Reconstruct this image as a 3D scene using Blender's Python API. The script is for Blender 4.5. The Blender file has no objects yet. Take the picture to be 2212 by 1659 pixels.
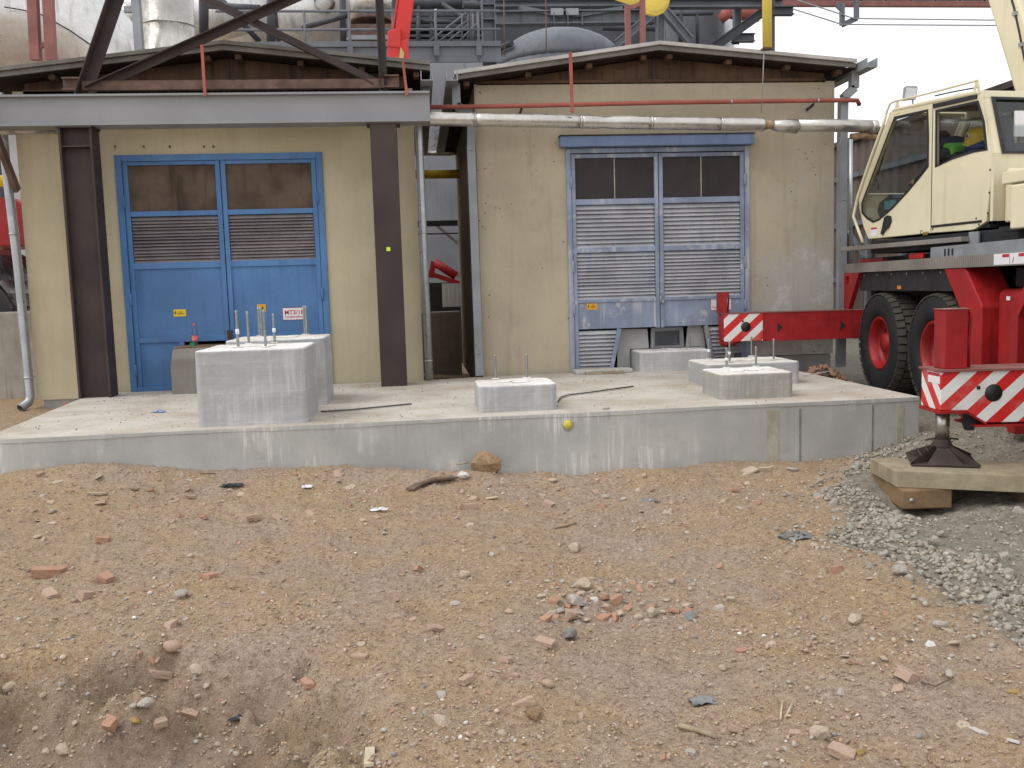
import bpy, bmesh, math, random
import numpy as np
from mathutils import Vector, Matrix
from mathutils.geometry import tessellate_polygon

R = math.radians
SC = bpy.context.scene
COL = SC.collection
rnd = random.Random(7)

# ------------------------------------------------------------------ camera
CZ = 1.6
PW, PH, PF = 2212.0, 1659.0, 1999.6          # picture units used for measuring the place
yaw, pitch, roll = R(5.6), R(5.9), R(1.72)
_f = Vector((math.sin(yaw)*math.cos(pitch), math.cos(yaw)*math.cos(pitch), -math.sin(pitch)))
_r0 = _f.cross(Vector((0, 0, 1))).normalized()
_u0 = _r0.cross(_f)
_c, _s = math.cos(roll), math.sin(roll)
_r = _c*_r0 - _s*_u0
_u = _s*_r0 + _c*_u0
cam = bpy.data.cameras.new('camera')
cam.lens = 36.0*PF/PW
cam.sensor_width = 36.0
cam.clip_start = 0.05
cam.clip_end = 2000
camo = bpy.data.objects.new('camera', cam)
COL.objects.link(camo)
camo.matrix_world = Matrix(((_r.x, _u.x, -_f.x, 0), (_r.y, _u.y, -_f.y, 0), (_r.z, _u.z, -_f.z, CZ), (0, 0, 0, 1)))
SC.camera = camo

# ------------------------------------------------------------------ world, sun, exposure
SUN_EL, SUN_AZ = 52.0, -105.0      # azimuth from +Y towards +X: light comes from the left
w = bpy.data.worlds.new('World')
SC.world = w
w.use_nodes = True
nt = w.node_tree
nt.nodes.clear()
sky = nt.nodes.new('ShaderNodeTexSky')
sky.sky_type = 'NISHITA'
sky.sun_disc = False
sky.sun_elevation = R(SUN_EL)
sky.sun_rotation = R(SUN_AZ)
sky.air_density = 1.0
sky.dust_density = 2.0
sky.ozone_density = 1.0
hs = nt.nodes.new('ShaderNodeHueSaturation')
hs.inputs['Saturation'].default_value = 0.10
bg = nt.nodes.new('ShaderNodeBackground')
bg.inputs['Strength'].default_value = 0.15
wo = nt.nodes.new('ShaderNodeOutputWorld')
nt.links.new(sky.outputs[0], hs.inputs['Color'])
cloud = nt.nodes.new('ShaderNodeMix')          # even white cloud cover over the clear sky
cloud.data_type = 'RGBA'
cloud.inputs[0].default_value = 0.8
cloud.inputs[7].default_value = (5.1, 5.15, 5.3, 1)
nt.links.new(hs.outputs[0], cloud.inputs[6])
nt.links.new(cloud.outputs[2], bg.inputs[0])
nt.links.new(bg.outputs[0], wo.inputs[0])
sl = bpy.data.lights.new('sun', 'SUN')
sl.energy = 0.7
sl.angle = R(40)
sl.color = (1.0, 0.96, 0.9)
so = bpy.data.objects.new('sun', sl)
COL.objects.link(so)
_sd = Vector((math.sin(R(SUN_AZ))*math.cos(R(SUN_EL)), math.cos(R(SUN_AZ))*math.cos(R(SUN_EL)), math.sin(R(SUN_EL))))
so.rotation_euler = _sd.to_track_quat('Z', 'Y').to_euler()
SC.cycles.use_denoising = True
SC.view_settings.view_transform = 'Standard'
SC.view_settings.look = 'None'
SC.view_settings.gamma = 1.0
SC.view_settings.exposure = 0.7

# ------------------------------------------------------------------ measuring helpers
def ray(x, y):
    return _f + (x-PW/2)/PF*_r - (y-PH/2)/PF*_u
CAM = Vector((0, 0, CZ))
def AY(x, y, Y):
    d = ray(x, y); return CAM + d*(Y/d.y)
def AZ(x, y, Z):
    d = ray(x, y); return CAM + d*((Z-CZ)/d.z)

# ------------------------------------------------------------------ materials
def col4(c): return (c[0], c[1], c[2], 1)
class NT:
    def __init__(s, name):
        s.m = bpy.data.materials.new(name); s.m.use_nodes = True
        s.t = s.m.node_tree; s.b = s.t.nodes['Principled BSDF']
    def n(s, typ, **kw):
        o = s.t.nodes.new(typ)
        for k, v in kw.items():
            if k.startswith('i_'): o.inputs[k[2:]].default_value = v
            else: setattr(o, k, v)
        return o
    def l(s, a, b): s.t.links.new(a, b)
    def coords(s, world=False):
        if world:
            return s.n('ShaderNodeNewGeometry').outputs['Position']
        tc = s.n('ShaderNodeTexCoord'); oi = s.n('ShaderNodeObjectInfo')
        mu = s.n('ShaderNodeVectorMath', operation='SCALE'); s.l(oi.outputs['Location'], mu.inputs[0]); mu.inputs['Scale'].default_value = 1.37
        ad = s.n('ShaderNodeVectorMath', operation='ADD'); s.l(tc.outputs['Object'], ad.inputs[0]); s.l(mu.outputs[0], ad.inputs[1])
        return ad.outputs[0]
    def noise(s, vec, scale, detail=4, rough=.6, stretch=None, dist=0):
        if stretch:
            mp = s.n('ShaderNodeMapping'); mp.inputs['Scale'].default_value = stretch; s.l(vec, mp.inputs['Vector']); vec = mp.outputs[0]
        o = s.n('ShaderNodeTexNoise'); o.inputs['Scale'].default_value = scale; o.inputs['Detail'].default_value = detail
        o.inputs['Roughness'].default_value = rough; o.inputs['Distortion'].default_value = dist
        s.l(vec, o.inputs['Vector']); return o.outputs['Fac']
    def ramp(s, fac, a, b, lo=0., hi=1.):
        o = s.n('ShaderNodeMapRange'); o.inputs['From Min'].default_value = a; o.inputs['From Max'].default_value = b
        o.inputs['To Min'].default_value = lo; o.inputs['To Max'].default_value = hi
        o.interpolation_type = 'SMOOTHSTEP'
        s.l(fac, o.inputs['Value']); return o.outputs[0]
    def mix(s, fac, a, b, typ='MIX'):
        o = s.n('ShaderNodeMix', data_type='RGBA', blend_type=typ)
        if isinstance(fac, (int, float)): o.inputs[0].default_value = fac
        else: s.l(fac, o.inputs[0])
        for v, i in ((a, 6), (b, 7)):
            if isinstance(v, (tuple, list)): o.inputs[i].default_value = col4(v)
            else: s.l(v, o.inputs[i])
        return o.outputs[2]
    def math(s, op, a, b=None):
        o = s.n('ShaderNodeMath', operation=op)
        for v, i in ((a, 0), (b, 1)):
            if v is None: continue
            if isinstance(v, (int, float)): o.inputs[i].default_value = v
            else: s.l(v, o.inputs[i])
        return o.outputs[0]
    def sep(s, vec):
        o = s.n('ShaderNodeSeparateXYZ'); s.l(vec, o.inputs[0]); return o.outputs
    def bump(s, h, strength, dist=.01):
        o = s.n('ShaderNodeBump'); o.inputs['Strength'].default_value = strength; o.inputs['Distance'].default_value = dist
        s.l(h, o.inputs['Height']); s.l(o.outputs[0], s.b.inputs['Normal'])
    def base(s, c):
        if isinstance(c, (tuple, list)): s.b.inputs['Base Color'].default_value = col4(c)
        else: s.l(c, s.b.inputs['Base Color'])

def mul(c, k): return (min(1, c[0]*k), min(1, c[1]*k), min(1, c[2]*k))

def paint(name, col, rough=.55, metal=0., var=.18, scale=2.5, wear=None, wamt=.5, streak=None, stw=.45, bump=.15, bsc=60, spec=.4, fine=.08, world=False):
    """weathered surface: large tone variation, speckle, wear patches, vertical run marks"""
    t = NT(name); v = t.coords(world)
    c = t.mix(t.ramp(t.noise(v, scale), .3, .7), mul(col, 1-var), mul(col, 1+var))
    c = t.mix(t.ramp(t.noise(v, bsc, 2), .35, .65, 0, fine*2), c, mul(col, .45))
    if streak:
        f = t.noise(v, 9, 3, .6, (1, 1, .07)); g = t.noise(v, 1.3, 2)
        c = t.mix(t.math('MULTIPLY', t.ramp(f, .5, .72), t.ramp(g, .35, .65, .15, stw*1.6)), c, streak)
    if wear:
        f = t.noise(v, scale*2.3, 6, .72)
        c = t.mix(t.ramp(f, 1-wamt*.9, 1-wamt*.9+.12), c, wear)
    t.base(c)
    rr = t.ramp(t.noise(v, scale*4), .3, .7, max(.05, rough-.12), min(1, rough+.12)); t.l(rr, t.b.inputs['Roughness'])
    t.b.inputs['Metallic'].default_value = metal
    t.b.inputs['Specular IOR Level'].default_value = spec
    if bump: t.bump(t.noise(v, bsc, 4), bump, .004)
    return t.m

MT = {}
MT['plaster_yellow'] = paint('plaster_yellow', (.56, .495, .345), .9, var=.11, scale=.8, streak=(.36, .29, .18), stw=.14, wear=(.5, .42, .28), wamt=.3, bump=.5, bsc=50, spec=.1, fine=.06)
MT['render_grey'] = paint('render_grey', (.36, .35, .33), .9, var=.15, scale=1.5, bump=.4, spec=.1)
MT['timber_dark'] = paint('timber_dark', (.11, .066, .042), .8, var=.35, scale=2, streak=(.035, .025, .02), stw=.8, bump=.3, spec=.2)
MT['eave_shade'] = paint('eave_shade', (.035, .026, .021), .9, var=.3, scale=3, bump=.3, spec=.1)  # near-black tone that paints the shade under the roof sheets
MT['roof_sheet'] = paint('roof_sheet', (.5, .485, .46), .85, var=.2, scale=2, wear=(.2, .17, .14), wamt=.4, bump=.4, spec=.15)
MT['roof_under'] = paint('roof_under', (.2, .19, .17), .85, var=.2, scale=3, bump=.3, spec=.15)
MT['blue'] = paint('blue', (.085, .205, .43), .5, var=.16, scale=1.6, streak=(.045, .11, .26), stw=.4, wear=(.14, .24, .42), wamt=.3, bump=.12, fine=.08)
MT['blue_faded'] = paint('blue_faded', (.25, .3, .41), .6, var=.2, scale=2.2, streak=(.5, .5, .52), stw=.85, wear=(.46, .47, .48), wamt=.5, bump=.15)
MT['slat_dusty'] = paint('slat_dusty', (.26, .23, .24), .65, var=.15, scale=3, wear=(.16, .11, .08), wamt=.36, bump=.2)
MT['slat_pale'] = paint('slat_pale', (.45, .45, .47), .6, var=.18, scale=2, wear=(.3, .21, .16), wamt=.44, streak=(.26, .32, .48), stw=.5, bump=.2)
MT['pane_rusty'] = paint('pane_rusty', (.12, .088, .066), .8, var=.3, scale=3, streak=(.045, .033, .028), stw=.8, wear=(.25, .15, .07), wamt=.36, bump=.2, spec=.15)
MT['pane_dark'] = paint('pane_dark', (.035, .027, .026), .5, var=.3, scale=2, bump=.35, bsc=160, spec=.35)
MT['steel_brown'] = paint('steel_brown', (.055, .039, .037), .65, var=.25, scale=2, wear=(.14, .11, .105), wamt=.36, bump=.2, spec=.35)
MT['steel_rust'] = paint('steel_rust', (.14, .085, .065), .75, var=.35, scale=6, wear=(.3, .22, .17), wamt=.45, bump=.3)
MT['steel_grey'] = paint('steel_grey', (.275, .28, .295), .5, var=.08, scale=1.2, bump=.08, spec=.45, fine=.04)
MT['steel_bluegrey'] = paint('steel_bluegrey', (.145, .16, .185), .55, var=.18, scale=1.5, streak=(.1, .085, .075), stw=.6, bump=.1)
MT['steel_darkgrey'] = paint('steel_darkgrey', (.06, .064, .075), .6, var=.25, scale=1.5, bump=.1)
MT['pipe_red'] = paint('pipe_red', (.36, .1, .075), .6, var=.2, scale=3, wear=(.25, .13, .1), wamt=.4, bump=.2)
MT['post_red'] = paint('post_red', (.27, .11, .095), .65, var=.2, scale=3, wear=(.16, .09, .08), wamt=.4, bump=.2)
MT['cladding'] = paint('cladding', (.6, .58, .54), .32, metal=.8, var=.12, scale=2, wear=(.4, .35, .29), wamt=.28, streak=(.4, .37, .33), stw=.3, bump=.35, bsc=9, spec=.5)
MT['duct'] = paint('duct', (.68, .68, .665), .34, metal=.55, var=.1, scale=.7, streak=(.42, .38, .33), stw=.5, bump=.15, bsc=10)
MT['zinc'] = paint('zinc', (.42, .44, .46), .38, metal=.7, var=.12, scale=3, bump=.15)
MT['zinc_dull'] = paint('zinc_dull', (.3, .32, .34), .6, metal=.25, var=.12, scale=3, bump=.15)
MT['yellow'] = paint('yellow', (.92, .62, .05), .5, var=.12, scale=4, wear=(.4, .3, .1), wamt=.3, bump=.1)
MT['crane_yellow'] = paint('crane_yellow', (.85, .65, .12), .5, var=.08, scale=4, wear=(.55, .42, .1), wamt=.26, bump=.05)
MT['cream'] = paint('cream', (.72, .66, .47), .38, var=.06, scale=1.2, streak=(.5, .43, .27), stw=.22, wear=(.6, .52, .33), wamt=.27, bump=.03, spec=.45, fine=.025)
MT['crane_red'] = paint('crane_red', (.34, .014, .016), .45, var=.2, scale=2, streak=(.15, .012, .012), stw=.5, wear=(.26, .11, .085), wamt=.36, bump=.05, spec=.4, fine=.05)
MT['boom_red'] = paint('boom_red', (.62, .035, .03), .4, var=.12, scale=1, bump=.03)
MT['black_metal'] = paint('black_metal', (.022, .023, .026), .6, var=.25, scale=3, bump=.1, wear=(.08, .075, .07), wamt=.33)
MT['black_gloss'] = paint('black_gloss', (.012, .012, .014), .2, var=.2, scale=2, bump=0, spec=.5, fine=.0)
MT['rubber'] = paint('rubber', (.02, .021, .023), .75, var=.25, scale=4, wear=(.05, .048, .045), wamt=.4, bump=.25, bsc=40, spec=.3)
MT['rubber_tread'] = paint('rubber_tread', (.075, .068, .058), .9, var=.25, scale=6, wear=(.03, .03, .03), wamt=.4, bump=.3, bsc=50, spec=.2)
MT['checker_plate'] = None
MT['chrome'] = paint('chrome', (.5, .47, .42), .3, metal=.9, var=.15, scale=4, wear=(.25, .2, .16), wamt=.4, bump=.05)
MT['bolt_steel'] = paint('bolt_steel', (.29, .31, .32), .45, metal=.6, var=.12, scale=12, bump=.1)
MT['rebar'] = paint('rebar', (.12, .115, .11), .7, metal=.3, var=.2, scale=8, bump=.2)
MT['float_iron'] = paint('float_iron', (.05, .037, .03), .75, var=.3, scale=7, wear=(.13, .085, .06), wamt=.42, bump=.3)
MT['timber_pale'] = paint('timber_pale', (.34, .285, .2), .85, var=.18, scale=5, wear=(.3, .23, .13), wamt=.42, streak=(.26, .2, .12), stw=.4, bump=.4, bsc=30, spec=.15)
MT['timber_brown'] = paint('timber_brown', (.23, .155, .085), .85, var=.25, scale=5, bump=.4, bsc=30, spec=.15)
MT['stick'] = paint('stick', (.36, .29, .2), .85, var=.25, scale=9, bump=.4, spec=.15)
MT['stick_pale'] = paint('stick_pale', (.55, .48, .34), .85, var=.15, scale=9, bump=.4, spec=.15)
MT['bark'] = paint('bark', (.16, .12, .09), .9, var=.3, scale=9, bump=.5, spec=.1)
MT['brick'] = paint('brick', (.45, .25, .17), .9, var=.25, scale=8, wear=(.48, .37, .28), wamt=.55, bump=.6, bsc=45, spec=.1)
MT['brick_dusty'] = paint('brick_dusty', (.47, .325, .245), .92, var=.2, scale=8, wear=(.47, .375, .29), wamt=.58, bump=.6, bsc=45, spec=.1)
MT['stone_grey'] = paint('stone_grey', (.44, .4, .355), .9, var=.2, scale=8, wear=(.46, .38, .31), wamt=.52, bump=.6, bsc=40, spec=.15)
MT['stone_tan'] = paint('stone_tan', (.5, .41, .315), .92, var=.2, scale=8, wear=(.45, .36, .28), wamt=.52, bump=.6, bsc=40, spec=.1)
MT['stone_ochre'] = paint('stone_ochre', (.42, .28, .12), .92, var=.25, scale=8, bump=.6, bsc=40, spec=.1)
MT['stone_slate'] = paint('stone_slate', (.22, .215, .21), .8, var=.25, scale=8, bump=.5, bsc=40, spec=.2)
MT['stone_gravel'] = paint('stone_gravel', (.37, .345, .3), .92, var=.3, scale=7, wear=(.42, .38, .31), wamt=.44, bump=.6, bsc=40, spec=.1)
MT['plaster_white'] = paint('plaster_white', (.62, .6, .56), .9, var=.15, scale=12, wear=(.4, .34, .27), wamt=.5, bump=.5, bsc=50, spec=.1)
MT['clod'] = paint('clod', (.33, .23, .14), .95, var=.3, scale=9, wear=(.36, .25, .15), wamt=.5, bump=.9, bsc=30, spec=.05)
MT['plastic_grey'] = paint('plastic_grey', (.2, .2, .2), .7, var=.25, scale=8, bump=.4)
MT['plastic_black'] = paint('plastic_black', (.03, .034, .042), .45, var=.25, scale=8, bump=.4)
MT['wall_far'] = paint('wall_far', (.33, .34, .37), .6, var=.15, scale=.8, streak=(.2, .2, .22), stw=.5, bump=.1)
MT['wall_white'] = paint('wall_white', (.55, .56, .58), .6, var=.12, scale=1, bump=.1)
MT['cladding_brown'] = paint('cladding_brown', (.15, .115, .095), .7, var=.2, scale=.6, streak=(.08, .065, .055), stw=.6, bump=.1)
MT['concrete_old'] = paint('concrete_old', (.36, .335, .3), .92, var=.22, scale=1.6, streak=(.2, .17, .14), stw=.6, wear=(.27, .17, .1), wamt=.36, bump=.5, spec=.1)
MT['sheet_grey'] = paint('sheet_grey', (.5, .5, .48), .8, var=.15, scale=3, streak=(.3, .28, .25), stw=.5, bump=.2)
MT['blue_header'] = paint('blue_header', (.17, .235, .39), .6, var=.12, scale=2, streak=(.1, .13, .22), stw=.4, bump=.1)
MT['white_sign'] = paint('white_sign', (.8, .8, .82), .4, var=.04, scale=5, bump=0)
MT['red_print'] = paint('red_print', (.5, .03, .06), .5, var=.1, scale=9, bump=0)
MT['black_print'] = paint('black_print', (.02, .02, .02), .5, var=.1, scale=9, bump=0)
MT['yellow_sign'] = paint('yellow_sign', (.83, .6, .02), .4, var=.06, scale=6, bump=0)
MT['orange_sign'] = paint('orange_sign', (.76, .4, .02), .45, var=.1, scale=6, bump=0)
MT['print_brown'] = paint('print_brown', (.33, .21, .02), .5, var=.2, scale=30, bump=0)
MT['lime_sign'] = paint('lime_sign', (.62, .9, .03), .5, var=.05, scale=20, bump=0)
MT['orange_lamp'] = paint('orange_lamp', (.7, .22, .02), .3, var=.1, scale=9, bump=0)
MT['red_lamp'] = paint('red_lamp', (.45, .01, .015), .25, var=.1, scale=9, bump=0)
MT['spray_pink'] = paint('spray_pink', (.85, .16, .18), .8, var=.15, scale=9, bump=0)
MT['vest'] = paint('vest', (.22, .72, .06), .75, var=.1, scale=8, bump=.3, bsc=30)
MT['coat'] = paint('coat', (.055, .045, .042), .9, var=.2, scale=9, bump=.4, bsc=40, spec=.1)
MT['skin'] = paint('skin', (.5, .3, .21), .6, var=.1, scale=9, bump=.05)
MT['helmet'] = paint('helmet', (.8, .55, .03), .35, var=.05, scale=6, bump=0)
MT['cloth_blue'] = paint('cloth_blue', (.03, .045, .12), .85, var=.25, scale=9, bump=.4)
MT['seat_cloth'] = paint('seat_cloth', (.045, .045, .05), .85, var=.2, scale=9, bump=.3)
MT['mirror'] = paint('mirror', (.5, .52, .5), .12, metal=.9, var=.1, scale=3, bump=0)
MT['screen_teal'] = paint('screen_teal', (.1, .25, .28), .3, var=.2, scale=9, bump=0)
MT['white_paint'] = paint('white_paint', (.75, .75, .74), .5, var=.06, scale=3, wear=(.5, .5, .48), wamt=.3, bump=.02)
MT['foam_yellow'] = paint('foam_yellow', (.72, .62, .1), .9, var=.15, scale=20, bump=.4)
MT['mouldy_tan'] = paint('mouldy_tan', (.42, .4, .32), .9, var=.2, scale=5, bump=.4, spec=.1)

def glass_mat(name, tint, rough=.03):
    m = bpy.data.materials.new(name); m.use_nodes = True; t = m.node_tree; t.nodes.clear()
    tr = t.nodes.new('ShaderNodeBsdfTransparent'); tr.inputs[0].default_value = col4(tint)
    gl = t.nodes.new('ShaderNodeBsdfGlossy'); gl.inputs['Roughness'].default_value = rough
    lw = t.nodes.new('ShaderNodeLayerWeight'); lw.inputs['Blend'].default_value = .5
    pw = t.nodes.new('ShaderNodeMath'); pw.operation = 'POWER'; pw.inputs[1].default_value = 5.0; t.links.new(lw.outputs['Facing'], pw.inputs[0])
    fr = t.nodes.new('ShaderNodeMath'); fr.operation = 'MULTIPLY_ADD'; fr.inputs[1].default_value = .9; fr.inputs[2].default_value = .05; t.links.new(pw.outputs[0], fr.inputs[0])
    mx = t.nodes.new('ShaderNodeMixShader'); o = t.nodes.new('ShaderNodeOutputMaterial')
    t.links.new(fr.outputs[0], mx.inputs[0]); t.links.new(tr.outputs[0], mx.inputs[1]); t.links.new(gl.outputs[0], mx.inputs[2])
    t.links.new(mx.outputs[0], o.inputs[0]); return m
MT['glass'] = glass_mat('glass', (.86, .88, .88))
MT['pet'] = glass_mat('pet', (.8, .84, .86), .1)

def checker_mat():
    t = NT('checker_plate'); v = t.coords()
    c = t.mix(t.ramp(t.noise(v, 1.6, 4), .3, .7), (.18, .16, .135), (.3, .285, .26))
    wv = t.n('ShaderNodeTexWave', wave_type='BANDS', bands_direction='Y'); wv.inputs['Scale'].default_value = 9; wv.inputs['Distortion'].default_value = .6
    t.l(v, wv.inputs['Vector'])
    c = t.mix(t.ramp(wv.outputs['Fac'], .2, .8, 0, .5), c, (.42, .4, .36)); t.base(c)
    t.b.inputs['Metallic'].default_value = .35; t.b.inputs['Roughness'].default_value = .5
    t.bump(wv.outputs['Fac'], .5, .004); return t.m
MT['checker_plate'] = checker_mat()

def stripe_mat(name, period, off=0.0):
    t = NT(name); g = t.n('ShaderNodeNewGeometry'); s = t.sep(g.outputs['Position'])
    p = t.math('ADD', t.math('SUBTRACT', s[0], s[2]), s[1])
    p = t.math('FRACT', t.math('ADD', t.math('DIVIDE', p, period), 10+off))
    f = t.math('GREATER_THAN', p, .5)
    v = t.coords(True); d = t.ramp(t.noise(v, 5, 5), .45, .75, 0, .35)
    c = t.mix(f, (.78, .78, .76), (.62, .02, .02)); c = t.mix(d, c, (.42, .36, .31)); t.base(c)
    t.b.inputs['Roughness'].default_value = .42; return t.m
MT['stripe_near'] = stripe_mat('stripe_near', .225, .0)
MT['stripe_far'] = stripe_mat('stripe_far', .235, .3)

def concrete_mat(name, col, top, streaks=1., boards=0., world=True):
    """fresh cast concrete: darker damp patches, pale lime runs down the sides, paler dusty top"""
    t = NT(name); g = t.n('ShaderNodeNewGeometry'); v = g.outputs['Position']
    c = t.mix(t.ramp(t.noise(v, 1.1, 5), .3, .7), mul(col, .8), mul(col, 1.12))
    c = t.mix(t.ramp(t.noise(v, 3.2, 6, .7), .55, .7, 0, .5), c, mul((col[0]*.92, col[1]*.9, col[2]*.8), .8))
    if boards:
        s = t.sep(v); fz = t.math('FRACT', t.math('DIVIDE', s[2], boards))
        ln = t.math('MULTIPLY', t.math('LESS_THAN', fz, .06), t.ramp(t.noise(v, 5, 3), .4, .55))
        c = t.mix(t.math('MULTIPLY', ln, .4), c, mul(col, 1.4))
        dl = t.math('MULTIPLY', t.math('MULTIPLY', t.math('LESS_THAN', fz, .1), t.math('GREATER_THAN', fz, .065)), t.ramp(t.noise(v, 3, 3), .45, .6)); c = t.mix(t.math('MULTIPLY', dl, .6), c, mul(col, .5))
        tone = t.noise(v, 4, 1, .5, (.12, .12, 1.)); c = t.mix(t.ramp(tone, .35, .65, 0, .6), c, mul(col, .78))
        gr = t.noise(v, 30, 3, .6, (.05, .05, 1.)); c = t.mix(t.ramp(gr, .45, .7, 0, .25), c, mul(col, .7))
    f1 = t.noise(v, 22, 4, .7, (1, 1, .06)); f2 = t.noise(v, 1.1, 4, .6, (1, 1, 1.6))
    c = t.mix(t.math('MULTIPLY', t.ramp(f1, .48, .62), t.ramp(f2, .42, .62, .0, .6*streaks)), c, mul(col, 1.5))
    f3 = t.noise(v, 12, 4, .7, (1, 1, .07)); f4 = t.noise(v, 1.3, 3, .5, (1, 1, 1))
    c = t.mix(t.math('MULTIPLY', t.ramp(f3, .56, .74), t.ramp(f4, .5, .66, 0, .6*streaks)), c, mul((col[0], col[1]*.95, col[2]*.85), .62))
    sp = t.ramp(t.noise(v, 90, 2), .62, .72, 0, .5); c = t.mix(sp, c, mul(col, .55))
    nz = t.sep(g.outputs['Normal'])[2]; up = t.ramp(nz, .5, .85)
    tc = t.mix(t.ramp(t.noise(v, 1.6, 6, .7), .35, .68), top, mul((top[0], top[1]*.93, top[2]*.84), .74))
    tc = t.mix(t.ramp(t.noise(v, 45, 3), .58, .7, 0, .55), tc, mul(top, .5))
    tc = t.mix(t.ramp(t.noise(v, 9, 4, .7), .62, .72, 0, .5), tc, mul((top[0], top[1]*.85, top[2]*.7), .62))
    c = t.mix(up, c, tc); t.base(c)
    t.b.inputs['Roughness'].default_value = .9; t.b.inputs['Specular IOR Level'].default_value = .15
    t.bump(t.noise(v, 55, 5), .35, .004); return t.m
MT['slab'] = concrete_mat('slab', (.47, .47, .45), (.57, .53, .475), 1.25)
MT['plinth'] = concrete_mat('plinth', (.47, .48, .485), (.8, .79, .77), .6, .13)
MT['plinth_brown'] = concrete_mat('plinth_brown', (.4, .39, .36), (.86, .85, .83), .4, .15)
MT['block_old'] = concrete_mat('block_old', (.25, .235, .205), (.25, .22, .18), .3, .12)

def wall_mat():
    """right-hand house: buff render with chips, and a pale grey repair coat low on the right"""
    t = NT('plaster_buff'); v = t.coords(True); s = t.sep(v)
    col = (.45, .39, .29)
    c = t.mix(t.ramp(t.noise(v, .9, 5), .3, .7), mul(col, .9), mul(col, 1.1))
    c = t.mix(t.ramp(t.noise(v, 6, 5, .7), .5, .7, 0, .3), c, mul(col, .72))
    n = t.noise(v, 1.6, 5, .65)
    e = t.math('ADD', t.math('MULTIPLY', t.math('SUBTRACT', s[0], 4.55), .55), t.math('MULTIPLY', t.math('SUBTRACT', 2.2, s[2]), .45))
    e = t.math('ADD', e, t.math('MULTIPLY', t.math('SUBTRACT', n, .5), 2.2))
    c = t.mix(t.ramp(e, -.1, .75, 0, .9), c, (.44, .43, .4))
    n2 = t.noise(v, 3.5, 5, .7); c = t.mix(t.math('MULTIPLY', t.ramp(e, .2, .9), t.ramp(n2, .5, .65)), c, (.56, .56, .54))
    ch = t.n('ShaderNodeTexVoronoi'); ch.inputs['Scale'].default_value = 14; t.l(v, ch.inputs['Vector'])
    hole = t.math('MULTIPLY', t.math('LESS_THAN', ch.outputs['Distance'], .13), t.ramp(t.noise(v, 1.7, 3), .54, .6))
    c = t.mix(hole, c, (.12, .09, .06))
    f = t.noise(v, 9, 3, .6, (1, 1, .06)); c = t.mix(t.math('MULTIPLY', t.ramp(f, .55, .75), .3), c, mul(col, .6))
    t.base(c); t.b.inputs['Roughness'].default_value = .92; t.b.inputs['Specular IOR Level'].default_value = .1
    t.bump(t.math('SUBTRACT', t.noise(v, 26, 5), t.math('MULTIPLY', hole, .8)), .45, .006); return t.m
MT['plaster_buff'] = wall_mat()

def ground_mat():
    t = NT('dirt'); v = t.coords(True)
    at = t.n('ShaderNodeVertexColor'); at.layer_name = 'kind'; gk = t.sep(at.outputs['Color'])
    grav = gk[0]; dark = gk[1]
    n1 = t.noise(v, .55, 5, .6); n2 = t.noise(v, 1.7, 6, .65); n3 = t.noise(v, 7, 6, .7); n4 = t.noise(v, 38, 5, .75); n5 = t.noise(v, 130, 3, .7)
    c = t.mix(t.ramp(n1, .42, .58), (.45, .34, .262), (.465, .335, .21))
    c = t.mix(t.ramp(n2, .44, .66, 0, .7), c, (.5, .34, .18))
    c = t.mix(t.ramp(n3, .5, .7, 0, .5), c, (.33, .245, .18))
    c = t.mix(t.ramp(t.noise(v, 3.1, 5, .7), .58, .7, 0, .4), c, (.44, .275, .2))
    c = t.mix(t.ramp(n4, .5, .64, 0, .7), c, (.225, .16, .115))
    c = t.mix(t.ramp(n4, .48, .36, 0, .65), c, (.56, .47, .375))
    c = t.mix(t.ramp(n5, .55, .67, 0, .7), c, (.16, .112, .082))
    c = t.mix(t.ramp(n5, .43, .3, 0, .75), c, (.7, .63, .54))
    gc = t.mix(t.ramp(n3, .35, .65), (.285, .262, .21), (.365, .333, .27))
    gc = t.mix(t.ramp(n4, .5, .66, 0, .6), gc, (.17, .155, .13))
    gc = t.mix(t.ramp(n5, .42, .3, 0, .6), gc, (.4, .38, .34))
    c = t.mix(grav, c, gc)
    c = t.mix(t.math('MULTIPLY', dark, .5), c, (.27, .205, .16))
    t.base(c); t.b.inputs['Roughness'].default_value = .97; t.b.inputs['Specular IOR Level'].default_value = .06
    h = t.math('ADD', t.math('MULTIPLY', n3, .5), t.math('ADD', t.math('MULTIPLY', n4, .5), t.math('MULTIPLY', n5, .25)))
    t.bump(h, 1.0, .045); return t.m
MT['dirt'] = ground_mat()

def vcol_mat(name):
    t = NT(name); at = t.n('ShaderNodeVertexColor'); at.layer_name = 'tone'
    v = t.coords(True); n = t.noise(v, 60, 4)
    t.base(t.mix(t.ramp(n, .4, .7, 0, .6), at.outputs['Color'], (.34, .255, .19)))
    t.b.inputs['Roughness'].default_value = .93; t.b.inputs['Specular IOR Level'].default_value = .1
    t.bump(n, .5, .004); return t.m
MT['chips'] = vcol_mat('chips')

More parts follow.
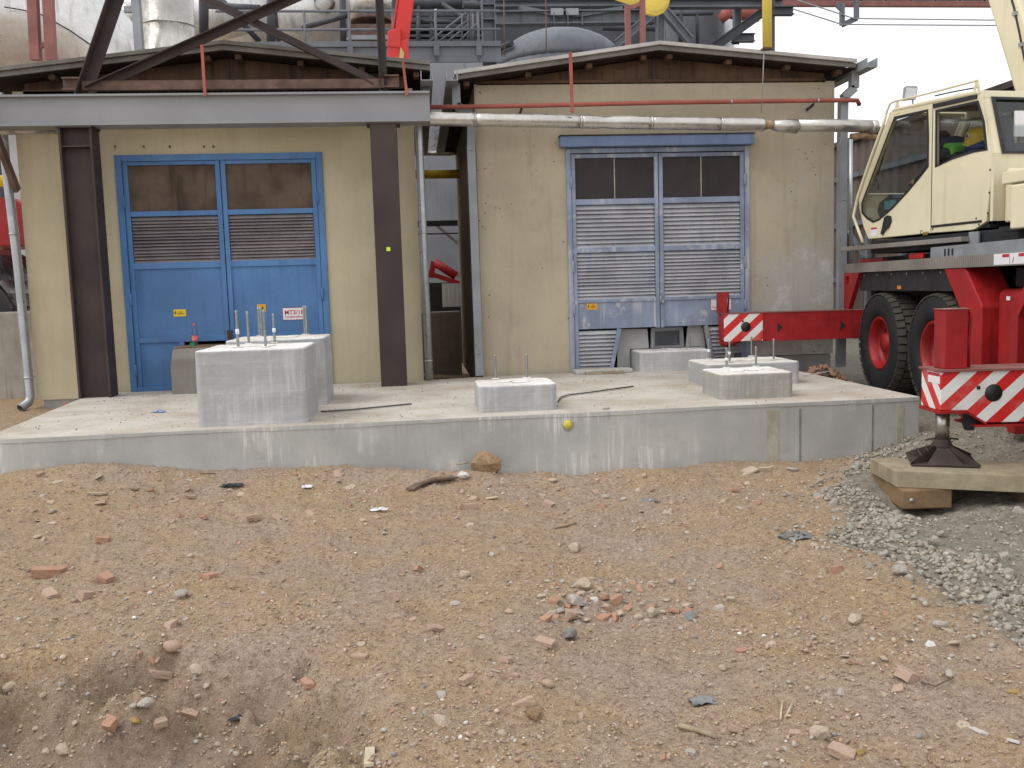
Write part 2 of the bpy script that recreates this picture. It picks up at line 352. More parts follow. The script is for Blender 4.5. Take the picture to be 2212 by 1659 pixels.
# ------------------------------------------------------------------ mesh helpers
WM = {}
class MB:
    """collects shapes; build() links them as ONE mesh object whose origin is the middle of its box"""
    def __init__(s, xf=None): s.v = []; s.f = []; s.xf = xf; s.sm = []
    def add(s, vs, fs, smooth=False):
        b = len(s.v)
        for p in vs:
            p = Vector(p)
            s.v.append(s.xf @ p if s.xf else p)
        for q in fs: s.f.append([i+b for i in q]); s.sm.append(smooth)
        return s
    def box(s, a, b):
        x0, y0, z0 = a; x1, y1, z1 = b
        return s.add([(x0,y0,z0),(x1,y0,z0),(x1,y1,z0),(x0,y1,z0),(x0,y0,z1),(x1,y0,z1),(x1,y1,z1),(x0,y1,z1)],
                     [(0,3,2,1),(4,5,6,7),(0,1,5,4),(1,2,6,5),(2,3,7,6),(3,0,4,7)])
    def hexa(s, p8):
        return s.add(p8, [(0,3,2,1),(4,5,6,7),(0,1,5,4),(1,2,6,5),(2,3,7,6),(3,0,4,7)])
    def bar(s, a, b, w, h, up=(0,0,1)):
        a, b = Vector(a), Vector(b); d = (b-a).normalized(); up = Vector(up)
        if abs(d.dot(up)) > .98: up = Vector((0, 1, 0))
        x = d.cross(up).normalized(); y = x.cross(d)
        x *= w/2; y *= h/2
        return s.hexa([a-x-y, a+x-y, a+x+y, a-x+y, b-x-y, b+x-y, b+x+y, b-x+y])
    def ibeam(s, a, b, w, h, t=.018, up=(0,0,1)):
        a, b = Vector(a), Vector(b); d = (b-a).normalized(); upv = Vector(up)
        x = d.cross(upv).normalized(); y = x.cross(d).normalized()
        o = y*(h/2-t/2)
        s.bar(a+o, b+o, w, t, y); s.bar(a-o, b-o, w, t, y); s.bar(a, b, t*.7, h-2*t, y); return s
    def angle(s, a, b, w, t=.012, up=(0,0,1), flip=1):
        a, b = Vector(a), Vector(b); d = (b-a).normalized(); upv = Vector(up)
        x = d.cross(upv).normalized()*flip; y = x.cross(d).normalized()*flip
        s.bar(a+x*w/2, b+x*w/2, w, t, y); s.bar(a+y*(w/2+t/2), b+y*(w/2+t/2), t, w, y); return s
    def tube(s, pts, r, n=10, cap=True):
        pts = [Vector(p) for p in pts]; N = len(pts)
        rs = r if isinstance(r, (list, tuple)) else [r]*N
        vs = []; prev = None
        for i, p in enumerate(pts):
            t = (pts[min(i+1, N-1)]-pts[max(i-1, 0)]).normalized()
            if prev is None:
                up = Vector((0, 0, 1)) if abs(t.z) < .9 else Vector((0, 1, 0))
                x = t.cross(up).normalized()
            else:
                x = (prev-t*prev.dot(t)).normalized()
            prev = x; y = x.cross(t)
            for k in range(n):
                a = 2*math.pi*k/n; vs.append(p+(x*math.cos(a)+y*math.sin(a))*rs[i])
        fs = []
        for i in range(N-1):
            for k in range(n):
                k2 = (k+1) % n; fs.append((i*n+k, i*n+k2, (i+1)*n+k2, (i+1)*n+k))
        s.add(vs, fs, True)
        if cap: s.add(vs[:n], [tuple(range(n))]); s.add(vs[-n:], [tuple(range(n-1, -1, -1))])
        return s
    def lathe(s, prof, n=24, o=(0,0,0), ax=(0,0,1), cap=True):
        o, ax = Vector(o), Vector(ax).normalized()
        up = Vector((1, 0, 0)) if abs(ax.x) < .9 else Vector((0, 1, 0))
        x = ax.cross(up).normalized(); y = ax.cross(x)
        vs = []
        for (r, h) in prof:
            for k in range(n):
                a = 2*math.pi*k/n; vs.append(o+ax*h+(x*math.cos(a)+y*math.sin(a))*r)
        fs = []
        for i in range(len(prof)-1):
            for k in range(n):
                k2 = (k+1) % n; fs.append((i*n+k, i*n+k2, (i+1)*n+k2, (i+1)*n+k))
        s.add(vs, fs, True)
        if cap:
            if prof[0][0] > 1e-4: s.add(vs[:n], [tuple(range(n-1, -1, -1))])
            if prof[-1][0] > 1e-4: s.add(vs[-n:], [tuple(range(n))])
        return s
    def plate(s, outer, th, fr, holes=()):
        """flat sheet with holes; fr(u,v,w) maps sheet coordinates to space, w across the thickness"""
        loops = [list(outer)]+[list(h) for h in holes]
        flat = [p for l in loops for p in l]
        tris = tessellate_polygon([[Vector((p[0], p[1], 0)) for p in l] for l in loops])
        n = len(flat)
        vs = [fr(p[0], p[1], 0) for p in flat]+[fr(p[0], p[1], th) for p in flat]
        fs = [tuple(t) for t in tris]+[tuple(i+n for i in reversed(t)) for t in tris]
        b = 0
        for l in loops:
            k = len(l)
            for i in range(k): fs.append((b+i, b+(i+1) % k, b+(i+1) % k+n, b+i+n))
            b += k
        return s.add(vs, fs)
    def mesh(s, name, center=True):
        co = s.v
        lo = Vector((min(p.x for p in co), min(p.y for p in co), min(p.z for p in co)))
        hi = Vector((max(p.x for p in co), max(p.y for p in co), max(p.z for p in co)))
        c = (lo+hi)/2 if center else Vector((0, 0, 0))
        me = bpy.data.meshes.new(name)
        me.from_pydata([tuple(p-c) for p in co], [], s.f)
        me.polygons.foreach_set('use_smooth', s.sm)
        bm = bmesh.new(); bm.from_mesh(me); bmesh.ops.remove_doubles(bm, verts=bm.verts, dist=1e-5)
        bmesh.ops.recalc_face_normals(bm, faces=bm.faces); bm.to_mesh(me); bm.free()
        me.update()
        return me, c
    def build(s, name, mat, parent=None, bevel=0, seg=2):
        xf = s.xf
        if parent is not None:
            inv = WM[parent].inverted(); s.v = [inv @ p for p in s.v]
        me, c = s.mesh(name)
        me.materials.append(MT[mat] if isinstance(mat, str) else mat)
        o = bpy.data.objects.new(name, me); COL.objects.link(o)
        o.location = c
        if parent is not None: o.parent = parent
        WM[o] = (WM[parent] if parent is not None else Matrix()) @ Matrix.Translation(c)
        if bevel:
            b = o.modifiers.new('bevel', 'BEVEL'); b.width = bevel; b.segments = seg; b.limit_method = 'ANGLE'; b.angle_limit = R(40)
        return o

def tag(o, label, cat=None, group=None, kind=None):
    if label: o['label'] = label
    if cat: o['category'] = cat
    if group: o['group'] = group
    if kind: o['kind'] = kind
    return o
def empty(name, loc=(0,0,0), rz=0, parent=None):
    o = bpy.data.objects.new(name, None); COL.objects.link(o); o.empty_display_size = .2
    m = Matrix.Translation(Vector(loc)) @ Matrix.Rotation(rz, 4, 'Z')
    if parent is not None:
        l = WM[parent].inverted() @ m; o.parent = parent; o.matrix_local = l
    else:
        o.location = loc; o.rotation_euler = (0, 0, rz)
    WM[o] = m
    return o
def thing(name, label, cat, loc=(0,0,0), rz=0, group=None):
    return tag(empty(name, loc, rz), label, cat, group)
def inst(name, me, mat, loc, parent=None, rot=None, scale=None):
    """another object sharing a mesh; loc in world space for unrotated parents"""
    if mat is not None and not me.materials: me.materials.append(MT[mat])
    o = bpy.data.objects.new(name, me); COL.objects.link(o)
    if parent is not None:
        o.parent = parent; o.location = WM[parent].inverted() @ Vector(loc)
    else: o.location = loc
    if rot: o.rotation_euler = rot
    if scale: o.scale = scale
    WM[o] = (WM[parent] if parent is not None else Matrix()) @ Matrix.Translation(o.location)
    return o
def lettering(body, size, mat, parent, loc, name='lettering', rot=(R(90), 0, 0), align='LEFT', ex=.0006):
    cu = bpy.data.curves.new('txt', 'FONT'); cu.body = body; cu.size = size; cu.align_x = align; cu.extrude = ex; cu.offset = size*.02; cu.resolution_u = 2
    ob = bpy.data.objects.new('txt', cu); COL.objects.link(ob)
    dg = bpy.context.evaluated_depsgraph_get(); me = bpy.data.meshes.new_from_object(ob.evaluated_get(dg))
    bpy.data.objects.remove(ob); bpy.data.curves.remove(cu)
    me.name = name; me.materials.clear(); me.materials.append(MT[mat])
    o = bpy.data.objects.new(name, me); COL.objects.link(o)
    m = Matrix.Translation(Vector(loc)) @ Matrix.Rotation(rot[2], 4, 'Z') @ Matrix.Rotation(rot[0], 4, 'X')
    o.parent = parent; o.matrix_local = WM[parent].inverted() @ m
    return o
XZ = lambda Y: (lambda u, v, w: (u, Y+w, v))            # sheet facing the camera side

# ================================================================== GROUND
def _hash(ix, iy, seed):
    n = (ix.astype(np.int64)*374761393 + iy.astype(np.int64)*668265263 + seed*982451653) & 0x7fffffff
    n = ((n ^ (n >> 13))*1274126177) & 0x7fffffff
    n = n ^ (n >> 16)
    return (n & 0xffff)/65535.0
def vnoise(x, y, f, seed):
    x = x*f+1000; y = y*f+1000
    ix = np.floor(x); iy = np.floor(y); fx = x-ix; fy = y-iy
    fx = fx*fx*(3-2*fx); fy = fy*fy*(3-2*fy)
    a = _hash(ix, iy, seed); b = _hash(ix+1, iy, seed); c = _hash(ix, iy+1, seed); d = _hash(ix+1, iy+1, seed)
    return (a*(1-fx)+b*fx)*(1-fy)+(c*(1-fx)+d*fx)*fy-.5
def sst(a, b, x):
    t = np.clip((x-a)/(b-a), 0, 1); return t*t*(3-2*t)
def gravel_mask(x, y):
    """1 on the grey crushed stone the crane stands on"""
    bx = np.interp(y, [0, 3.7, 4.3, 4.9, 5.4, 6.0, 6.6, 7.2, 7.9, 9, 14], [2.75, 2.6, 2.5, 2.62, 2.55, 2.8, 3.05, 3.35, 3.9, 4.3, 4.6])
    n = vnoise(x, y, 2.2, 31)*.35+vnoise(x, y, 7, 32)*.14
    return sst(-.1, .14, x-bx+n)
def pit_mask(x, y):
    d = np.sqrt(((x+1.6)/1.5)**2+((y-3.1)/1.25)**2)+vnoise(x, y, 1.6, 41)*.5+vnoise(x, y, 5, 42)*.3+vnoise(x, y, 14, 43)*.14
    return 1-sst(.6, 1.02, d)
def hgt(x, y):
    x = np.asarray(x, float); y = np.asarray(y, float)
    near = np.interp(x, [-8, -4.5, -3.4, -2.2, -.8, .2, 1.3, 2.4, 3.4, 8], [.28, .24, .19, .12, .05, .0, -.07, -.07, -.07, -.07])
    wf = sst(4.2, 8.0, y)
    h = near*wf
    h = h + .12*sst(8.5, 11.5, y)*sst(-3.2, -4.2, x)
    g = gravel_mask(x, y)
    gh = -.07+.05*sst(2.5, 3.3, x)+.08*sst(4.0, 5.2, x)*sst(5.4, 7.2, y)+.12*sst(3.9, 4.7, x)*sst(6.9, 8.0, y)+.03*sst(4.4, 6, x)
    h = h*(1-g)+gh*g-.13*np.exp(-((x-3.62)/.42)**2-((y-6.25)/.38)**2)
    p = pit_mask(x, y); h = h-p*.30
    # spoil ridge thrown up against the slab
    ridge = np.exp(-((y-7.75)/.28)**2)*np.clip(vnoise(x, y, 1.1, 51)+.12, 0, 1)*.28*(1-g)
    h = h+ridge*sst(6.8, 7.4, y)
    hole = np.exp(-(((x+1.75)/.28)**2+((y-7.25)/.16)**2)); h = h-hole*.10
    rough = .045*vnoise(x, y, .9, 1)+.045*vnoise(x, y, 2.3, 2)+.03*vnoise(x, y, 6, 3)+.024*vnoise(x, y, 13, 4)+.021*vnoise(x, y, 27, 5)+.013*vnoise(x, y, 44, 9)
    edge = p*(1-p)*4; rough = rough+p*(.07*vnoise(x, y, 4.5, 6)+.04*vnoise(x, y, 11, 7))+edge*(.09*vnoise(x, y, 7, 71)+.05*vnoise(x, y, 18, 72))+g*(.012*vnoise(x, y, 20, 8))
    fade = np.clip(1.0-(np.maximum(np.abs(x)-12, 0)+np.maximum(y-16, 0))/10, 0, 1)
    return h*np.clip(fade+.0, 0, 1)+rough*fade
def gz(x, y): return float(hgt(x, y))
def AG(px, py):
    """the point of the ground seen at that place of the picture"""
    d = ray(px, py); ts = np.arange(1.0, 16.0, .03)
    below = d.z*ts+CZ <= hgt(d.x*ts, d.y*ts)
    if not below.any(): return CAM+d*8
    i = int(np.argmax(below)); ts = np.linspace(ts[max(i-1, 0)], ts[i], 24)
    below = d.z*ts+CZ <= hgt(d.x*ts, d.y*ts); i = int(np.argmax(below)) if below.any() else 23
    p = CAM+d*float(ts[i])
    if p.y > 7.76 and -3.7 < p.x < 4.5: p = AY(px, py, 7.72); p.z = gz(p.x, p.y)
    return p
def axis_samples(fine0, fine1, step, lim):
    a = list(np.arange(fine0, fine1+1e-6, step)); s = step; x = fine1
    while x < lim: s *= 1.25; x += s; a.append(x)
    s = step; x = fine0
    while x > -lim: s *= 1.25; x -= s; a.insert(0, x)
    return np.array(a)
def build_ground():
    xs = axis_samples(-4.4, 5.4, .022, 400); ys = axis_samples(2.3, 8.3, .022, 400)
    X, Y = np.meshgrid(xs, ys); Z = hgt(X, Y)
    nx, ny = len(xs), len(ys)
    V = np.stack([X.ravel(), Y.ravel(), Z.ravel()], 1)
    i = np.arange(nx*ny).reshape(ny, nx)
    F = np.stack([i[:-1, :-1].ravel(), i[:-1, 1:].ravel(), i[1:, 1:].ravel(), i[1:, :-1].ravel()], 1)
    me = bpy.data.meshes.new('ground')
    me.vertices.add(len(V)); me.vertices.foreach_set('co', V.ravel())
    me.loops.add(F.size); me.loops.foreach_set('vertex_index', F.ravel().astype(np.int32))
    me.polygons.add(len(F)); me.polygons.foreach_set('loop_start', np.arange(0, F.size, 4, dtype=np.int32))
    me.polygons.foreach_set('use_smooth', np.ones(len(F), bool))
    me.update(calc_edges=True); me.validate()
    ca = me.color_attributes.new('kind', 'FLOAT_COLOR', 'POINT')
    g = gravel_mask(X, Y).ravel(); p = pit_mask(X, Y).ravel()
    ca.data.foreach_set('color', np.stack([g, p, np.zeros_like(g), np.ones_like(g)], 1).ravel())
    me.materials.append(MT['dirt'])
    o = bpy.data.objects.new('ground', me); COL.objects.link(o); o['kind'] = 'structure'
build_ground()

# ================================================================== FOUNDATION SLAB AND PLINTHS
ZS = .5
def sw(u, v, z): return (u, v, z)
slab = thing('foundation_slab', 'wide new grey concrete foundation slab with lime runs down its front', 'foundation', (.5, 9.5, 0))
SLC = [(-3.62, 7.86), (4.55, 8.03), (4.56, 10.7), (4.35, 11.68), (.83, 11.66), (.6, 11.6), (.1, 11.46), (-3.92, 11.43)]
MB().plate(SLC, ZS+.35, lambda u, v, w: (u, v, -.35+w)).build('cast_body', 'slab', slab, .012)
lip = MB()
fx = np.linspace(-3.6, 4.54, 60); lipz = [ZS-.032-.006*math.sin(i*.37)-.006*rnd.random() for i in range(60)]
vs = []; fs = []
for i, x in enumerate(fx):
    y = 7.86+(x+3.62)*.0208
    d = .003+.002*rnd.random()
    vs += [(x, y-d, ZS-.004), (x, y-d*1.3, lipz[i]), (x, y+.02, lipz[i]-.004), (x, y+.02, ZS-.004)]
for i in range(59):
    for k in range(4): fs.append((i*4+k, i*4+(k+1) % 4, i*4+4+(k+1) % 4, i*4+4+k))
lip.add(vs, fs).build('edge_lip', 'slab', slab)
def form_mark(px0, px1, mat):
    a = AY(px0, 900, 8.0).x; b = AY(px1, 900, 8.0).x; y = 7.86+(a+3.62)*.0208
    MB().box((a, y-.004, -.3), (b, y+.02, ZS-.06)).build('formwork_mark', mat, slab)
form_mark(1657, 1681, 'mouldy_tan'); form_mark(1727, 1731, 'stone_slate'); form_mark(1886, 1889, 'stone_slate'); form_mark(1941, 1955, 'mouldy_tan')
pc = AY(1226.5, 917, 7.955)
MB().lathe([(.0, -.006), (.04, -.006), (.04, .03)], 20, pc, (0, 1, 0)).build('pipe_sleeve_plug', 'foam_yellow', slab)
MB().lathe([(.042, -.001), (.054, -.001), (.054, .02)], 20, pc, (0, 1, 0), False).build('sleeve_rim', 'plinth', slab)

def anchor(parent, px, py, z, h, coupler=True):
    p = AZ(px, py, z)
    e = MB()
    r = .0125
    prof = []
    n = 16
    for i in range(n+1):
        prof.append((r*(1.0 if i % 2 else .88), h*i/n))
    e.lathe([(r, -.03)]+prof, 8, (p.x, p.y, z))
    o = e.build('anchor_bolt', 'bolt_steel', parent)
    if coupler:
        MB().lathe([(.0165, h*.36), (.0165, h*.5)], 8, (p.x, p.y, z)).build('paper_sleeve', 'white_sign', o)
    MB().lathe([(.045, .0), (.045, .004), (.03, .009)], 10, (p.x, p.y, z)).build('grout_ring', 'plinth_brown', o)
CLOUDS = bpy.data.textures.new('cast_unevenness', 'CLOUDS'); CLOUDS.noise_scale = .12; CLOUDS.noise_depth = 3
def roughen(o, st):
    if o is None: return
    m = o.modifiers.new('sub', 'SUBSURF'); m.subdivision_type = 'SIMPLE'; m.levels = 4; m.render_levels = 4
    d = o.modifiers.new('uneven', 'DISPLACE'); d.texture = CLOUDS; d.strength = st; d.mid_level = .5; d.texture_coords = 'GLOBAL'
def plinth(label, x0, x1, y0, y1, z1, mat, bolts, bh, couple=(), cut=.035):
    p = thing('concrete_plinth', label, 'plinth', ((x0+x1)/2, (y0+y1)/2, ZS))
    c = cut
    poly = [(x0+c, y0), (x1-c, y0), (x1, y0+c), (x1, y1-c), (x1-c, y1), (x0+c, y1), (x0, y1-c), (x0, y0+c)]
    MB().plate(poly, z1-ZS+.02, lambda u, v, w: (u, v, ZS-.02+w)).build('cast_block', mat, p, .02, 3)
    roughen(bpy.data.objects[p.name].children[0] if p.children else None, .011)
    for i, (px, py) in enumerate(bolts): anchor(p, px, py, z1, bh[i] if isinstance(bh, list) else bh, i in couple)
    # ragged grout patch left between the bolts
    g = MB(); cx, cy = (x0+x1)/2, (y0+y1)/2
    for k in range(5):
        a = rnd.random()*6.28; rr = .05+.04*rnd.random(); q = (cx+.1*math.cos(a), cy+.06*math.sin(a))
        g.lathe([(rr, 0), (rr*.95, .006), (rr*.5, .011), (0, .012)], 9, (q[0], q[1], z1-.001))
    g.build('grout_patch', 'plinth_brown', p)
plinth('tall white-topped concrete plinth nearest the slab edge with four tall anchor bolts', -1.91, -.985, 8.05, 8.95, 1.15, 'plinth',
       [(514.7, 751), (537.7, 743), (574, 749.8), (593.4, 740.8)], [.33, .31, .33, .28], (0, 3))
plinth('tall concrete plinth behind the nearest tall one, before the blue door', -1.9, -.945, 9.3, 10.12, 1.17, 'plinth',
       [(561, 726.7), (658.7, 722.9), (566, 728), (663, 723.5)], .31, ())
plinth('low lone concrete plinth with two bolts in the middle of the slab', .5, 1.21, 8.2, 8.78, .74, 'plinth', [(1071, 818.7), (1138.6, 817)], .235, ())
plinth('low concrete plinth with brown stained front nearest the right slab end', 2.79, 3.5, 8.39, 9.02, .74, 'plinth_brown', [(1569.5, 794.6), (1633, 792)], .205, (0,))
plinth('low concrete plinth half hidden behind the brown stained one on the right', 3.0, 4.02, 9.47, 10.2, .74, 'plinth', [(1531, 776.6), (1576, 783), (1623.3, 770.2), (1671.4, 777.3)], .23, (0, 1))
plinth('low concrete plinth standing in the opening under the faded blue louvred door', 2.74, 3.67, 11.37, 11.98, .755, 'plinth', [(1380.6, 752.3), (1410.3, 757.4), (1459.5, 747.2), (1490.2, 753.6)], .17, ())
# old rough block under the bottle
ob = thing('old_concrete_block', 'old weathered grey concrete block before the bright blue door', 'concrete block', (-2.45, 11.1, ZS))
bt = MB(); n = 14
pts = [(-2.86, 10.95), (-2.3, 10.9), (-1.98, 10.92), (-1.98, 11.4), (-2.84, 11.4)]
vs = []; ring = []
for k, z in enumerate((ZS-.02, .62, .78, .9, .98, 1.03)):
    for i, (x, y) in enumerate(pts):
        j = .02*(rnd.random()-.5); sh = max(0, z-.9)*.25
        vs.append((x+j+(sh if i in (0, 4) else 0), y+.02*(rnd.random()-.5)+(sh if i < 3 else 0), z))
m = len(pts)
for k in range(5):
    for i in range(m): fs_ = (k*m+i, k*m+(i+1) % m, k*m+m+(i+1) % m, k*m+m+i); bt.add([], []); ring.append(fs_)
ring.append(tuple(range(5*m, 6*m)))
bt.add(vs, ring).build('cast_block', 'block_old', ob, .015)
MB().plate([(-2.82, 10.98), (-2.35, 10.97), (-2.02, 11.0), (-2.02, 11.35), (-2.78, 11.36)], .012, lambda u, v, w: (u, v, 1.032+w)).build('cover_sheet', 'timber_brown', ob, .003)

# loose things on the slab
def rod(label, pts, name='steel_rod', r=.008, mat='rebar'):
    tag(MB().tube(pts, r, 7).build(name, mat), label, 'rod')
zr = ZS+.014
def zp(l): return [AZ(x, y, zr) for x, y in l]
rod('bent grey steel rod lying beside the tall plinth', zp([(693, 889), (705, 888.5), (760, 885), (830, 878), (889, 872.5)]))
rod('curved grey steel rod trailing from the lone two-bolt plinth', zp([(1206, 866), (1212, 858), (1228, 853), (1270, 848), (1320, 841), (1368, 834.5)]))
rod('thin pale wire stretched across the slab toward the right downpipe', [AZ(1735, 812, zr), AZ(1770, 806, zr+.02), AZ(1800, 800.5, zr+.05)], 'wire', .006, 'stone_grey')
c = AZ(1309, 884, ZS)
tag(MB().tube([c+Vector((-.03, 0, .014)), c+Vector((.03, -.01, .014))], .013, 8).build('tube_offcut', 'stone_grey'), 'short grey tube offcut at the slab edge', 'offcut')
def rag(label, px, py, z, s, mats, name, cat, seed, terrain=False):
    rr = random.Random(seed); p = AG(px, py) if terrain else AZ(px, py, z)
    m = MB(); n = 7
    vs = []; fs = []
    for i in range(n):
        for j in range(n):
            u, v = i/(n-1)-.5, j/(n-1)-.5
            vs.append((p.x+(u*1.5+.12*rr.uniform(-1, 1))*s, p.y+(v+.12*rr.uniform(-1, 1))*s, p.z+.004+abs(rr.gauss(0, .14))*s*(1-abs(u)-abs(v)*.5)))
    for i in range(n-1):
        for j in range(n-1):
            if rr.random() < .88: fs.append((i*n+j, (i+1)*n+j, (i+1)*n+j+1, i*n+j+1))
    o = m.add(vs, fs).build(name, mats); s_ = o.modifiers.new('thick', 'SOLIDIFY'); s_.thickness = .003
    tag(o, label, cat)
rag('crumpled blue and white wrapper scrap on the left of the slab', 343, 891, ZS, .085, paint('wrapper', (.2, .28, .5), .5, var=.3, scale=25, wear=(.75, .75, .78), wamt=.5), 'wrapper', 'wrapper', 3)
c = AZ(1335, 801, ZS)
tag(MB().box((1.93, 11.42, ZS+.002), (2.66, 11.66, ZS+.05)).build('concrete_step', 'slab', None, .01), 'low concrete strip at the foot of the faded blue door', 'step')
a = AZ(1330, 806, ZS+.052)
o = MB().box((-.24, -.045, 0), (.24, .045, .028)).build('plank', 'timber_pale', None, .003); o.location = (2.28, 11.36, ZS+.016); o.rotation_euler = (0, 0, R(-4))
tag(o, 'short pale plank lying before the faded blue door', 'plank')

# bottle on the old block
bp = AZ(421.5, 740, 1.047); bp.y = 11.12; bp.x = AY(421.5, 735, 11.12).x; bz = 1.046
bo = thing('drink_bottle', 'clear plastic drink bottle with red label and cap on the old block', 'bottle', (bp.x, bp.y, bz))
MB().lathe([(.0, .002), (.026, .0), (.033, .012), (.033, .07), (.031, .075), (.033, .08), (.033, .135), (.03, .165), (.02, .2), (.0125, .225), (.0125, .238)], 18, (bp.x, bp.y, bz)).build('bottle_body', 'pet', bo)
MB().lathe([(.0335, .055), (.0338, .058), (.0338, .115), (.0335, .118)], 18, (bp.x, bp.y, bz), cap=False).build('paper_label', paint('drink_label', (.75, .16, .12), .5, var=.5, scale=30, wear=(.8, .6, .2), wamt=.45), bo)
MB().lathe([(.015, .233), (.0155, .236), (.015, .256), (.0, .257)], 14, (bp.x, bp.y, bz)).build('screw_cap', paint('cap_red', (.75, .12, .1), .4), bo)
g = thing('green_cup', 'small green plastic lid lying by the drink bottle', 'lid', (bp.x-.015, bp.y-.09, bz))
MB().lathe([(.0, 0), (.028, 0), (.03, .02), (.027, .022), (.025, .006)], 14, (bp.x-.015, bp.y-.1, bz+.012), (.3, -.8, .4)).build('lid_shell', paint('lid_green', (.02, .2, .09), .4), g)

# ================================================================== THE TWO HOUSES
def louver(parent, x0, x1, z0, z1, n, Y, mat, name='slat'):
    p = (z1-z0)/n; L = x1-x0
    m = MB()
    h = p*.62
    m.hexa([(-L/2, -.030, -h), (L/2, -.030, -h), (L/2, -.027, -h), (-L/2, -.027, -h), (-L/2, .016, h*.75), (L/2, .016, h*.75), (L/2, .02, h*.75), (-L/2, .02, h*.75)])
    me, c = m.mesh('slat', False); me.materials.append(MT[mat])
    for i in range(n):
        inst(name, me, None, ((x0+x1)/2, Y, z0+p*(i+.5)), parent, rot=(rnd.gauss(0, .06), rnd.gauss(0, .002), 0))
def frame(parent, x0, x1, z0, z1, w, Y0, Y1, mat, name='rail', bev=.004):
    MB().box((x0, Y0, z0), (x0+w, Y1, z1)).build('stile', mat, parent, bev)
    MB().box((x1-w, Y0, z0), (x1, Y1, z1)).build('stile', mat, parent, bev)
    MB().box((x0+w, Y0+.002, z1-w), (x1-w, Y1, z1)).build('rail', mat, parent, bev)
    MB().box((x0+w, Y0+.002, z0), (x1-w, Y1, z0+w)).build('rail', mat, parent, bev)
def rail(parent, x0, x1, z0, z1, Y0, Y1, mat, name='rail'):
    return MB().box((x0, Y0, z0), (x1, Y1, z1)).build(name, mat, parent, .004)
def hinge(parent, x, z, Y, mat):
    MB().lathe([(.014, -.07), (.016, -.068), (.016, .068), (.014, .07)], 8, (x, Y, z)).build('hinge', mat, parent)

def wavy_roof(parent, x0, xr, x1, z0, zr_, z1, Y0, Y1, th, mat):
    """two slopes of corrugated sheets, waves running down the slope, thick front edge"""
    for (xa, za, xb, zb) in ((x0, z0, xr, zr_), (xr, zr_, x1, z1)):
        nrow = 4; L = (Y1-Y0)/nrow
        for k in range(nrow):
            m = MB(); n = 40; vs = []; fs = []
            for j in range(n+1):
                y = Y0+L*k+(L+.06)*j/n-.0; wv = .016*math.sin(j*math.pi*2*8/n)
                e = .01*k
                vs += [(xa, y, za+wv+e), (xb, y, zb+wv+e), (xb, y, zb+wv+e-.014), (xa, y, za+wv+e-.014)]
            for j in range(n):
                for q in range(4): fs.append((j*4+q, j*4+(q+1) % 4, j*4+4+(q+1) % 4, j*4+4+q))
            fs += [(0, 1, 2, 3), (n*4+3, n*4+2, n*4+1, n*4)]
            m.add(vs, fs, False).build('roof_sheet', mat, parent)
def gable_roof(b, x0, xr, x1, z0, zr_, z1, YF, YB, over, vmat):
    r = empty('roof', (xr, YF, z0), 0, b)
    Y0 = YF-over
    wavy_roof(r, x0, xr, x1, z0, zr_, z1, Y0, YB, .02, 'roof_sheet')
    for (xa, za, xb, zb, side) in ((x0, z0, xr, zr_, -1), (xr, zr_, x1, z1, 1)):
        # front verge board and its lower cover strip
        MB().hexa([(xa, Y0-.012, za-.028), (xb, Y0-.012, zb-.028), (xb, Y0+.02, zb-.028), (xa, Y0+.02, za-.028),
                   (xa, Y0-.012, za+.016), (xb, Y0-.012, zb+.016), (xb, Y0+.02, zb+.016), (xa, Y0+.02, za+.016)]).build('verge_board', vmat, r, .003)
        MB().hexa([(xa, Y0+.022, za-.085), (xb, Y0+.022, zb-.085), (xb, Y0+.05, zb-.085), (xa, Y0+.05, za-.085),
                   (xa, Y0+.022, za-.03), (xb, Y0+.022, zb-.03), (xb, Y0+.05, zb-.03), (xa, Y0+.05, za-.03)]).build('cover_strip', 'roof_under', r)
        MB().hexa([(xa, Y0+.06, za-.1), (xb, Y0+.06, zb-.1), (xb, YB-.1, zb-.1), (xa, YB-.1, za-.1),
                   (xa, Y0+.06, za-.085), (xb, Y0+.06, zb-.085), (xb, YB-.1, zb-.085), (xa, YB-.1, za-.085)]).build('eave_shade_board', 'eave_shade', r)  # added dark sheet: shade of the roof underside put in as colour
        for f in (.06, .36, .66, .93):
            xx = xa+(xb-xa)*f; zz = za+(zb-za)*f
            MB().box((xx-.035, Y0+.1, zz-.16), (xx+.035, Y0+.27, zz-.101)).build('purlin', 'timber_dark', r, .004)
    return r
def gable_boards(b, x0, x1, zb, roofz, Y, n_seams, mat='timber_dark'):
    xs = [x0]+n_seams+[x1]
    for a, c in zip(xs[:-1], xs[1:]):
        mid = [a+.006]+[x for x in (roofz['xr'],) if a < x < c]+[c-.006]
        top = [(x, roofz['z'](x)-.11) for x in mid]
        MB().plate([(mid[0], zb), (mid[-1], zb)]+top[::-1], .03, XZ(Y)).build('gable_panel', mat, b)
        # narrow vertical boarding on the panel: battens proud of it
        bx = a+.06
        while bx < c-.05:
            zt = roofz['z'](bx)-.13
            if zt > zb+.05: MB().box((bx-.004, Y-.006, zb+.01), (bx+.004, Y+.004, zt)).build('batten', 'timber_dark', b)
            bx += .145+.01*rnd.random()
    for s in n_seams:
        MB().box((s-.02, Y-.02, zb), (s+.02, Y+.01, roofz['z'](s)-.11)).build('gable_post', 'steel_brown', b)
    MB().box((x0, Y-.03, zb-.035), (x1, Y+.03, zb+.02)).build('gable_sill', 'timber_dark', b)

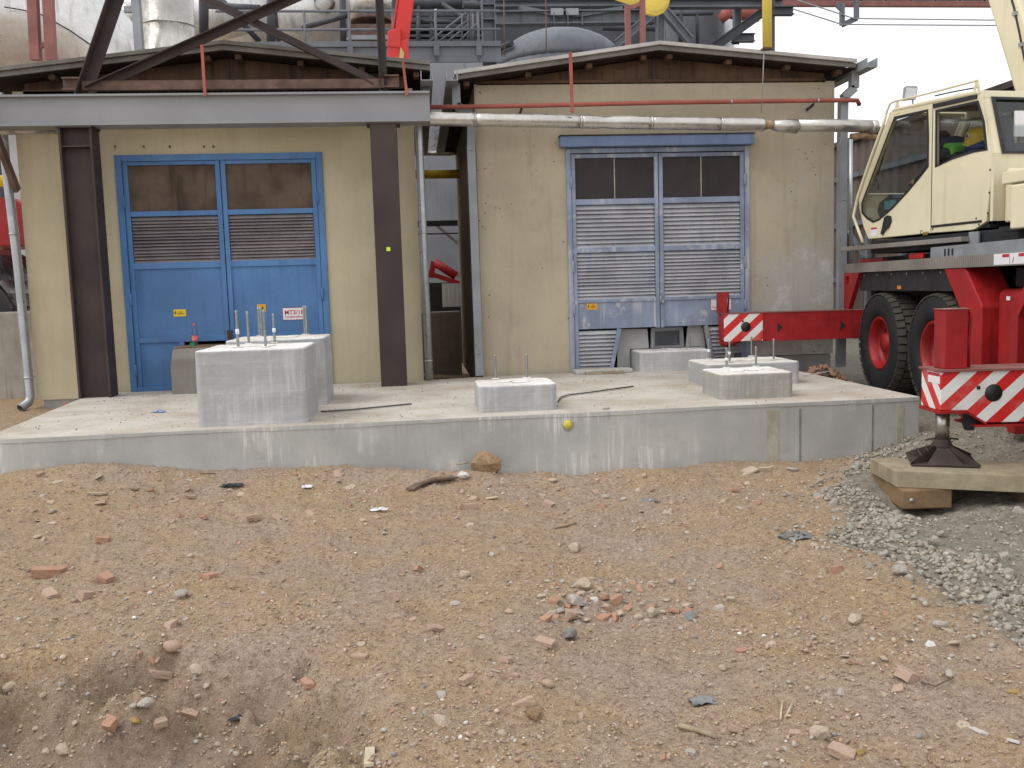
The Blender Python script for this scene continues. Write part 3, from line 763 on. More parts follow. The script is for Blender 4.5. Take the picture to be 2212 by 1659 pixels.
# ---- left house
YL = 11.5
hl = thing('transformer_house', 'yellow plastered house with bright blue door behind the brown columns', 'building', (-2.27, 14, .3))
LX0, LX1, LZ = -4.57, .03, 4.03
DX0, DX1, DZ = -3.48, -1.08, 3.29
wl = MB(); t_ = .25
wl.box((LX0, YL, .44), (DX0, YL+t_, LZ)); wl.box((DX1, YL, .44), (LX1, YL+t_, LZ)); wl.box((DX0, YL, DZ), (DX1, YL+t_, LZ))
wl.build('front_wall', 'plaster_yellow', hl)
MB().box((LX0, YL+t_, .2), (LX0+t_, 17.5, LZ)).build('side_wall', 'plaster_yellow', hl)
MB().box((LX1-t_, YL+t_, .2), (LX1, 17.5, LZ)).build('side_wall', 'plaster_yellow', hl)
MB().box((LX0+t_, 17.25, .2), (LX1-t_, 17.5, LZ)).build('back_wall', 'plaster_yellow', hl)
MB().box((LX0+.06, YL+.02, -.2), (DX0, YL+t_-.02, .445)).build('plinth_course', 'render_grey', hl)
MB().box((DX1, YL+.02, -.2), (LX1, YL+t_-.02, .445)).build('plinth_course', 'render_grey', hl)
MB().box((LX0+t_, YL+t_, .3), (LX1-t_, 17.25, .4)).build('floor', 'render_grey', hl)
RL = dict(x0=-5.14, xr=-2.106, x1=.247, z0=4.155, zr=4.505, z1=4.258)
def rzl(x): return RL['zr']-(RL['xr']-x)*(RL['zr']-RL['z0'])/(RL['xr']-RL['x0']) if x < RL['xr'] else RL['zr']-(x-RL['xr'])*(RL['zr']-RL['z1'])/(RL['x1']-RL['xr'])
gable_roof(hl, RL['x0'], RL['xr'], RL['x1'], RL['z0'], RL['zr'], RL['z1'], YL, 17.6, .3, 'roof_under')
gable_boards(hl, -4.45, -.05, LZ+.0, dict(xr=RL['xr'], z=rzl), YL+.03, [-3.35, -2.13, -1.0])
# door
dl = empty('door_frame', (-2.28, YL, ZS), 0, hl)
frame(dl, DX0, DX1, ZS-.03, DZ, .075, YL-.03, YL+.12, 'blue')
def leaf_left(x0, x1, low):
    d = empty('door_leaf', ((x0+x1)/2, YL, ZS), 0, hl); w_ = .055; Y0, Y1 = YL-.012, YL+.05
    MB().box((x0, Y0, ZS+.02), (x0+w_, Y1, 3.215)).build('stile', 'blue', d, .004)
    MB().box((x1-w_, Y0, ZS+.02), (x1, Y1, 3.215)).build('stile', 'blue', d, .004)
    for (a, b) in ((3.17, 3.213), (2.575, 2.635), (1.955, 2.03), (1.075, 1.14)): rail(d, x0+w_, x1-w_, a, b, Y0+.002, Y1, 'blue')
    MB().box((x0+w_, YL+.02, 2.635), (x1-w_, YL+.03, 3.17)).build('wired_pane', 'pane_rusty', d)
    louver(d, x0+w_+.005, x1-w_-.005, 2.035, 2.572, 14, YL+.025, 'slat_dusty')
    MB().box((x0+w_, YL+.012, 1.14), (x1-w_, YL+.02, 1.955)).build('door_panel', 'blue', d)
    if low:
        MB().box((x0+w_, YL+.015, ZS+.03), (x0+.52, YL+.023, 1.075)).build('door_panel', 'blue', d)
        MB().box((x0+.52, Y0+.003, ZS+.03), (x0+.575, Y1, 1.073)).build('stile', 'blue', d, .003)
    for z in (2.75, 1.6, .75): hinge(d, x0-.005 if low else x1+.005, z, YL-.035, 'blue')
leaf_left(DX0+.08, -2.285, True); leaf_left(-2.275, DX1-.08, False)
MB().box((-2.31, YL-.03, .95), (-2.25, YL-.012, 1.2)).build('lock_bar', 'steel_brown', hl)
for px in (249, 311, 367, 441, 461):
    q = AY(px, 317, YL); MB().box((q.x-.008, YL-.02, q.z-.012), (q.x+.008, YL+.002, q.z+.012)).build('wall_hook', 'steel_rust', hl)
# spray paint mark on the plinth course
sp = AY(137, 860, YL); m = MB()
for dx, dz, rr in ((0, .02, .03), (-.015, -.05, .045), (.02, .055, .02), (-.06, -.02, .015)):
    m.lathe([(rr, 0), (rr*.3, .0015), (0, .002)], 9, (sp.x+dx, YL+.018, .42+dz-.1), (0, -1, 0))
m.build('spray_mark', 'spray_pink', hl)

# ---- right house
YR = 11.72
hr = thing('transformer_house', 'buff rendered house with faded blue louvred door behind the low plinths', 'building', (3.1, 14, .3))
RX0, RX1, RZ = .79, 5.42, 4.12
EX0, EX1, EZ = 1.91, 4.28, 3.33
wr = MB()
wr.box((RX0, YR, .44), (EX0, YR+t_, RZ)); wr.box((EX1, YR, .62), (RX1, YR+t_, RZ)); wr.box((EX0, YR, EZ), (EX1, YR+t_, RZ))
wr.build('front_wall', 'plaster_buff', hr)
MB().box((RX0, YR+t_, .2), (RX0+t_, 17.5, RZ)).build('side_wall', 'plaster_buff', hr)
MB().box((RX1-t_, YR+t_, .2), (RX1, 17.5, RZ)).build('side_wall', 'plaster_buff', hr)
MB().box((RX0+t_, 17.25, .2), (RX1-t_, 17.5, RZ)).build('back_wall', 'plaster_buff', hr)
MB().box((RX0+.02, YR+.02, -.2), (EX0, YR+t_-.02, .445)).build('plinth_course', 'render_grey', hr)
MB().box((EX1, YR+.03, -.2), (RX1-.02, YR+t_-.02, .61)).build('plinth_course', 'render_grey', hr)
MB().box((RX0+t_, YR+t_, .3), (RX1-t_, 17.25, .42)).build('floor', 'render_grey', hr)
RR_ = dict(x0=.534, xr=3.06, x1=5.57, z0=4.195, zr=4.535, z1=4.306)
def rzr(x): return RR_['zr']-(RR_['xr']-x)*(RR_['zr']-RR_['z0'])/(RR_['xr']-RR_['x0']) if x < RR_['xr'] else RR_['zr']-(x-RR_['xr'])*(RR_['zr']-RR_['z1'])/(RR_['x1']-RR_['xr'])
gable_roof(hr, RR_['x0'], RR_['xr'], RR_['x1'], RR_['z0'], RR_['zr'], RR_['z1'], YR, 17.6, .3, 'roof_sheet')
gable_boards(hr, .82, 5.3, RZ+.02, dict(xr=RR_['xr'], z=rzr), YR+.03, [1.9, 3.06, 4.75])
# canopy box over the door
hd = empty('door_header', (3.06, YR, 3.4), 0, hr)
MB().box((1.83, YR-.14, 3.325), (4.305, YR, 3.455)).build('header_box', 'blue_header', hd, .006)
MB().box((1.82, YR-.15, 3.456), (4.315, YR+.0, 3.468)).build('header_cap', 'steel_brown', hd)
dr = empty('door_frame', (3.1, YR, ZS), 0, hr)
MB().box((EX0, YR-.03, ZS-.02), (EX0+.06, YR+.12, EZ-.01)).build('stile', 'blue_faded', dr, .004)
MB().box((EX1-.06, YR-.03, ZS+.1), (EX1, YR+.12, EZ-.01)).build('stile', 'blue_faded', dr, .004)
MB().box((EX0+.06, YR-.028, EZ-.07), (EX1-.06, YR+.12, EZ-.012)).build('rail', 'blue_faded', dr, .004)
def leaf_right(x0, x1, left):
    d = empty('door_leaf', ((x0+x1)/2, YR, 1), 0, hr); w_ = .05; Y0, Y1 = YR-.014, YR+.05
    zb = 1.04
    MB().box((x0, Y0, zb if not left else ZS+.02), (x0+w_, Y1, 3.25)).build('stile', 'blue_faded', d, .004)
    MB().box((x1-w_, Y0, zb if left else ZS+.15), (x1, Y1, 3.25)).build('stile', 'blue_faded', d, .004)
    for (a, b) in ((3.2, 3.248), (2.62, 2.69), (2.02, 2.085), (1.385, 1.43)): rail(d, x0+w_, x1-w_, a, b, Y0+.002, Y1, 'blue_faded')
    xm = (x0+x1)/2
    MB().box((x0+w_, YR+.02, 2.69), (xm-.006, YR+.028, 3.2)).build('wired_pane', 'pane_dark', d)
    MB().box((xm+.006, YR+.02, 2.69), (x1-w_, YR+.028, 3.2)).build('wired_pane', 'pane_dark', d)
    MB().box((xm-.006, YR+.012, 2.69), (xm+.006, YR+.03, 3.2)).build('glazing_bar', 'stone_grey', d)
    louver(d, x0+w_+.005, x1-w_-.005, 2.088, 2.618, 10, YR+.025, 'slat_pale')
    louver(d, x0+w_+.005, x1-w_-.005, 1.433, 2.018, 13, YR+.025, 'slat_pale')
    MB().box((x0+.002, YR+.003, 1.05), (x1-.002, YR+.012, 1.384)).build('door_panel', 'blue_faded', d)
    for z in (2.9, 1.85, 1.3): hinge(d, x0-.006 if left else x1+.006, z, YR-.03, 'blue_faded')
leaf_right(EX0+.065, 3.09, True); leaf_right(3.1, EX1-.065, False)
MB().lathe([(.012, -.05), (.014, .05)], 8, (3.1, YR-.03, 1.4)).build('door_bolt', 'zinc_dull', hr)
MB().lathe([(.0, -.012), (.022, -.012), (.022, .012), (0, .012)], 10, (3.13, YR-.03, 1.37), (0, 1, 0)).build('padlock', 'zinc_dull', hr)
# bottom part: louvred side panels cut back on a slant, loose sheets leaning in the gap
lo = empty('lower_door_panel', (2.2, YR, ZS), 0, hr)
for i in range(10):
    z = .53+.05*i+.025; xe = 2.42+.1*(z-.5)/.5
    MB().hexa([(1.985, YR-.01, z-.026), (xe, YR-.01, z-.026), (xe, YR-.006, z-.026), (1.985, YR-.006, z-.026), (1.985, YR+.035, z+.02), (xe+.008, YR+.035, z+.02), (xe+.008, YR+.039, z+.02), (1.985, YR+.039, z+.02)]).build('slat', 'slat_pale', lo)
MB().bar((2.44, YR+.01, ZS+.01), (2.555, YR+.01, 1.045), .05, .05, (0, 1, 0)).build('slanted_post', 'blue_faded', lo)
MB().box((1.976, YR-.016, ZS-.01), (2.42, YR+.03, ZS+.028)).build('rail', 'blue_faded', lo)
l2 = empty('lower_door_panel', (4.0, YR, ZS), 0, hr)
for i in range(10):
    z = .53+.05*i+.025; xe = 3.8-.08*(z-.5)/.5
    MB().hexa([(xe, YR-.01, z-.026), (4.16, YR-.01, z-.026), (4.16, YR-.006, z-.026), (xe, YR-.006, z-.026), (xe-.008, YR+.035, z+.02), (4.16, YR+.035, z+.02), (4.16, YR+.039, z+.02), (xe-.008, YR+.039, z+.02)]).build('slat', 'slat_pale', l2)
MB().bar((3.79, YR+.01, ZS+.01), (3.7, YR+.01, 1.045), .05, .05, (0, 1, 0)).build('slanted_post', 'zinc_dull', l2)
MB().box((4.16, YR-.012, ZS), (4.222, YR+.03, 1.045)).build('stile', 'blue_faded', l2)
def leaning(label, pl, Yb, lean, mat):
    z0 = min(p[1] for p in pl)
    o = MB().plate(pl, .012, lambda u, v, w: (u, Yb+w+(v-z0)*lean, v)).build('cover_sheet', mat, None, .004); return tag(o, label, 'sheet')
leaning('pale grey sheet standing left in the gap under the faded blue door', [(2.56, .5), (2.733, .5), (2.733, .762), (2.99, .762), (2.97, 1.02), (2.63, 1.03), (2.57, .98)], 11.9, 0, 'sheet_grey')
leaning('pale grey sheet standing right in the gap under the faded blue door', [(3.48, .762), (3.677, .762), (3.677, .5), (3.78, .5), (3.72, 1.0), (3.69, 1.035), (3.51, 1.035)], 11.9, 0, 'sheet_grey')
ms = thing('mesh_panel', 'grey framed wire mesh panel between two pale sheets behind the rear plinth', 'mesh panel', (3.25, 11.9, .76))
MB().plate([(3.01, .762), (3.465, .762), (3.45, 1.03), (3.02, 1.03)], .02, XZ(11.9), [[(3.07, .79), (3.41, .79), (3.4, .985), (3.075, .985)]]).build('panel_frame', 'zinc_dull', ms, .003)
m = MB()
for i in range(16): x = 3.09+.31*i/15; m.box((x-.002, 11.906, .79), (x+.002, 11.91, .986))
for i in range(10): z = .795+.185*i/9; m.box((3.072, 11.911, z-.002), (3.41, 11.915, z+.002))
m.build('wire_mesh', 'zinc_dull', ms)

# ---- signs
def sign(label, x0, x1, z0, z1, Y, mat, cat='sign', tilt=0):
    s = thing('warning_sign' if 'warning' in label else 'door_sign', label, cat, ((x0+x1)/2, Y, (z0+z1)/2))
    MB().box((x0, Y-.004, z0), (x1, Y, z1)).build('sign_plate', mat, s, .0015)
    return s
def print_line(parent, x0, x1, z0, z1, Y, mat='print_brown'):
    MB().box((x0, Y-.0056, z0), (x1, Y-.005, z1)).build('printed_line', mat, parent)
def bolt_mark(parent, cx, cz, h, Y, mat='black_print'):
    k = h
    MB().plate([(cx+.05*k, cz+.5*k), (cx-.22*k, cz-.02*k), (cx-.02*k, cz-.02*k), (cx-.12*k, cz-.5*k), (cx+.22*k, cz+.1*k), (cx+.03*k, cz+.1*k), (cx+.2*k, cz+.5*k)], .0006, XZ(Y-.0052)).build('lightning_mark', mat, parent)
a = AY(375, 684, YL); b = AY(401, 668, YL)
s = sign('yellow high-voltage warning sign on the left leaf of the bright blue door', a.x, b.x, a.z, b.z, YL+.011, 'yellow_sign')
Ys = YL+.007
bolt_mark(s, a.x+.022, (a.z+b.z)/2, .055, Ys)
print_line(s, a.x+.062, a.x+.1, b.z-.036, b.z-.026, Ys); print_line(s, a.x+.045, a.x+.118, b.z-.056, b.z-.046, Ys)
a = AY(556, 674.5, YL); b = AY(573.5, 657, YL)
s = sign('orange warning sign on the right leaf of the bright blue door, behind the bolts', a.x, b.x, a.z, b.z, YL+.011, 'orange_sign')
bolt_mark(s, (a.x+b.x)/2+.01, (a.z+b.z)/2-.005, .06, YL+.007)
a = AY(610.8, 692, YL); b = AY(658, 663.5, YL)
s = sign('white sign with red letters on the right leaf of the bright blue door', a.x, b.x, a.z, b.z, YL+.011, 'red_print')
MB().box((a.x+.006, YL+.004, a.z+.006), (b.x-.006, YL+.0065, b.z-.006)).build('sign_field', 'white_sign', s)
lettering('MT3/1B', .073, 'red_print', s, (a.x+.024, YL+.0034, b.z-.082))
lettering('Transzformátor', .035, 'red_print', s, (a.x+.02, YL+.0034, b.z-.122))
a = AY(1267.5, 669.5, YR); b = AY(1290, 655, YR)
s = sign('small orange warning sign on the left leaf of the faded blue door', a.x, b.x, a.z, b.z, YR+.003, 'orange_sign')
bolt_mark(s, a.x+.022, (a.z+b.z)/2, .05, YR-.001)
print_line(s, a.x+.06, a.x+.1, b.z-.024, b.z-.016, YR-.001); print_line(s, a.x+.05, a.x+.118, b.z-.043, b.z-.034, YR-.001); print_line(s, a.x+.06, a.x+.11, b.z-.06, b.z-.052, YR-.001)
a = AY(1535, 671, YR); b = AY(1580, 643.5, YR)
s = sign('white sign with faded red letters behind the red outrigger post', a.x, b.x, a.z, b.z, YR+.003, 'red_print')
MB().box((a.x+.005, YR-.004, a.z+.005), (b.x-.005, YR-.0015, b.z-.005)).build('sign_field', 'white_sign', s)
lettering('S', .068, 'red_print', s, (a.x+.075, YR-.0046, b.z-.085)); lettering('Transz', .033, 'red_print', s, (a.x+.02, YR-.0046, b.z-.125))

# ---- downpipes
def downpipe(label, pts, r, mat, square=False, straps=(), outlet=False):
    p = thing('downpipe', label, 'downpipe', pts[-1])
    m = MB()
    if square:
        for a, b in zip(pts[:-1], pts[1:]): 
            d = (Vector(b)-Vector(a)).normalized()*r*.9
            m.bar(Vector(a)-d*.0, Vector(b)+d*.0, 2*r, 2*r, (0, 1, 0) if abs((Vector(b)-Vector(a)).normalized().y) < .5 else (1, 0, 0))
    else: m.tube(pts, r, 14, not outlet)
    m.build('pipe_run', mat, p)
    for z in straps:
        for a, b in zip(pts[:-1], pts[1:]):
            a, b = Vector(a), Vector(b)
            if min(a.z, b.z) <= z <= max(a.z, b.z) and abs(a.z-b.z) > .3:
                q = a+(b-a)*((z-a.z)/(b.z-a.z))
                MB().lathe([(r*1.12, -.012), (r*1.12, .012)], 14, q, (b-a).normalized() if not square else (0, 0, 1)).build('pipe_clip', mat, p)
                MB().bar(q+Vector((0, r, 0)), q+Vector((0, r+.12, 0)), .012, .012, (0, 0, 1)).build('clip_stay', mat, p)
    return p
x = AY(36, 540, 11.42).x
p0 = [(x-.04, 11.42, 4.0), (x-.04, 11.42, 3.2), (x, 11.42, 2.0), (x+.015, 11.42, .5), (x-.0, 11.4, .43), (x-.06, 11.3, .37)]
downpipe('zinc downpipe at the left corner of the yellow house', p0, .05, 'zinc', straps=(2.4, .72), outlet=True)
m = MB()
x = .175; Yd = 11.36
downpipe('shiny zinc downpipe at the right corner of the yellow house', [(.19, Yd, 4.0), (.19, Yd, 3.93), (.1, Yd, 3.82), (.08, Yd, 3.7), (.085, Yd, 3.4), (.09, Yd, 2), (.1, Yd, .52)], .048, 'zinc', straps=(2.3, .75))
x = AY(1003, 300, 11.62).x
downpipe('square grey downpipe at the left corner of the buff house', [(.56, 11.62, 4.12), (.56, 11.62, 3.83), (.74, 11.62, 3.74), (.72, 11.62, 3.3), (.73, 11.62, .52)], .05, 'zinc_dull', True, straps=(3.3, .8))
downpipe('square grey downpipe at the right corner of the buff house', [(5.62, 11.6, 4.22), (5.62, 11.6, 4.0), (5.48, 11.6, 3.88), (5.47, 11.6, 3.2), (5.47, 11.6, .45)], .05, 'zinc_dull', True, straps=(2.6, 1.2))
def gutter_box(label, c, s):
    g = thing('gutter', label, 'gutter', c)
    x, y, z = c
    MB().plate([(-.07, .06), (-.07, -.05), (.07, -.05), (.07, .06), (.06, .06), (.06, -.04), (-.06, -.04), (-.06, .06)], 6.0, lambda u, v, w: (x+u, y+w, z+v)).build('gutter_trough', 'zinc_dull', g)
gutter_box('zinc eaves gutter of the yellow house above the passage', (.2, 11.0, 4.06), 1)
gutter_box('zinc eaves gutter of the buff house above the passage', (.5, 11.2, 4.1), 1)
gutter_box('zinc eaves gutter at the right end of the buff house', (5.66, 11.2, 4.22), 1)

# ================================================================== STEEL FRAME IN FRONT OF THE LEFT HOUSE
YC = 11.0
cl = thing('steel_column', 'dark brown H-section steel column at the left of the bright blue door', 'column', (-3.7, YC, ZS))
MB().box((-3.875, YC-.13, ZS), (-3.85, YC+.13, 3.52)).build('flange', 'steel_brown', cl)
MB().box((-3.545, YC-.13, ZS), (-3.52, YC+.13, 3.52)).build('flange', 'steel_brown', cl)
MB().box((-3.85, YC-.04, ZS), (-3.545, YC-.025, 3.52)).build('web', 'steel_brown', cl)
MB().box((-3.85, YC-.12, 3.3), (-3.545, YC+.0, 3.315)).build('stiffener', 'steel_brown', cl)
cr = thing('steel_column', 'dark brown scuffed steel column at the right of the bright blue door', 'column', (-.32, YC, ZS))
MB().box((-.47, YC-.14, ZS), (-.17, YC-.115, 3.52)).build('flange', 'steel_brown', cr)
MB().box((-.47, YC+.115, ZS), (-.17, YC+.14, 3.52)).build('flange', 'steel_brown', cr)
MB().box((-.33, YC-.115, ZS), (-.31, YC+.115, 3.52)).build('web', 'steel_brown', cr)
for c_, x_ in ((cl, -3.6975), (cr, -.32)):
    MB().box((x_-.19, YC-.15, 3.505), (x_+.19, YC+.15, 3.526)).build('cap_plate', 'steel_brown', c_)
a = AY(839, 538, YC-.145)
tag(MB().box((a.x-.022, YC-.146, a.z-.022), (a.x+.022, YC-.142, a.z+.022)).build('sticker', 'lime_sign'), 'small lime square sticker on the scuffed brown column', 'sticker')
gb = thing('steel_beam', 'long grey steel I-beam resting on the two brown columns', 'beam', (-3, YC, 3.53))
MB().box((-7.2, YC-.15, 3.84), (.22, YC+.15, 3.863)).build('top_flange', 'steel_grey', gb)
MB().box((-7.2, YC-.15, 3.527), (.22, YC+.15, 3.55)).build('bottom_flange', 'steel_grey', gb)
MB().box((-7.2, YC-.10, 3.55), (.22, YC-.085, 3.84)).build('web', 'steel_grey', gb)
# truss standing on the beam
YT = 11.0
tr = thing('steel_truss', 'brown cross-braced steel truss standing on the grey beam', 'truss', (-2, YT, 3.87))
def memb(p, q, w, name='brace', mat='steel_brown', ang=True, d=0):
    a = AY(p[0], p[1], YT+d); b = AY(q[0], q[1], YT+d)
    m = MB()
    if ang: m.angle(a, b, w, .012, (0, -1, 0))
    else: m.bar(a, b, w, w)
    m.build(name, mat, tr)
def ext(p, q, k): return (p[0]+(q[0]-p[0])*k, p[1]+(q[1]-p[1])*k)
memb((170, 206), ext((170, 206), (240, 0), 1.35), .13, 'leaning_leg')
memb((822, 206), ext((822, 206), (812, 0), 1.35), .085, 'post', d=.01)
memb((186, 190), ext((186, 190), (620, -4), 1.2), .085, 'brace', d=-.03)
memb((808, 184), ext((808, 184), (432, 0), 1.3), .085, 'brace', d=.03)
a = AY(180, 187, YT); b = AY(830, 187, YT)
MB().box((a.x, YT-.05, a.z-.05), (b.x, YT-.035, a.z+.05)).build('chord_web', 'steel_rust', tr)
MB().box((a.x, YT-.035, a.z+.035), (b.x, YT+.05, a.z+.049)).build('chord_flange', 'steel_rust', tr)
MB().box((a.x, YT-.035, a.z-.049), (b.x, YT+.05, a.z-.035)).build('chord_flange', 'steel_rust', tr)
for (x0, x1) in ((a.x-.22, a.x-.02), (b.x+.0, b.x+.17)):
    MB().ibeam((x0, YT+.02, a.z+.03), (x1, YT+.02, a.z+.03), .1, .14).build('chord_stub', 'steel_rust', tr)
for px in (168, 822):
    q = AY(px, 206, YT); MB().lathe([(.075, 0), (.075, .012), (.03, .03)], 10, (q.x, YT, 3.864)).build('base_shoe', 'steel_grey', tr)
# red tie rods hanging from the roofs down to the pipes
def tie(label, p, q, Y, w=.03, mat='pipe_red', name='tie_rod', cat='rod'):
    a = AY(p[0], p[1], Y); b = AY(q[0], q[1], Y)
    tag(MB().bar(a, b, w, w).build(name, mat), label, cat)
tie('thin red rod before the gable of the yellow house', (436, 97), (443, 208), 10.84)
tie('thin red rod by the right eave of the yellow house', (870, 130), (879, 206), 10.84)
tie('red hanger rod from the buff house roof down to the silver pipe', (1232, 113), (1236, 243), 11.08, .036)

# ================================================================== PIPES ALONG THE RIGHT HOUSE
rp = thing('red_pipe', 'thin red pipe running along the top of the buff house wall', 'pipe', (2.9, 11.5, 3.82))
MB().tube([(-.3, 11.5, 3.80), (1.5, 11.5, 3.81), (3.2, 11.5, 3.83), (5.5, 11.5, 3.835), (5.62, 11.5, 3.83), (5.67, 11.55, 3.79)], .028, 12).build('pipe_run', 'pipe_red', rp)
for x in (1.95, 3.98, 5.1): MB().lathe([(.034, -.012), (.034, .012)], 12, (x, 11.5, 3.815+.004*x), (1, 0, 0)).build('pipe_clip', 'zinc', rp)
for x in (1.35, 5.05): MB().bar((x, 11.5, 3.79), (x, 11.72, 3.76), .02, .03).build('wall_bracket', 'steel_brown', rp)
sp_ = thing('insulated_pipe', 'dented silver clad pipe crossing in front of the buff house', 'pipe', (3, 11.2, 3.55))
zc = lambda x: 3.612-.0285*(x-.2)
segs = [-1.2, -.1, .75, 2.02, 2.88, 3.75, 4.28]
for i, (a, b) in enumerate(zip(segs[:-1], segs[1:])):
    r0 = .078+.002*(i % 2)
    pts = []; N = 14
    for k in range(N+1):
        x = a+(b-a)*k/N
        pts.append((x, 11.2+.004*math.sin(x*7), zc(x)-.006*math.exp(-((x-2.35)/.14)**2)))
    rr = [r0*(1+.02*math.sin(i*3+k*1.7))-.012*math.exp(-((p[0]-2.3)/.09)**2) for k, p in enumerate(pts)]
    MB().tube(pts, rr, 18).build('cladding_section', 'cladding', sp_)
for x in segs[1:-1]: MB().lathe([(.083, -.012), (.084, .012)], 18, (x, 11.2, zc(x)), (1, 0, -.0285)).build('seam_band', 'cladding', sp_)
# torn piece, then the last sections
tp = [(4.28, 11.2, zc(4.28)), (4.36, 11.2, zc(4.36)), (4.45, 11.2, zc(4.45))]
MB().tube(tp, [.066, .05, .055], 12).build('bare_lagging', 'clod', sp_)
MB().tube([(4.4, 11.2, zc(4.4)-.004), (4.55, 11.2, zc(4.55)-.012), (4.7, 11.2, zc(4.7)-.012)], [.062, .083, .088], 18).build('cladding_section', 'cladding', sp_)
MB().tube([(4.7, 11.2, zc(4.7)), (5.3, 11.2, zc(5.3)+.005), (5.72, 11.2, zc(5.7)+.0)], [.078, .078, .077], 18).build('cladding_section', 'cladding', sp_)
MB().lathe([(.079, -.01), (.08, .06), (.06, .075)], 18, (5.66, 11.2, zc(5.66)), (1, 0, 0)).build('end_cap', 'cladding', sp_)
MB().tube([(5.4, 11.22, zc(5.4)-.12), (5.6, 11.22, zc(5.6)-.11), (5.85, 11.3, zc(5.6)-.13)], [.035, .045, .03], 8).build('hanging_lagging', 'clod', sp_)

# ================================================================== BEHIND THE HOUSES
def solid(name, label, cat, mb, mat, group=None, bevel=0):
    return tag(mb.build(name, mat, None, bevel), label, cat, group)
# big bent duct at the top left
YD = 19.5
du = thing('flue_duct', 'huge silver clad flue duct bending down behind the yellow house roof', 'duct', (-6, YD, 4))
c0 = [AY(-420, 40, YD), AY(-100, 45, YD), AY(15, 50, YD)]
MB().tube(c0, [1.35, 1.35, 1.35], 40, False).build('duct_section', 'duct', du)
pts = [(14, 50), (60, 53), (105, 60), (150, 76), (195, 102), (240, 140), (300, 200)]
MB().tube([AY(x, y, YD-.05) for x, y in pts], [1.28, 1.24, 1.2, 1.12, 1.0, .86, .74], 40, False).build('duct_elbow', 'duct', du)
MB().lathe([(1.30, -.03), (1.42, -.03), (1.42, .03), (1.30, .03)], 40, AY(14, 50, YD), (1, 0, -.02), False).build('flange_ring', 'cladding', du)
MB().tube([AY(9, 15, YD-1.42), AY(50, 22, YD-1.36), AY(90, 32, YD-1.3), AY(150, 65, YD-1.2), AY(212, 108, YD-1.0)], .012, 5).build('cable', 'black_metal', du)
# two pairs of red posts on the roofs
def post_pair(label, a0, a1, b0, b1, r0, r1, Y, w):
    p = thing('roof_ladder', label, 'ladder', AY(a1[0], a1[1], Y))
    MB().bar(AY(*a0, Y), AY(*a1, Y), w, w).build('stile', 'post_red', p)
    MB().bar(AY(*b0, Y), AY(*b1, Y), w, w).build('stile', 'post_red', p)
    if r0: MB().bar(AY(*r0, Y), AY(*r1, Y), .05, .05).build('rung', 'post_red', p)
post_pair('red steel post pair on the roof of the yellow house', (70, -30), (78, 130), (103, -30), (111, 130), (84, 103), (98, 95), 13.2, .12)
post_pair('red steel post pair on the ridge of the buff house', (1355, 12), (1357, 100), (1387.5, -30), (1388.5, 100), (1357, 18), (1384, 9), 13.2, .07)
# thick upright stacks
def cyl(name, label, cat, px0, px1, py0, py1, Y, mat, bands=(), n=40, ztop=None, zbot=None, parts=True):
    a = AY(px0, (py0+py1)/2, Y); b = AY(px1, (py0+py1)/2, Y); r = (b.x-a.x)/2; x = (a.x+b.x)/2
    z1 = AY((px0+px1)/2, py0, Y).z if ztop is None else ztop; z0 = AY((px0+px1)/2, py1, Y).z if zbot is None else zbot
    t = thing(name, label, cat, (x, Y, z0))
    MB().lathe([(r, z0), (r, z1)], n, (x, Y, 0)).build('shell', mat, t)
    for (py, h, k) in bands:
        z = AY((px0+px1)/2, py, Y).z; MB().lathe([(r*k, z-h), (r*k, z)], n, (x, Y, 0)).build('band', mat, t)
    return t, x, r
cyl('exhaust_stack', 'upright silver clad stack behind the left end of the yellow house', 'stack', 304, 418, -60, 100, 17.9, 'cladding', [(56, 1.6, 1.012), (56.5, .03, 1.02)], zbot=.0, ztop=7.5)
t, x, r = cyl('exhaust_stack', 'bright silver pipe end hanging above the walkway by the red boom', 'stack', 755, 847, -60, 48, 18.6, 'cladding', ztop=7.5)
z = AY(800, 48, 18.6).z
MB().lathe([(r*.98, z-.02), (r*1.02, z-.0), (r*1.02, z+.03)], 40, (x, 18.6, 0)).build('rusty_rim', 'steel_rust', t)
hh = thing('rusty_hopper', 'rusty open hopper under the hanging silver pipe end', 'hopper', (x, 18.6, z-.6))
MB().box((x-r*.95, 18.2, z-.36), (x+r*.95, 19.0, z-.14)).build('hopper_box', 'steel_rust', hh)
MB().box((x-r*.98, 18.14, z-.44), (x+r*.98, 18.2, z-.36)).build('front_lip', 'zinc_dull', hh)
tag(MB().box((AY(286, 50, 17.2).x, 17.2, 0), (AY(303, 50, 17.2).x, 17.36, 7.5)).build('steel_post', 'zinc_dull'), 'pale grey steel post left of the upright silver stack', 'post')
sb = AY(268, 19, 17.3); sb2 = AY(288, 19, 17.3)
tag(MB().box((sb.x, 17.26, sb.z-.06), (sb2.x, 17.36, sb.z+.04)).build('steel_crosspiece', 'zinc_dull'), 'short pale crosspiece beside the pale grey post', 'beam')
solid('flue_pipe', 'dull silver pipe stub behind the pale grey post', 'pipe', MB().tube([AY(262, 40, 20), AY(300, 42, 20)], .32, 20), 'cladding')
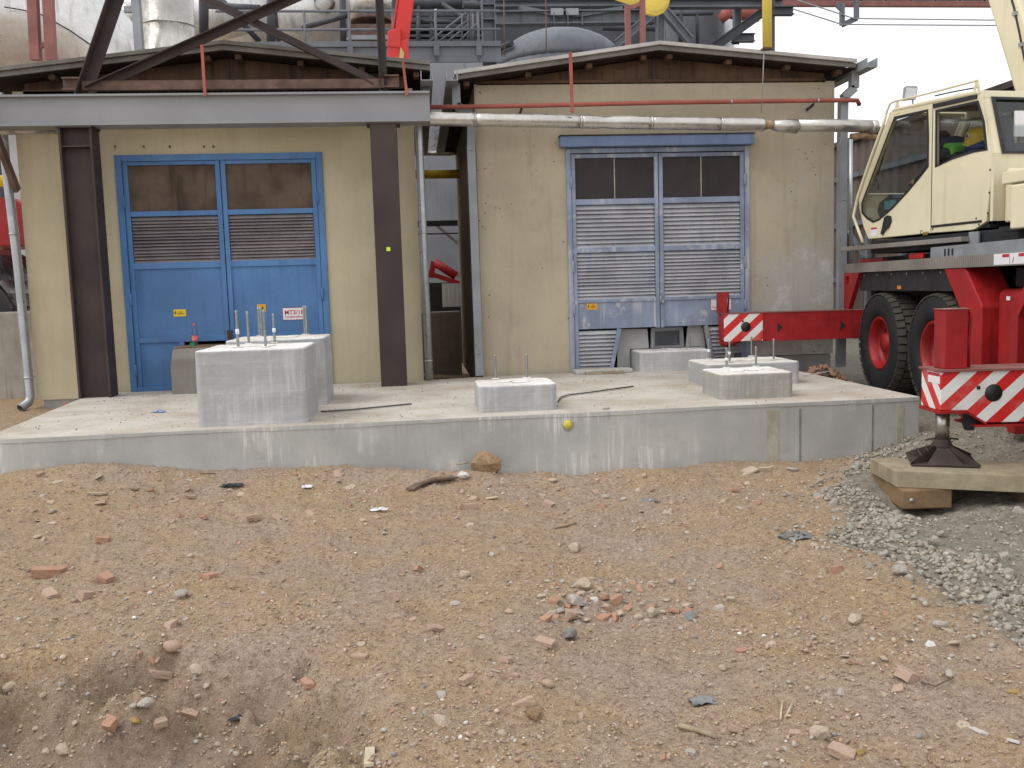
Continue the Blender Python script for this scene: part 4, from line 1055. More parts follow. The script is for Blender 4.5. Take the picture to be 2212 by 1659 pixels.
# second bent duct with rusty port
d2 = thing('flue_duct', 'tan silver elbow duct with a rusty port behind the walkway', 'duct', (-2, 21, 4))
e_ = [(560, -80), (600, -10), (622, 30), (655, 55), (700, 75), (760, 110)]
MB().tube([AY(500, 45, 22.5), AY(560, 45, 22.4), AY(610, 42, 22.3)], [.85, .85, .85], 36).build('duct_section', 'duct', d2)
MB().tube([AY(610, 36, 22), AY(650, 36, 22), AY(690, 24, 22), AY(730, -2, 22), AY(760, -60, 22)], [.82, .84, .84, .84, .84], 36).build('duct_elbow', 'duct', d2)
pp = AY(700, 4, 21.2)
MB().lathe([(.24, -.25), (.24, .0), (.21, .0), (.2, .18)], 24, pp, (0, -1, -.15), False).build('port_collar', 'steel_rust', d2)
MB().lathe([(.0, -.1), (.22, -.1)], 24, pp, (0, -1, -.15), False).build('port_cover', paint('rust_orange', (.3, .11, .04), .8, var=.5, scale=9), d2)
cl_ = [(432, 20), (560, 30)]
solid('flue_pipe', 'grey tan duct behind the crossing of the brown braces', 'duct', MB().tube([AY(420, 30, 22), AY(480, 30, 22), AY(580, 34, 22)], [.6, .6, .55], 30), 'duct')
# walkway with railing
YW = 17.0
wk = thing('walkway', 'grey steel walkway with pipe railing behind the two houses', 'walkway', (0, YW, 4.5))
zf = AY(800, 97, YW).z
xa = AY(470, 95, YW).x; xb = AY(1082, 100, YW).x
MB().box((xa, YW-.05, zf-.04), (xb, YW+.02, zf+.05)).build('toe_board', 'steel_bluegrey', wk)
MB().box((xa, YW, zf-.30), (xb, YW+.06, zf-.045)).build('edge_channel', 'steel_bluegrey', wk)
MB().box((xa, YW+.06, zf-.05), (xb, YW+1.1, zf-.02)).build('deck_plate', 'steel_darkgrey', wk)
zt = AY(800, 24, YW).z; zm = AY(800, 64, YW).z
for z in (zt, zm): MB().tube([(xa, YW, z), (xb, YW, z)], .024, 8).build('rail', 'steel_bluegrey', wk)
for px in (658, 755, 849, 941, 1033):
    x = AY(px, 60, YW).x; MB().tube([(x, YW, zf-.28), (x, YW, zt)], .024, 8).build('rail_post', 'steel_bluegrey', wk)
    MB().box((x-.05, YW-.06, zf-.2), (x+.05, YW-.03, zf+.0)).build('post_clamp', 'steel_bluegrey', wk)
st = thing('stair', 'steel stair with handrails at the right end of the walkway', 'stair', (AY(980, 90, 17.6).x, 17.6, 4.6))
for (p, q) in (((925, 92), (1010, 25)), ((965, 92), (1012, 52)), ((945, 92), (1010, 44)), ((990, 92), (1030, 50))):
    MB().tube([AY(*p, 17.6), AY(*q, 17.6)], .02, 7).build('handrail', 'steel_bluegrey', st)
for px in (998, 1011, 1022): MB().tube([AY(px, 92, 17.6), AY(px, 30, 17.6)], .018, 7).build('rail_post', 'steel_bluegrey', st)
# dark plant behind the railing with slits of daylight
def box_at(name, label, cat, px0, px1, py0, py1, Y, d, mat, group=None):
    a = AY(px0, py1, Y); b = AY(px1, py0, Y)
    return solid(name, label, cat, MB().box((a.x, Y, a.z), (b.x, Y+d, b.z)), mat, group, .01)
dk = thing('louvred_steelwork', 'dark louvred plant steelwork behind the railing and the red boom', 'steelwork', (0, 24, 3))
for i, py in enumerate((30, 38, 46, 54, 62, 76)):
    a = AY(850, py, 24); b = AY(1060, py, 24); MB().box((a.x, 24, a.z-.045), (b.x, 24.3, a.z+.022)).build('louvre_blade', 'steel_darkgrey', dk)
for (x0, x1) in ((850, 858), (868, 872), (885, 925), (947, 960), (963, 1000), (1002, 1060)):
    a = AY(x0, 110, 24.4); b = AY(x1, -40, 24.4); MB().box((a.x, 24.4, 0), (b.x, 24.7, b.z)).build('upright', 'steel_darkgrey', dk)
a = AY(560, 60, 25.5); b = AY(760, -30, 25.5)
for (x0, x1, y0, y1) in ((560, 672, 20, 140), (672, 700, 84, 140), (700, 760, 20, 140)):
    a = AY(x0, y1, 25.5); b = AY(x1, y0, 25.5); MB().box((a.x, 25.5, 0), (b.x, 25.8, b.z)).build('back_panel', 'steel_darkgrey', dk)
a = AY(850, 112, 24); b = AY(1060, 84, 24); MB().box((a.x, 24, a.z), (b.x, 24.3, b.z)).build('back_panel', 'steel_darkgrey', dk)
a = AY(955, 6, 23); b = AY(990, 40, 23)
solid('slanted_conveyor', 'dark slanted conveyor above the stair', 'conveyor', MB().bar(AY(975, 18, 23), AY(1030, -30, 23), .3, .3), 'steel_darkgrey')
# red crane boom behind the yellow house
rb = thing('red_boom', 'bright red telescopic loader boom rising behind the yellow house', 'crane boom', AY(862, 300, 15.5))
YB_ = 18.2; YB0 = 15.6
MB().bar(AY(862, 130, 15.9), AY(885, -60, 15.9), .24, .2, (0, 1, 0)).build('boom_section', 'boom_red', rb, .01)
MB().bar(AY(846, 80, 15.85), AY(868, -60, 15.85), .03, .12, (0, 1, 0)).build('side_rail', 'boom_red', rb)
MB().bar(AY(853, 80, 15.95), AY(874, -60, 15.95), .03, .12, (0, 1, 0)).build('side_rail', 'boom_red', rb)
MB().hexa([AY(836, 100, 15.6), AY(866, 104, 15.6), AY(868, 104, 15.9), AY(838, 100, 15.9), AY(838, 66, 15.6), AY(865, 62, 15.6), AY(867, 62, 15.9), AY(840, 66, 15.9)]).build('boom_head', 'boom_red', rb, .012)
MB().hexa([AY(832, 200, 15.62), AY(889, 200, 15.62), AY(889, 200, 15.9), AY(832, 200, 15.9), AY(838, 95, 15.62), AY(881, 84, 15.62), AY(881, 84, 15.9), AY(838, 95, 15.9)]).build('boom_base', 'boom_red', rb, .012)
MB().bar((AY(855, 200, 15.75)), (AY(850, 420, 15.75)), .3, .3).build('boom_mast', 'boom_red', rb)
pq = AY(866, 115, 15.6)
MB().plate([(pq.x-.04, pq.z-.11), (pq.x+.035, pq.z-.1), (pq.x+.055, pq.z+.0), (pq.x+.0, pq.z+.1)], .004, XZ(15.6)).build('maker_plate', paint('plate_gold', (.5, .4, .15), .5), rb)
# grey columns and beams behind the right house
YG = 18.0
gc = thing('steel_column', 'grey H-section column between the two house roofs', 'column', AY(1055, 130, YG))
a = AY(1041, 60, YG); b = AY(1070, 60, YG)
MB().box((a.x, YG-.12, 0), (a.x+.02, YG+.12, 7.5)).build('flange', 'steel_bluegrey', gc)
MB().box((b.x-.02, YG-.12, 0), (b.x, YG+.12, 7.5)).build('flange', 'steel_bluegrey', gc)
MB().box((a.x+.02, YG, 0), (b.x-.02, YG+.015, 7.5)).build('web', 'steel_bluegrey', gc)
for py in (13, 45): z = AY(1055, py, YG).z; MB().box((a.x+.02, YG-.11, z), (b.x-.02, YG, z+.02)).build('stiffener', 'steel_bluegrey', gc)
tk, x, r = cyl('storage_tank', 'domed dark grey tank rising behind the buff house roof', 'tank', 1072, 1344, 148, 160, 22.0, 'steel_bluegrey', zbot=0, ztop=AY(1208, 148, 22).z)
z0 = AY(1208, 148, 22).z; zt_ = AY(1208, 66, 22).z
MB().lathe([(r*math.cos(i*math.pi/24), z0+(zt_-z0)*math.sin(i*math.pi/24)) for i in range(13)], 48, (x, 22, 0)).build('dome', 'steel_bluegrey', tk)
MB().tube([(x+r*math.cos(a)*1.0, 22+r*math.sin(a), z0+.35) for a in [i*math.pi/20 for i in range(-4, 25)]], .07, 6).build('rim_pipe', 'steel_darkgrey', tk)
gbm = thing('roof_steelwork', 'grey steel beams and braces spanning above the domed tank', 'steelwork', AY(1250, 60, 19))
def gbeam(p, q, Y, w, h, name='beam', mat='steel_bluegrey'): MB().ibeam(AY(*p, Y), AY(*q, Y), w, h, .025).build(name, mat, gbm)
gbeam((1070, 41), (1412, 37), 19, .26, .26); gbeam((1040, 9), (1420, 7), 19.2, .2, .14)
gbeam((1420, 9), (1690, 8), 18.6, .2, .16)
for px in (1196, 1226, 1257): a = AY(px, 27, 18.88); b = AY(px, 54, 18.88); MB().box((a.x-.008, 18.84, b.z), (a.x+.008, 18.99, a.z)).build('stiffener', 'steel_bluegrey', gbm)
for p, q in (((1120, 16), (1215, 34)), ((1240, 34), (1345, 18))): MB().bar(AY(*p, 18.95), AY(*q, 18.95), .05, .08).build('tie_bar', 'steel_bluegrey', gbm)
for px in (1202, 1235): a = AY(px, 17, 18.9); MB().box((a.x-.12, 18.85, a.z-.15), (a.x+.13, 19.1, a.z-.02)).build('bearing_block', 'zinc_dull', gbm)
gbeam((1427, -20), (1426, 90), 18.5, .16, .16, 'column')
gbeam((1420, 22), (1330, 96), 18.6, .16, .16, 'brace'); gbeam((1434, 22), (1490, 88), 18.4, .16, .16, 'brace')
solid('plant_block', 'pale corrugated plant wall behind the grey roof beams', 'wall', MB().box((AY(1060, 100, 26).x, 26, 0), (AY(1440, 100, 26).x, 26.3, 9)), 'steel_darkgrey')
cyl('storage_silo', 'dark upright silo right of the grey braces', 'silo', 1440, 1562, 16, 100, 21.5, 'steel_darkgrey', zbot=0, ztop=AY(1500, 15, 21.5).z)
cyl('pipe_riser', 'white slim riser pipe right of the dark silo', 'pipe', 1561, 1586, 40, 100, 21.9, 'wall_white', zbot=0, ztop=AY(1575, 38, 21.9).z, n=16)
el = [AY(1573, 42, 20.5), AY(1566, 32, 20.5), AY(1572, 24, 20.5), AY(1590, 28, 20.5), AY(1640, 32, 20.5)]
solid('red_elbow', 'dull red pipe elbow against the sky right of the silo', 'pipe', MB().tube(el, .15, 14), 'pipe_red')
br = thing('cantilever_bracket', 'dark bolted strut and stub beams against the sky above the buff house', 'steelwork', AY(1600, 60, 18.5))
MB().ibeam(AY(1545, 100, 18.5), AY(1654, 22, 18.5), .16, .18).build('strut', 'steel_darkgrey', br)
MB().ibeam(AY(1580, 82, 18.7), AY(1629, 82, 18.7), .16, .16).build('stub_beam', 'steel_bluegrey', br)
MB().ibeam(AY(1592, 60, 18.8), AY(1592, 16, 18.8), .14, .14).build('hanger', 'steel_bluegrey', br)
MB().ibeam(AY(1670, 24, 18.3), AY(1713, 24, 18.3), .16, .16).build('stub_beam', 'steel_darkgrey', br)
MB().box((AY(1665, 60, 18.3).x, 18.3, 3.4), (AY(1674, 60, 18.3).x, 18.45, 8)).build('post', 'steel_darkgrey', br)
for k in range(5):
    q = AY(1583+k*3, 96, 18.55); MB().lathe([(.02, 0), (.02, .05)], 6, q).build('bolt', 'black_metal', br)
pk = thing('pipework', 'tangle of dark pipes and struts behind the walkway railing', 'pipework', AY(700, 60, 20))
for (p, q, w_) in (((440, -10), (440, 95), .1), ((452, 12), (560, 18), .07), ((470, -10), (560, 90), .06), ((585, -10), (585, 100), .09), ((655, 60), (760, 30), .06), ((740, -10), (742, 100), .07), ((862, 8), (1040, 6), .12),
                   ((905, -10), (903, 110), .05), ((932, -10), (934, 110), .06), ((955, 8), (1036, 60), .05), ((1000, 10), (1080, 14), .08), ((1022, -10), (1022, 110), .07), ((880, 45), (1040, 48), .04)):
    MB().tube([AY(*p, 20+rnd.random()), AY(*q, 20+rnd.random())], w_, 8).build('pipe', 'steel_darkgrey', pk)
for (p, q, w_) in (((1080, 20), (1420, 16), .05), ((1300, 60), (1420, 62), .06), ((1460, 30), (1540, 28), .05), ((1470, -5), (1470, 95), .05), ((1505, -5), (1507, 95), .04)):
    MB().tube([AY(*p, 20.4), AY(*q, 20.4)], w_, 8).build('pipe', 'steel_darkgrey', pk)
# yellow hoist tube and hook block above the right house
ht = thing('yellow_tube', 'yellow tube hanging over the buff house roof with a cable below', 'tube', AY(1656, 103, 11.0))
a = AY(1646, 60, 11.05); b = AY(1665.5, 60, 11.05); xm = (a.x+b.x)/2; rr = (b.x-a.x)/2; zb_ = AY(1655, 104, 11.05).z
MB().tube([(xm+.01, 11.05, zb_), (xm-.005, 11.05, 6.2)], rr, 16).build('tube_shell', 'crane_yellow', ht)
MB().box((xm-rr, 11.0, zb_-.02), (xm+rr, 11.1, zb_)).build('tube_foot', 'steel_rust', ht)
MB().tube([(xm-.03, 11.05, zb_), AY(1645, 244, 11.15)], .006, 5).build('cable', 'zinc_dull', ht)
yh = thing('yellow_boom', 'yellow crane boom tip with toothed head at the top edge', 'crane boom', AY(1400, 5, 15))
MB().tube([AY(1330, -10, 15), AY(1378, 6, 15)], .07, 12).build('boom_arm', 'crane_yellow', yh)
MB().lathe([(.0, -.08), (.2, -.08), (.24, -.05), (.24, .05), (.2, .08), (0, .08)], 26, AY(1412, -3, 15), (.1, 1, 0)).build('boom_head', 'crane_yellow', yh)
m = MB()
for i in range(26):
    a_ = math.pi+i*math.pi/25; q = AY(1412, -3, 15); m.box((q.x+.24*math.cos(a_)-.012, 14.95, q.z+.24*math.sin(a_)-.02), (q.x+.24*math.cos(a_)+.012, 15.05, q.z+.24*math.sin(a_)+.005))
m.build('tooth_ring', 'crane_yellow', yh)
# thin hoist cables
for lab, p, q in (('thin brown cable hanging left of the domed tank', (1088, -10), (1090, 120)), ('thin brown cable hanging before the domed tank', (1179, -10), (1180, 112))):
    tag(MB().tube([AY(*p, 16.5), AY(*q, 16.5)], .011, 5).build('hoist_cable', 'steel_rust'), lab, 'cable')
# gallery across the top right
gy = 30.0
ga = thing('conveyor_gallery', 'long grey lattice conveyor gallery along the top right edge', 'gallery', AY(1940, 6, gy))
a = AY(1668, 11, gy); b = AY(2230, 12, gy); b2 = AY(2230, 2, gy)
A1 = AY(1640, 8, gy); B1 = AY(2280, 10, gy)
MB().bar(A1, B1, .2, .16).build('bottom_chord', 'post_red', ga)
MB().bar(A1+Vector((0, 0, 1.6)), B1+Vector((0, 0, 1.6)), .2, .16).build('top_chord', 'steel_bluegrey', ga)
N = 12
for i in range(N):
    p = A1.lerp(B1, i/N); q = A1.lerp(B1, (i+1)/N); mth = (p+q)/2+Vector((0, 0, 1.6))
    MB().bar(p, mth, .12, .12).build('lattice', 'steel_bluegrey', ga); MB().bar(mth, q, .12, .12).build('lattice', 'steel_bluegrey', ga)
MB().bar(A1+Vector((0, .5, .35)), B1+Vector((0, .5, .35)), .12, .5).build('side_cladding', 'steel_bluegrey', ga)
def hangbr(px):
    v = [(px, 8), (px, 54), (px+31, 40), (px+31, 0)]
    for p, q in zip(v[:-1], v[1:]): MB().bar(AY(*p, gy-.3), AY(*q, gy-.3), .12, .16).build('hanger', 'steel_bluegrey', ga)
    MB().bar(AY(px-14, 8, gy-.3), AY(px, 22, gy-.3), .1, .12).build('hanger', 'steel_bluegrey', ga)
hangbr(1819); hangbr(2193)
for lab, l in (('lower overhead wire across the white sky', [(1680, 9), (1819, 53), (2140, 55), (2240, 54)]), ('upper overhead wire across the white sky', [(1722, 0), (1845, 40), (2140, 43.5), (2240, 43)])):
    tag(MB().tube([AY(x, y, gy-.4) for x, y in l], .022, 5).build('overhead_wire', 'zinc_dull'), lab, 'wire')
# brown corrugated hall on the right
hb = thing('corrugated_hall', 'brown corrugated hall behind the crane cab', 'building', (11.2, 19, 0))
XW = 11.0
m = MB(); ys = np.linspace(13.0, 25.5, 190); vs = []; fs = []
for i, y in enumerate(ys):
    o_ = .04 if (i//3) % 2 else 0.0
    vs += [(XW+o_, y, 0), (XW+o_, y, 4.98), (XW+.3, y, 4.98), (XW+.3, y, 0)]
for i in range(len(ys)-1):
    for k in range(4): fs.append((i*4+k, i*4+4+k, i*4+4+(k+1) % 4, i*4+(k+1) % 4))
fs += [(0, 1, 2, 3), tuple((len(ys)-1)*4+k for k in (3, 2, 1, 0))]
m.add(vs, fs).build('wall_cladding', 'cladding_brown', hb)
MB().box((XW-.1, 12.9, 4.98), (18, 25.6, 5.1)).build('roof_edge', 'steel_brown', hb)
MB().box((XW+.3, 25.3, 0), (18, 25.5, 4.98)).build('end_wall', 'cladding_brown', hb)
for z in (1.5, 2.9, 4.1): MB().box((XW-.06, 13, z), (XW+.0, 25.4, z+.12)).build('cladding_rail', 'steel_bluegrey', hb)
for y in (17, 20, 21.6, 22.9, 24.4): MB().box((XW-.16, y, 0), (XW-.04, y+.14, 3.0)).build('frame_post', 'steel_bluegrey', hb)
MB().bar((XW-.12, 21.8, 2.1), (XW-.12, 22.8, 2.9), .08, .08).build('frame_brace', 'steel_bluegrey', hb)
tag(MB().tube([AY(1838, 300, 15.5), AY(1838, 560, 15.5)], .035, 8).build('conduit', 'zinc'), 'slim pale conduit behind the right downpipe', 'conduit')
# seen through the passage
box_at('plant_wall', 'pale blue grey plant wall at the far end of the passage', 'wall', 860, 1100, 118, 760, 23.0, .3, 'wall_far')
pw = thing('pipe_bridge', 'dark cable tray and thin bar across the passage', 'cable tray', AY(960, 480, 19))
for (y0, y1) in ((474.5, 488.5), (501.5, 506.5)):
    a = AY(880, y1, 19); b = AY(1030, y0, 19); MB().box((a.x, 19, a.z), (b.x, 19.25, b.z)).build('tray', 'black_metal', pw)
MB().bar(AY(940, 485, 19.4), AY(994, 530, 19.4), .05, .05).build('stay', 'zinc', pw)
solid('yellow_pipe', 'yellow gas pipe crossing the passage between the houses', 'pipe', MB().tube([AY(870, 377, 16.5), AY(1010, 376, 16.5)], .075, 16), 'yellow')
solid('silver_pipe', 'thin silver pipe crossing the passage above the yellow one', 'pipe', MB().tube([AY(870, 330, 17), AY(935, 331, 17), AY(970, 330, 17), AY(990, 329, 17)], [.045, .045, .055, .05], 14), 'cladding')
ct = thing('catwalk', 'dark catwalk corner hanging at the top of the passage', 'catwalk', AY(975, 280, 18))
for (p, q) in (((955, 300), (985, 205)), ((966, 284), (995, 280)), ((962, 298), (995, 296)), ((970, 240), (990, 236))): MB().bar(AY(*p, 18), AY(*q, 18), .1, .12).build('catwalk_bar', 'steel_darkgrey', ct)
bs = thing('birds_nest', 'tangle of twigs hanging under the catwalk corner', 'twigs', AY(948, 315, 18))
q = AY(948, 310, 18); m = MB()
for i in range(26):
    d = Vector((rnd.gauss(0, 1), rnd.gauss(0, .5), rnd.gauss(-.3, 1))).normalized()*.1; o_ = Vector((rnd.gauss(0, .05), rnd.gauss(0, .03), rnd.gauss(0, .1)))
    m.tube([q+o_, q+o_+d], .006, 4)
m.build('twigs', 'bark', bs)
sc_ = thing('lorry_crane', 'red folded lorry crane arm seen down the passage', 'crane', AY(960, 600, 20.5))
MB().tube([AY(938, 566, 20.5), AY(985, 596, 20.5)], .095, 12).build('arm_cylinder', 'crane_red', sc_)
MB().bar(AY(925, 590, 20.4), AY(1010, 618, 20.4), .1, .12, (0, 1, 0)).build('lower_arm', 'crane_red', sc_)
MB().bar(AY(970, 583, 20.7), AY(1005, 602, 20.7), .1, .1).build('upper_arm', 'zinc_dull', sc_)
MB().bar(AY(937, 565, 20.5), AY(931, 600, 20.5), .12, .12).build('knuckle', 'crane_red', sc_)
MB().box((AY(930, 700, 20.8).x, 20.8, 0), (AY(1015, 600, 20.8).x, 21.6, AY(970, 610, 20.8).z)).build('lorry_body', 'black_metal', sc_)
wg = thing('white_panelling', 'white ribbed panels of equipment under the red lorry crane arm', 'equipment', AY(975, 660, 19.8))
for i, px in enumerate((957, 966, 975, 984, 993)):
    a = AY(px, 672, 19.8); b = AY(px+7.5, 612, 19.8); MB().box((a.x, 19.8, a.z), (b.x, 19.9, b.z)).build('panel', 'wall_white', wg)
a = AY(955, 672, 19.75); b = AY(1003, 662, 19.75); MB().box((a.x, 19.72, a.z), (b.x, 19.79, b.z)).build('base_rail', 'black_metal', wg)
a = AY(860, 699, 17.4); b = AY(1100, 673, 17.4)
solid('retaining_wall', 'low concrete wall closing the far end of the passage', 'wall', MB().box((.03, 17.8, -.2), (.79, 18.2, AY(970, 673, 17.8).z)), 'concrete_old', None, .02)
# far left edge
solid('retaining_wall', 'stained low concrete wall left of the yellow house', 'wall', MB().box((-9, 12.4, -.3), (-4.62, 12.75, AY(20, 674, 12.4).z)), 'concrete_old', None, .02)
vh = thing('parked_vehicle', 'black glossy vehicle behind the stained wall at the left edge', 'vehicle', (-8.2, 15.5, .3))
m = MB(); prof = [(0, 1.0), (0, 1.55), (.1, 1.75), (.25, 1.95), (.42, 2.35), (.6, 2.45), (1.9, 2.45), (1.9, .5), (.0, .5)]
xv = AY(34, 620, 14.5).x
m.plate([(-u, z) for u, z in prof], 1.7, lambda u, v, w: (xv+u, 14.4+w, v)).build('vehicle_body', 'black_gloss', vh, .05, 3)
for yy in (14.6, 15.8): MB().lathe([(.0, -.1), (.38, -.1), (.4, 0), (.38, .1), (0, .1)], 20, (xv-.6, yy, .5), (0, 1, 0)).build('wheel', 'rubber', vh)
MB().box((xv-.02, 14.5, 1.35), (xv+.02, 14.9, 1.5)).build('lamp', 'chrome', vh)
solid('red_hood', 'dark red slanted hood above the black vehicle', 'machine', MB().plate([(-2.0, 2.55), (-.05, 2.55), (-.6, 3.2), (-.85, 3.35), (-2.0, 3.35)], 1.2, lambda u, v, w: (xv+u+.12, 16.4+w, v)), 'crane_red', None, .03)
solid('yellow_pipe', 'yellow gas pipe end left of the yellow house', 'pipe', MB().tube([AY(-60, 391, 13.0), AY(34, 391, 13.0)], .075, 16), 'yellow')
solid('plant_wall', 'pale grey plant wall at the far left edge', 'wall', MB().box((-14, 20, 0), (-7.55, 20.3, 6)), 'wall_white')
solid('steel_post', 'dark post behind the zinc downpipe at the left edge', 'post', MB().box((AY(2, 500, 17.5).x, 17.5, 0), (AY(12, 500, 17.5).x, 17.7, 5)), 'steel_darkgrey')
ds = thing('diagonal_strut', 'brown grey diagonal strut under the grey beam at the left edge', 'strut', AY(0, 311, 10.8))
MB().bar(AY(-38, 215, 10.8), AY(37, 412, 11.3), .05, .12, (0, 1, 0)).build('strut_bar', 'steel_rust', ds)
solid('silver_pipe', 'pale pipe stub under the grey beam at the left edge', 'pipe', MB().tube([AY(-60, 284, 11.2), AY(125, 281, 11.28)], .045, 12), 'cladding')

# ================================================================== MOBILE CRANE
X1 = Matrix.Translation((5.5, 11.6, 0)) @ Matrix.Rotation(R(-5.16), 4, 'Z')      # carrier: x right, y forward
X2 = Matrix.Translation((5.555, 9.601, 0)) @ Matrix.Rotation(R(7), 4, 'Z')       # slewed upper works
def plane_hit(px, py, M, axis, val):
    """picture ray against a plane of a local frame -> local point"""
    inv = M.inverted(); o = inv @ CAM; d = inv.to_3x3() @ ray(px, py)
    return o+d*((val-o[axis])/d[axis])
def C1(): return MB(X1)
def C2(): return MB(X2)
cr_ = tag(empty('mobile_crane', (5.5, 11.6, 0.15), R(-5.16)), 'cream and red mobile crane standing on outriggers at the right', 'crane')
C1().box((0, -8.5, 1.672), (2.45, .1, 1.77)).build('deck', 'checker_plate', cr_, .006)
C1().box((-.012, -8.5, 1.668), (-.001, .1, 1.782)).build('deck_edge', 'checker_plate', cr_)
C1().box((.16, -8.5, 1.775), (.2, -2.1, 1.9)).build('deck_kerb', 'zinc_dull', cr_)
for k, y in enumerate((-2.42, -2.5, -2.58)): C1().box((.155, y-.025, 1.8), (.159, y+.005, 1.87)).build('stencil_mark', 'black_print', cr_)
C1().box((.04, -2.84, 1.44), (.3, -.45, 1.668)).build('mudguard', 'black_metal', cr_, .006)
C1().box((.036, -1.66, 1.46), (.039, -1.56, 1.5)).build('side_lamp', 'orange_lamp', cr_)
C1().box((.5, -8.4, .72), (1.95, .1, 1.66)).build('chassis', 'black_metal', cr_)
C1().box((.25, -2.2, 1.78), (2.2, .0, 1.845)).build('hood_plate', 'black_metal', cr_)
C1().box((.1, -1.0, 1.78), (.13, -.3, 1.83)).build('red_strip', 'crane_red', cr_)
C1().box((.14, -1.95, 1.79), (.17, -1.6, 1.85)).build('rear_lamp', 'red_lamp', cr_, .01)
def side1(w0): return lambda u, v, w: (w0+w, u, v)
C1().plate([(.0, 1.665), (-.55, 1.665), (-.19, 1.2), (.0, 1.2)], .06, side1(-.01), [[(-.1, 1.62), (-.22, 1.62), (-.2, 1.52), (-.1, 1.52)]]).build('end_bracket', 'crane_red', cr_, .004)
C1().plate([(-2.74, 1.667), (-3.13, 1.22), (-3.13, .2), (-3.5, .2), (-3.5, 1.3), (-3.16, 1.667)], .34, side1(.0)).build('outrigger_frame', 'crane_red', cr_, .012)
C1().plate([(-3.97, .2), (-3.97, 1.2), (-4.3, 1.667), (-4.44, 1.667), (-4.1, 1.22), (-4.1, .2)], .3, side1(.0)).build('outrigger_frame', 'crane_red', cr_, .01)
C1().box((.12, -3.95, .25), (.55, -3.52, 1.46)).build('hydraulic_tank', 'crane_red', cr_, .07, 4)
C1().box((.1165, -3.76, 1.36), (.119, -3.7, 1.395)).build('tank_label', 'white_sign', cr_)
C1().box((.3, -3.95, 1.47), (.6, -3.5, 1.66)).build('valve_block', 'black_metal', cr_, .02)
for k in range(4): C1().tube([(.34+.05*k, -3.0-.1*k, 1.6), (.3+.05*k, -3.3-.2*k, 1.35-.06*k), (.4+.04*k, -3.6-.15*k, 1.5)], .016, 7).build('hydraulic_hose', 'black_metal', cr_)
C1().plate([(.12, .25), (-.02, .25), (-.02, 1.66), (.12, 1.66)], .5, lambda u, v, w: (.42+w, u+.02, v)).build('mud_flap', 'rubber', cr_)
for y in (-.6, -1.0, -1.4, -1.8, -2.2, -2.6): C1().lathe([(.012, -.004), (.012, .004)], 8, (.037, y, 1.63), (1, 0, 0)).build('rivet', 'zinc_dull', cr_)
# decal strip on the deck edge
ds_ = C1().box((-.016, -8.4, 1.679), (-.0125, -3.72, 1.775)).build('decal_strip', 'white_sign', cr_)
for k in range(4):
    y = -3.86-.26*k
    C1().box((-.0175, y-.11, 1.742), (-.0162, y, 1.769)).build('decal_field', 'red_print', ds_)
    C1().plate([(y-.17, 1.69), (y-.16, 1.69), (y-.185, 1.74), (y-.192, 1.738)], .001, side1(-.0174)).build('decal_figure', 'black_print', ds_)
    C1().box((-.0172, y-.124, 1.68), (-.0163, y-.12, 1.774)).build('decal_line', 'black_print', ds_)
# wheels
def wheel_parts():
    Rt, wd = .61, .36
    ty = MB(); prof = [(.315, -.13), (.33, -.165), (.42, -.18), (.53, -.172), (.578, -.15), (.585, -.1), (.585, .1), (.578, .15), (.53, .172), (.42, .18), (.33, .165), (.315, .13)]
    ty.lathe(prof, 44, (0, 0, 0), (1, 0, 0), False)
    lug = MB(); N = 40
    for i in range(N):
        for j, (x0, x1, ph) in enumerate(((-.168, -.085, 0), (-.07, .07, .5), (.085, .168, 0))):
            a = 2*math.pi*(i+ph)/N; da = math.pi/N*.78; sk = .12*da
            pts = []
            for r_ in (.575, .61):
                for (x, aa) in ((x0, a-da), (x1, a-da), (x1+.0, a+da), (x0, a+da)):
                    rr_ = r_-(.022 if (abs(x) > .15 and r_ > .6) else 0)
                    pts.append((x, rr_*math.cos(aa), rr_*math.sin(aa)))
            lug.hexa(pts)
    rm = MB().lathe([(.318, -.13), (.322, -.15), (.3, -.158), (.285, -.145), (.275, -.06), (.26, -.02), (.18, .0), (.16, -.03), (.115, -.05), (.105, -.1), (.0, -.105)], 36, (0, 0, 0), (1, 0, 0), False)
    nut = MB()
    for i in range(10):
        a = 2*math.pi*i/10; nut.lathe([(.014, -.03), (.014, .0)], 6, (0, .215*math.cos(a), .215*math.sin(a)), (1, 0, 0))
    return ty, lug, rm, nut
wm = [m_.mesh(n_, False)[0] for m_, n_ in zip(wheel_parts(), ('tyre', 'tread', 'rim', 'wheel_nuts'))]
for me, k in zip(wm, ('rubber', 'rubber_tread', 'crane_red', 'steel_brown')): me.materials.append(MT[k])
for y in (-1.08, -2.48, -6.1, -7.5):
    for x, fl in ((.185, 1), (2.26, -1)):
        c = X1 @ Vector((x, y, .82)); e = empty('wheel', c, R(-5.16) if fl == 1 else R(180-5.16), cr_)
        for me, n_ in zip(wm, ('tyre', 'tread', 'rim', 'wheel_nuts')):
            o = bpy.data.objects.new(n_, me); COL.objects.link(o); o.parent = e; o.rotation_euler = (rnd.random()*.1, 0, 0)
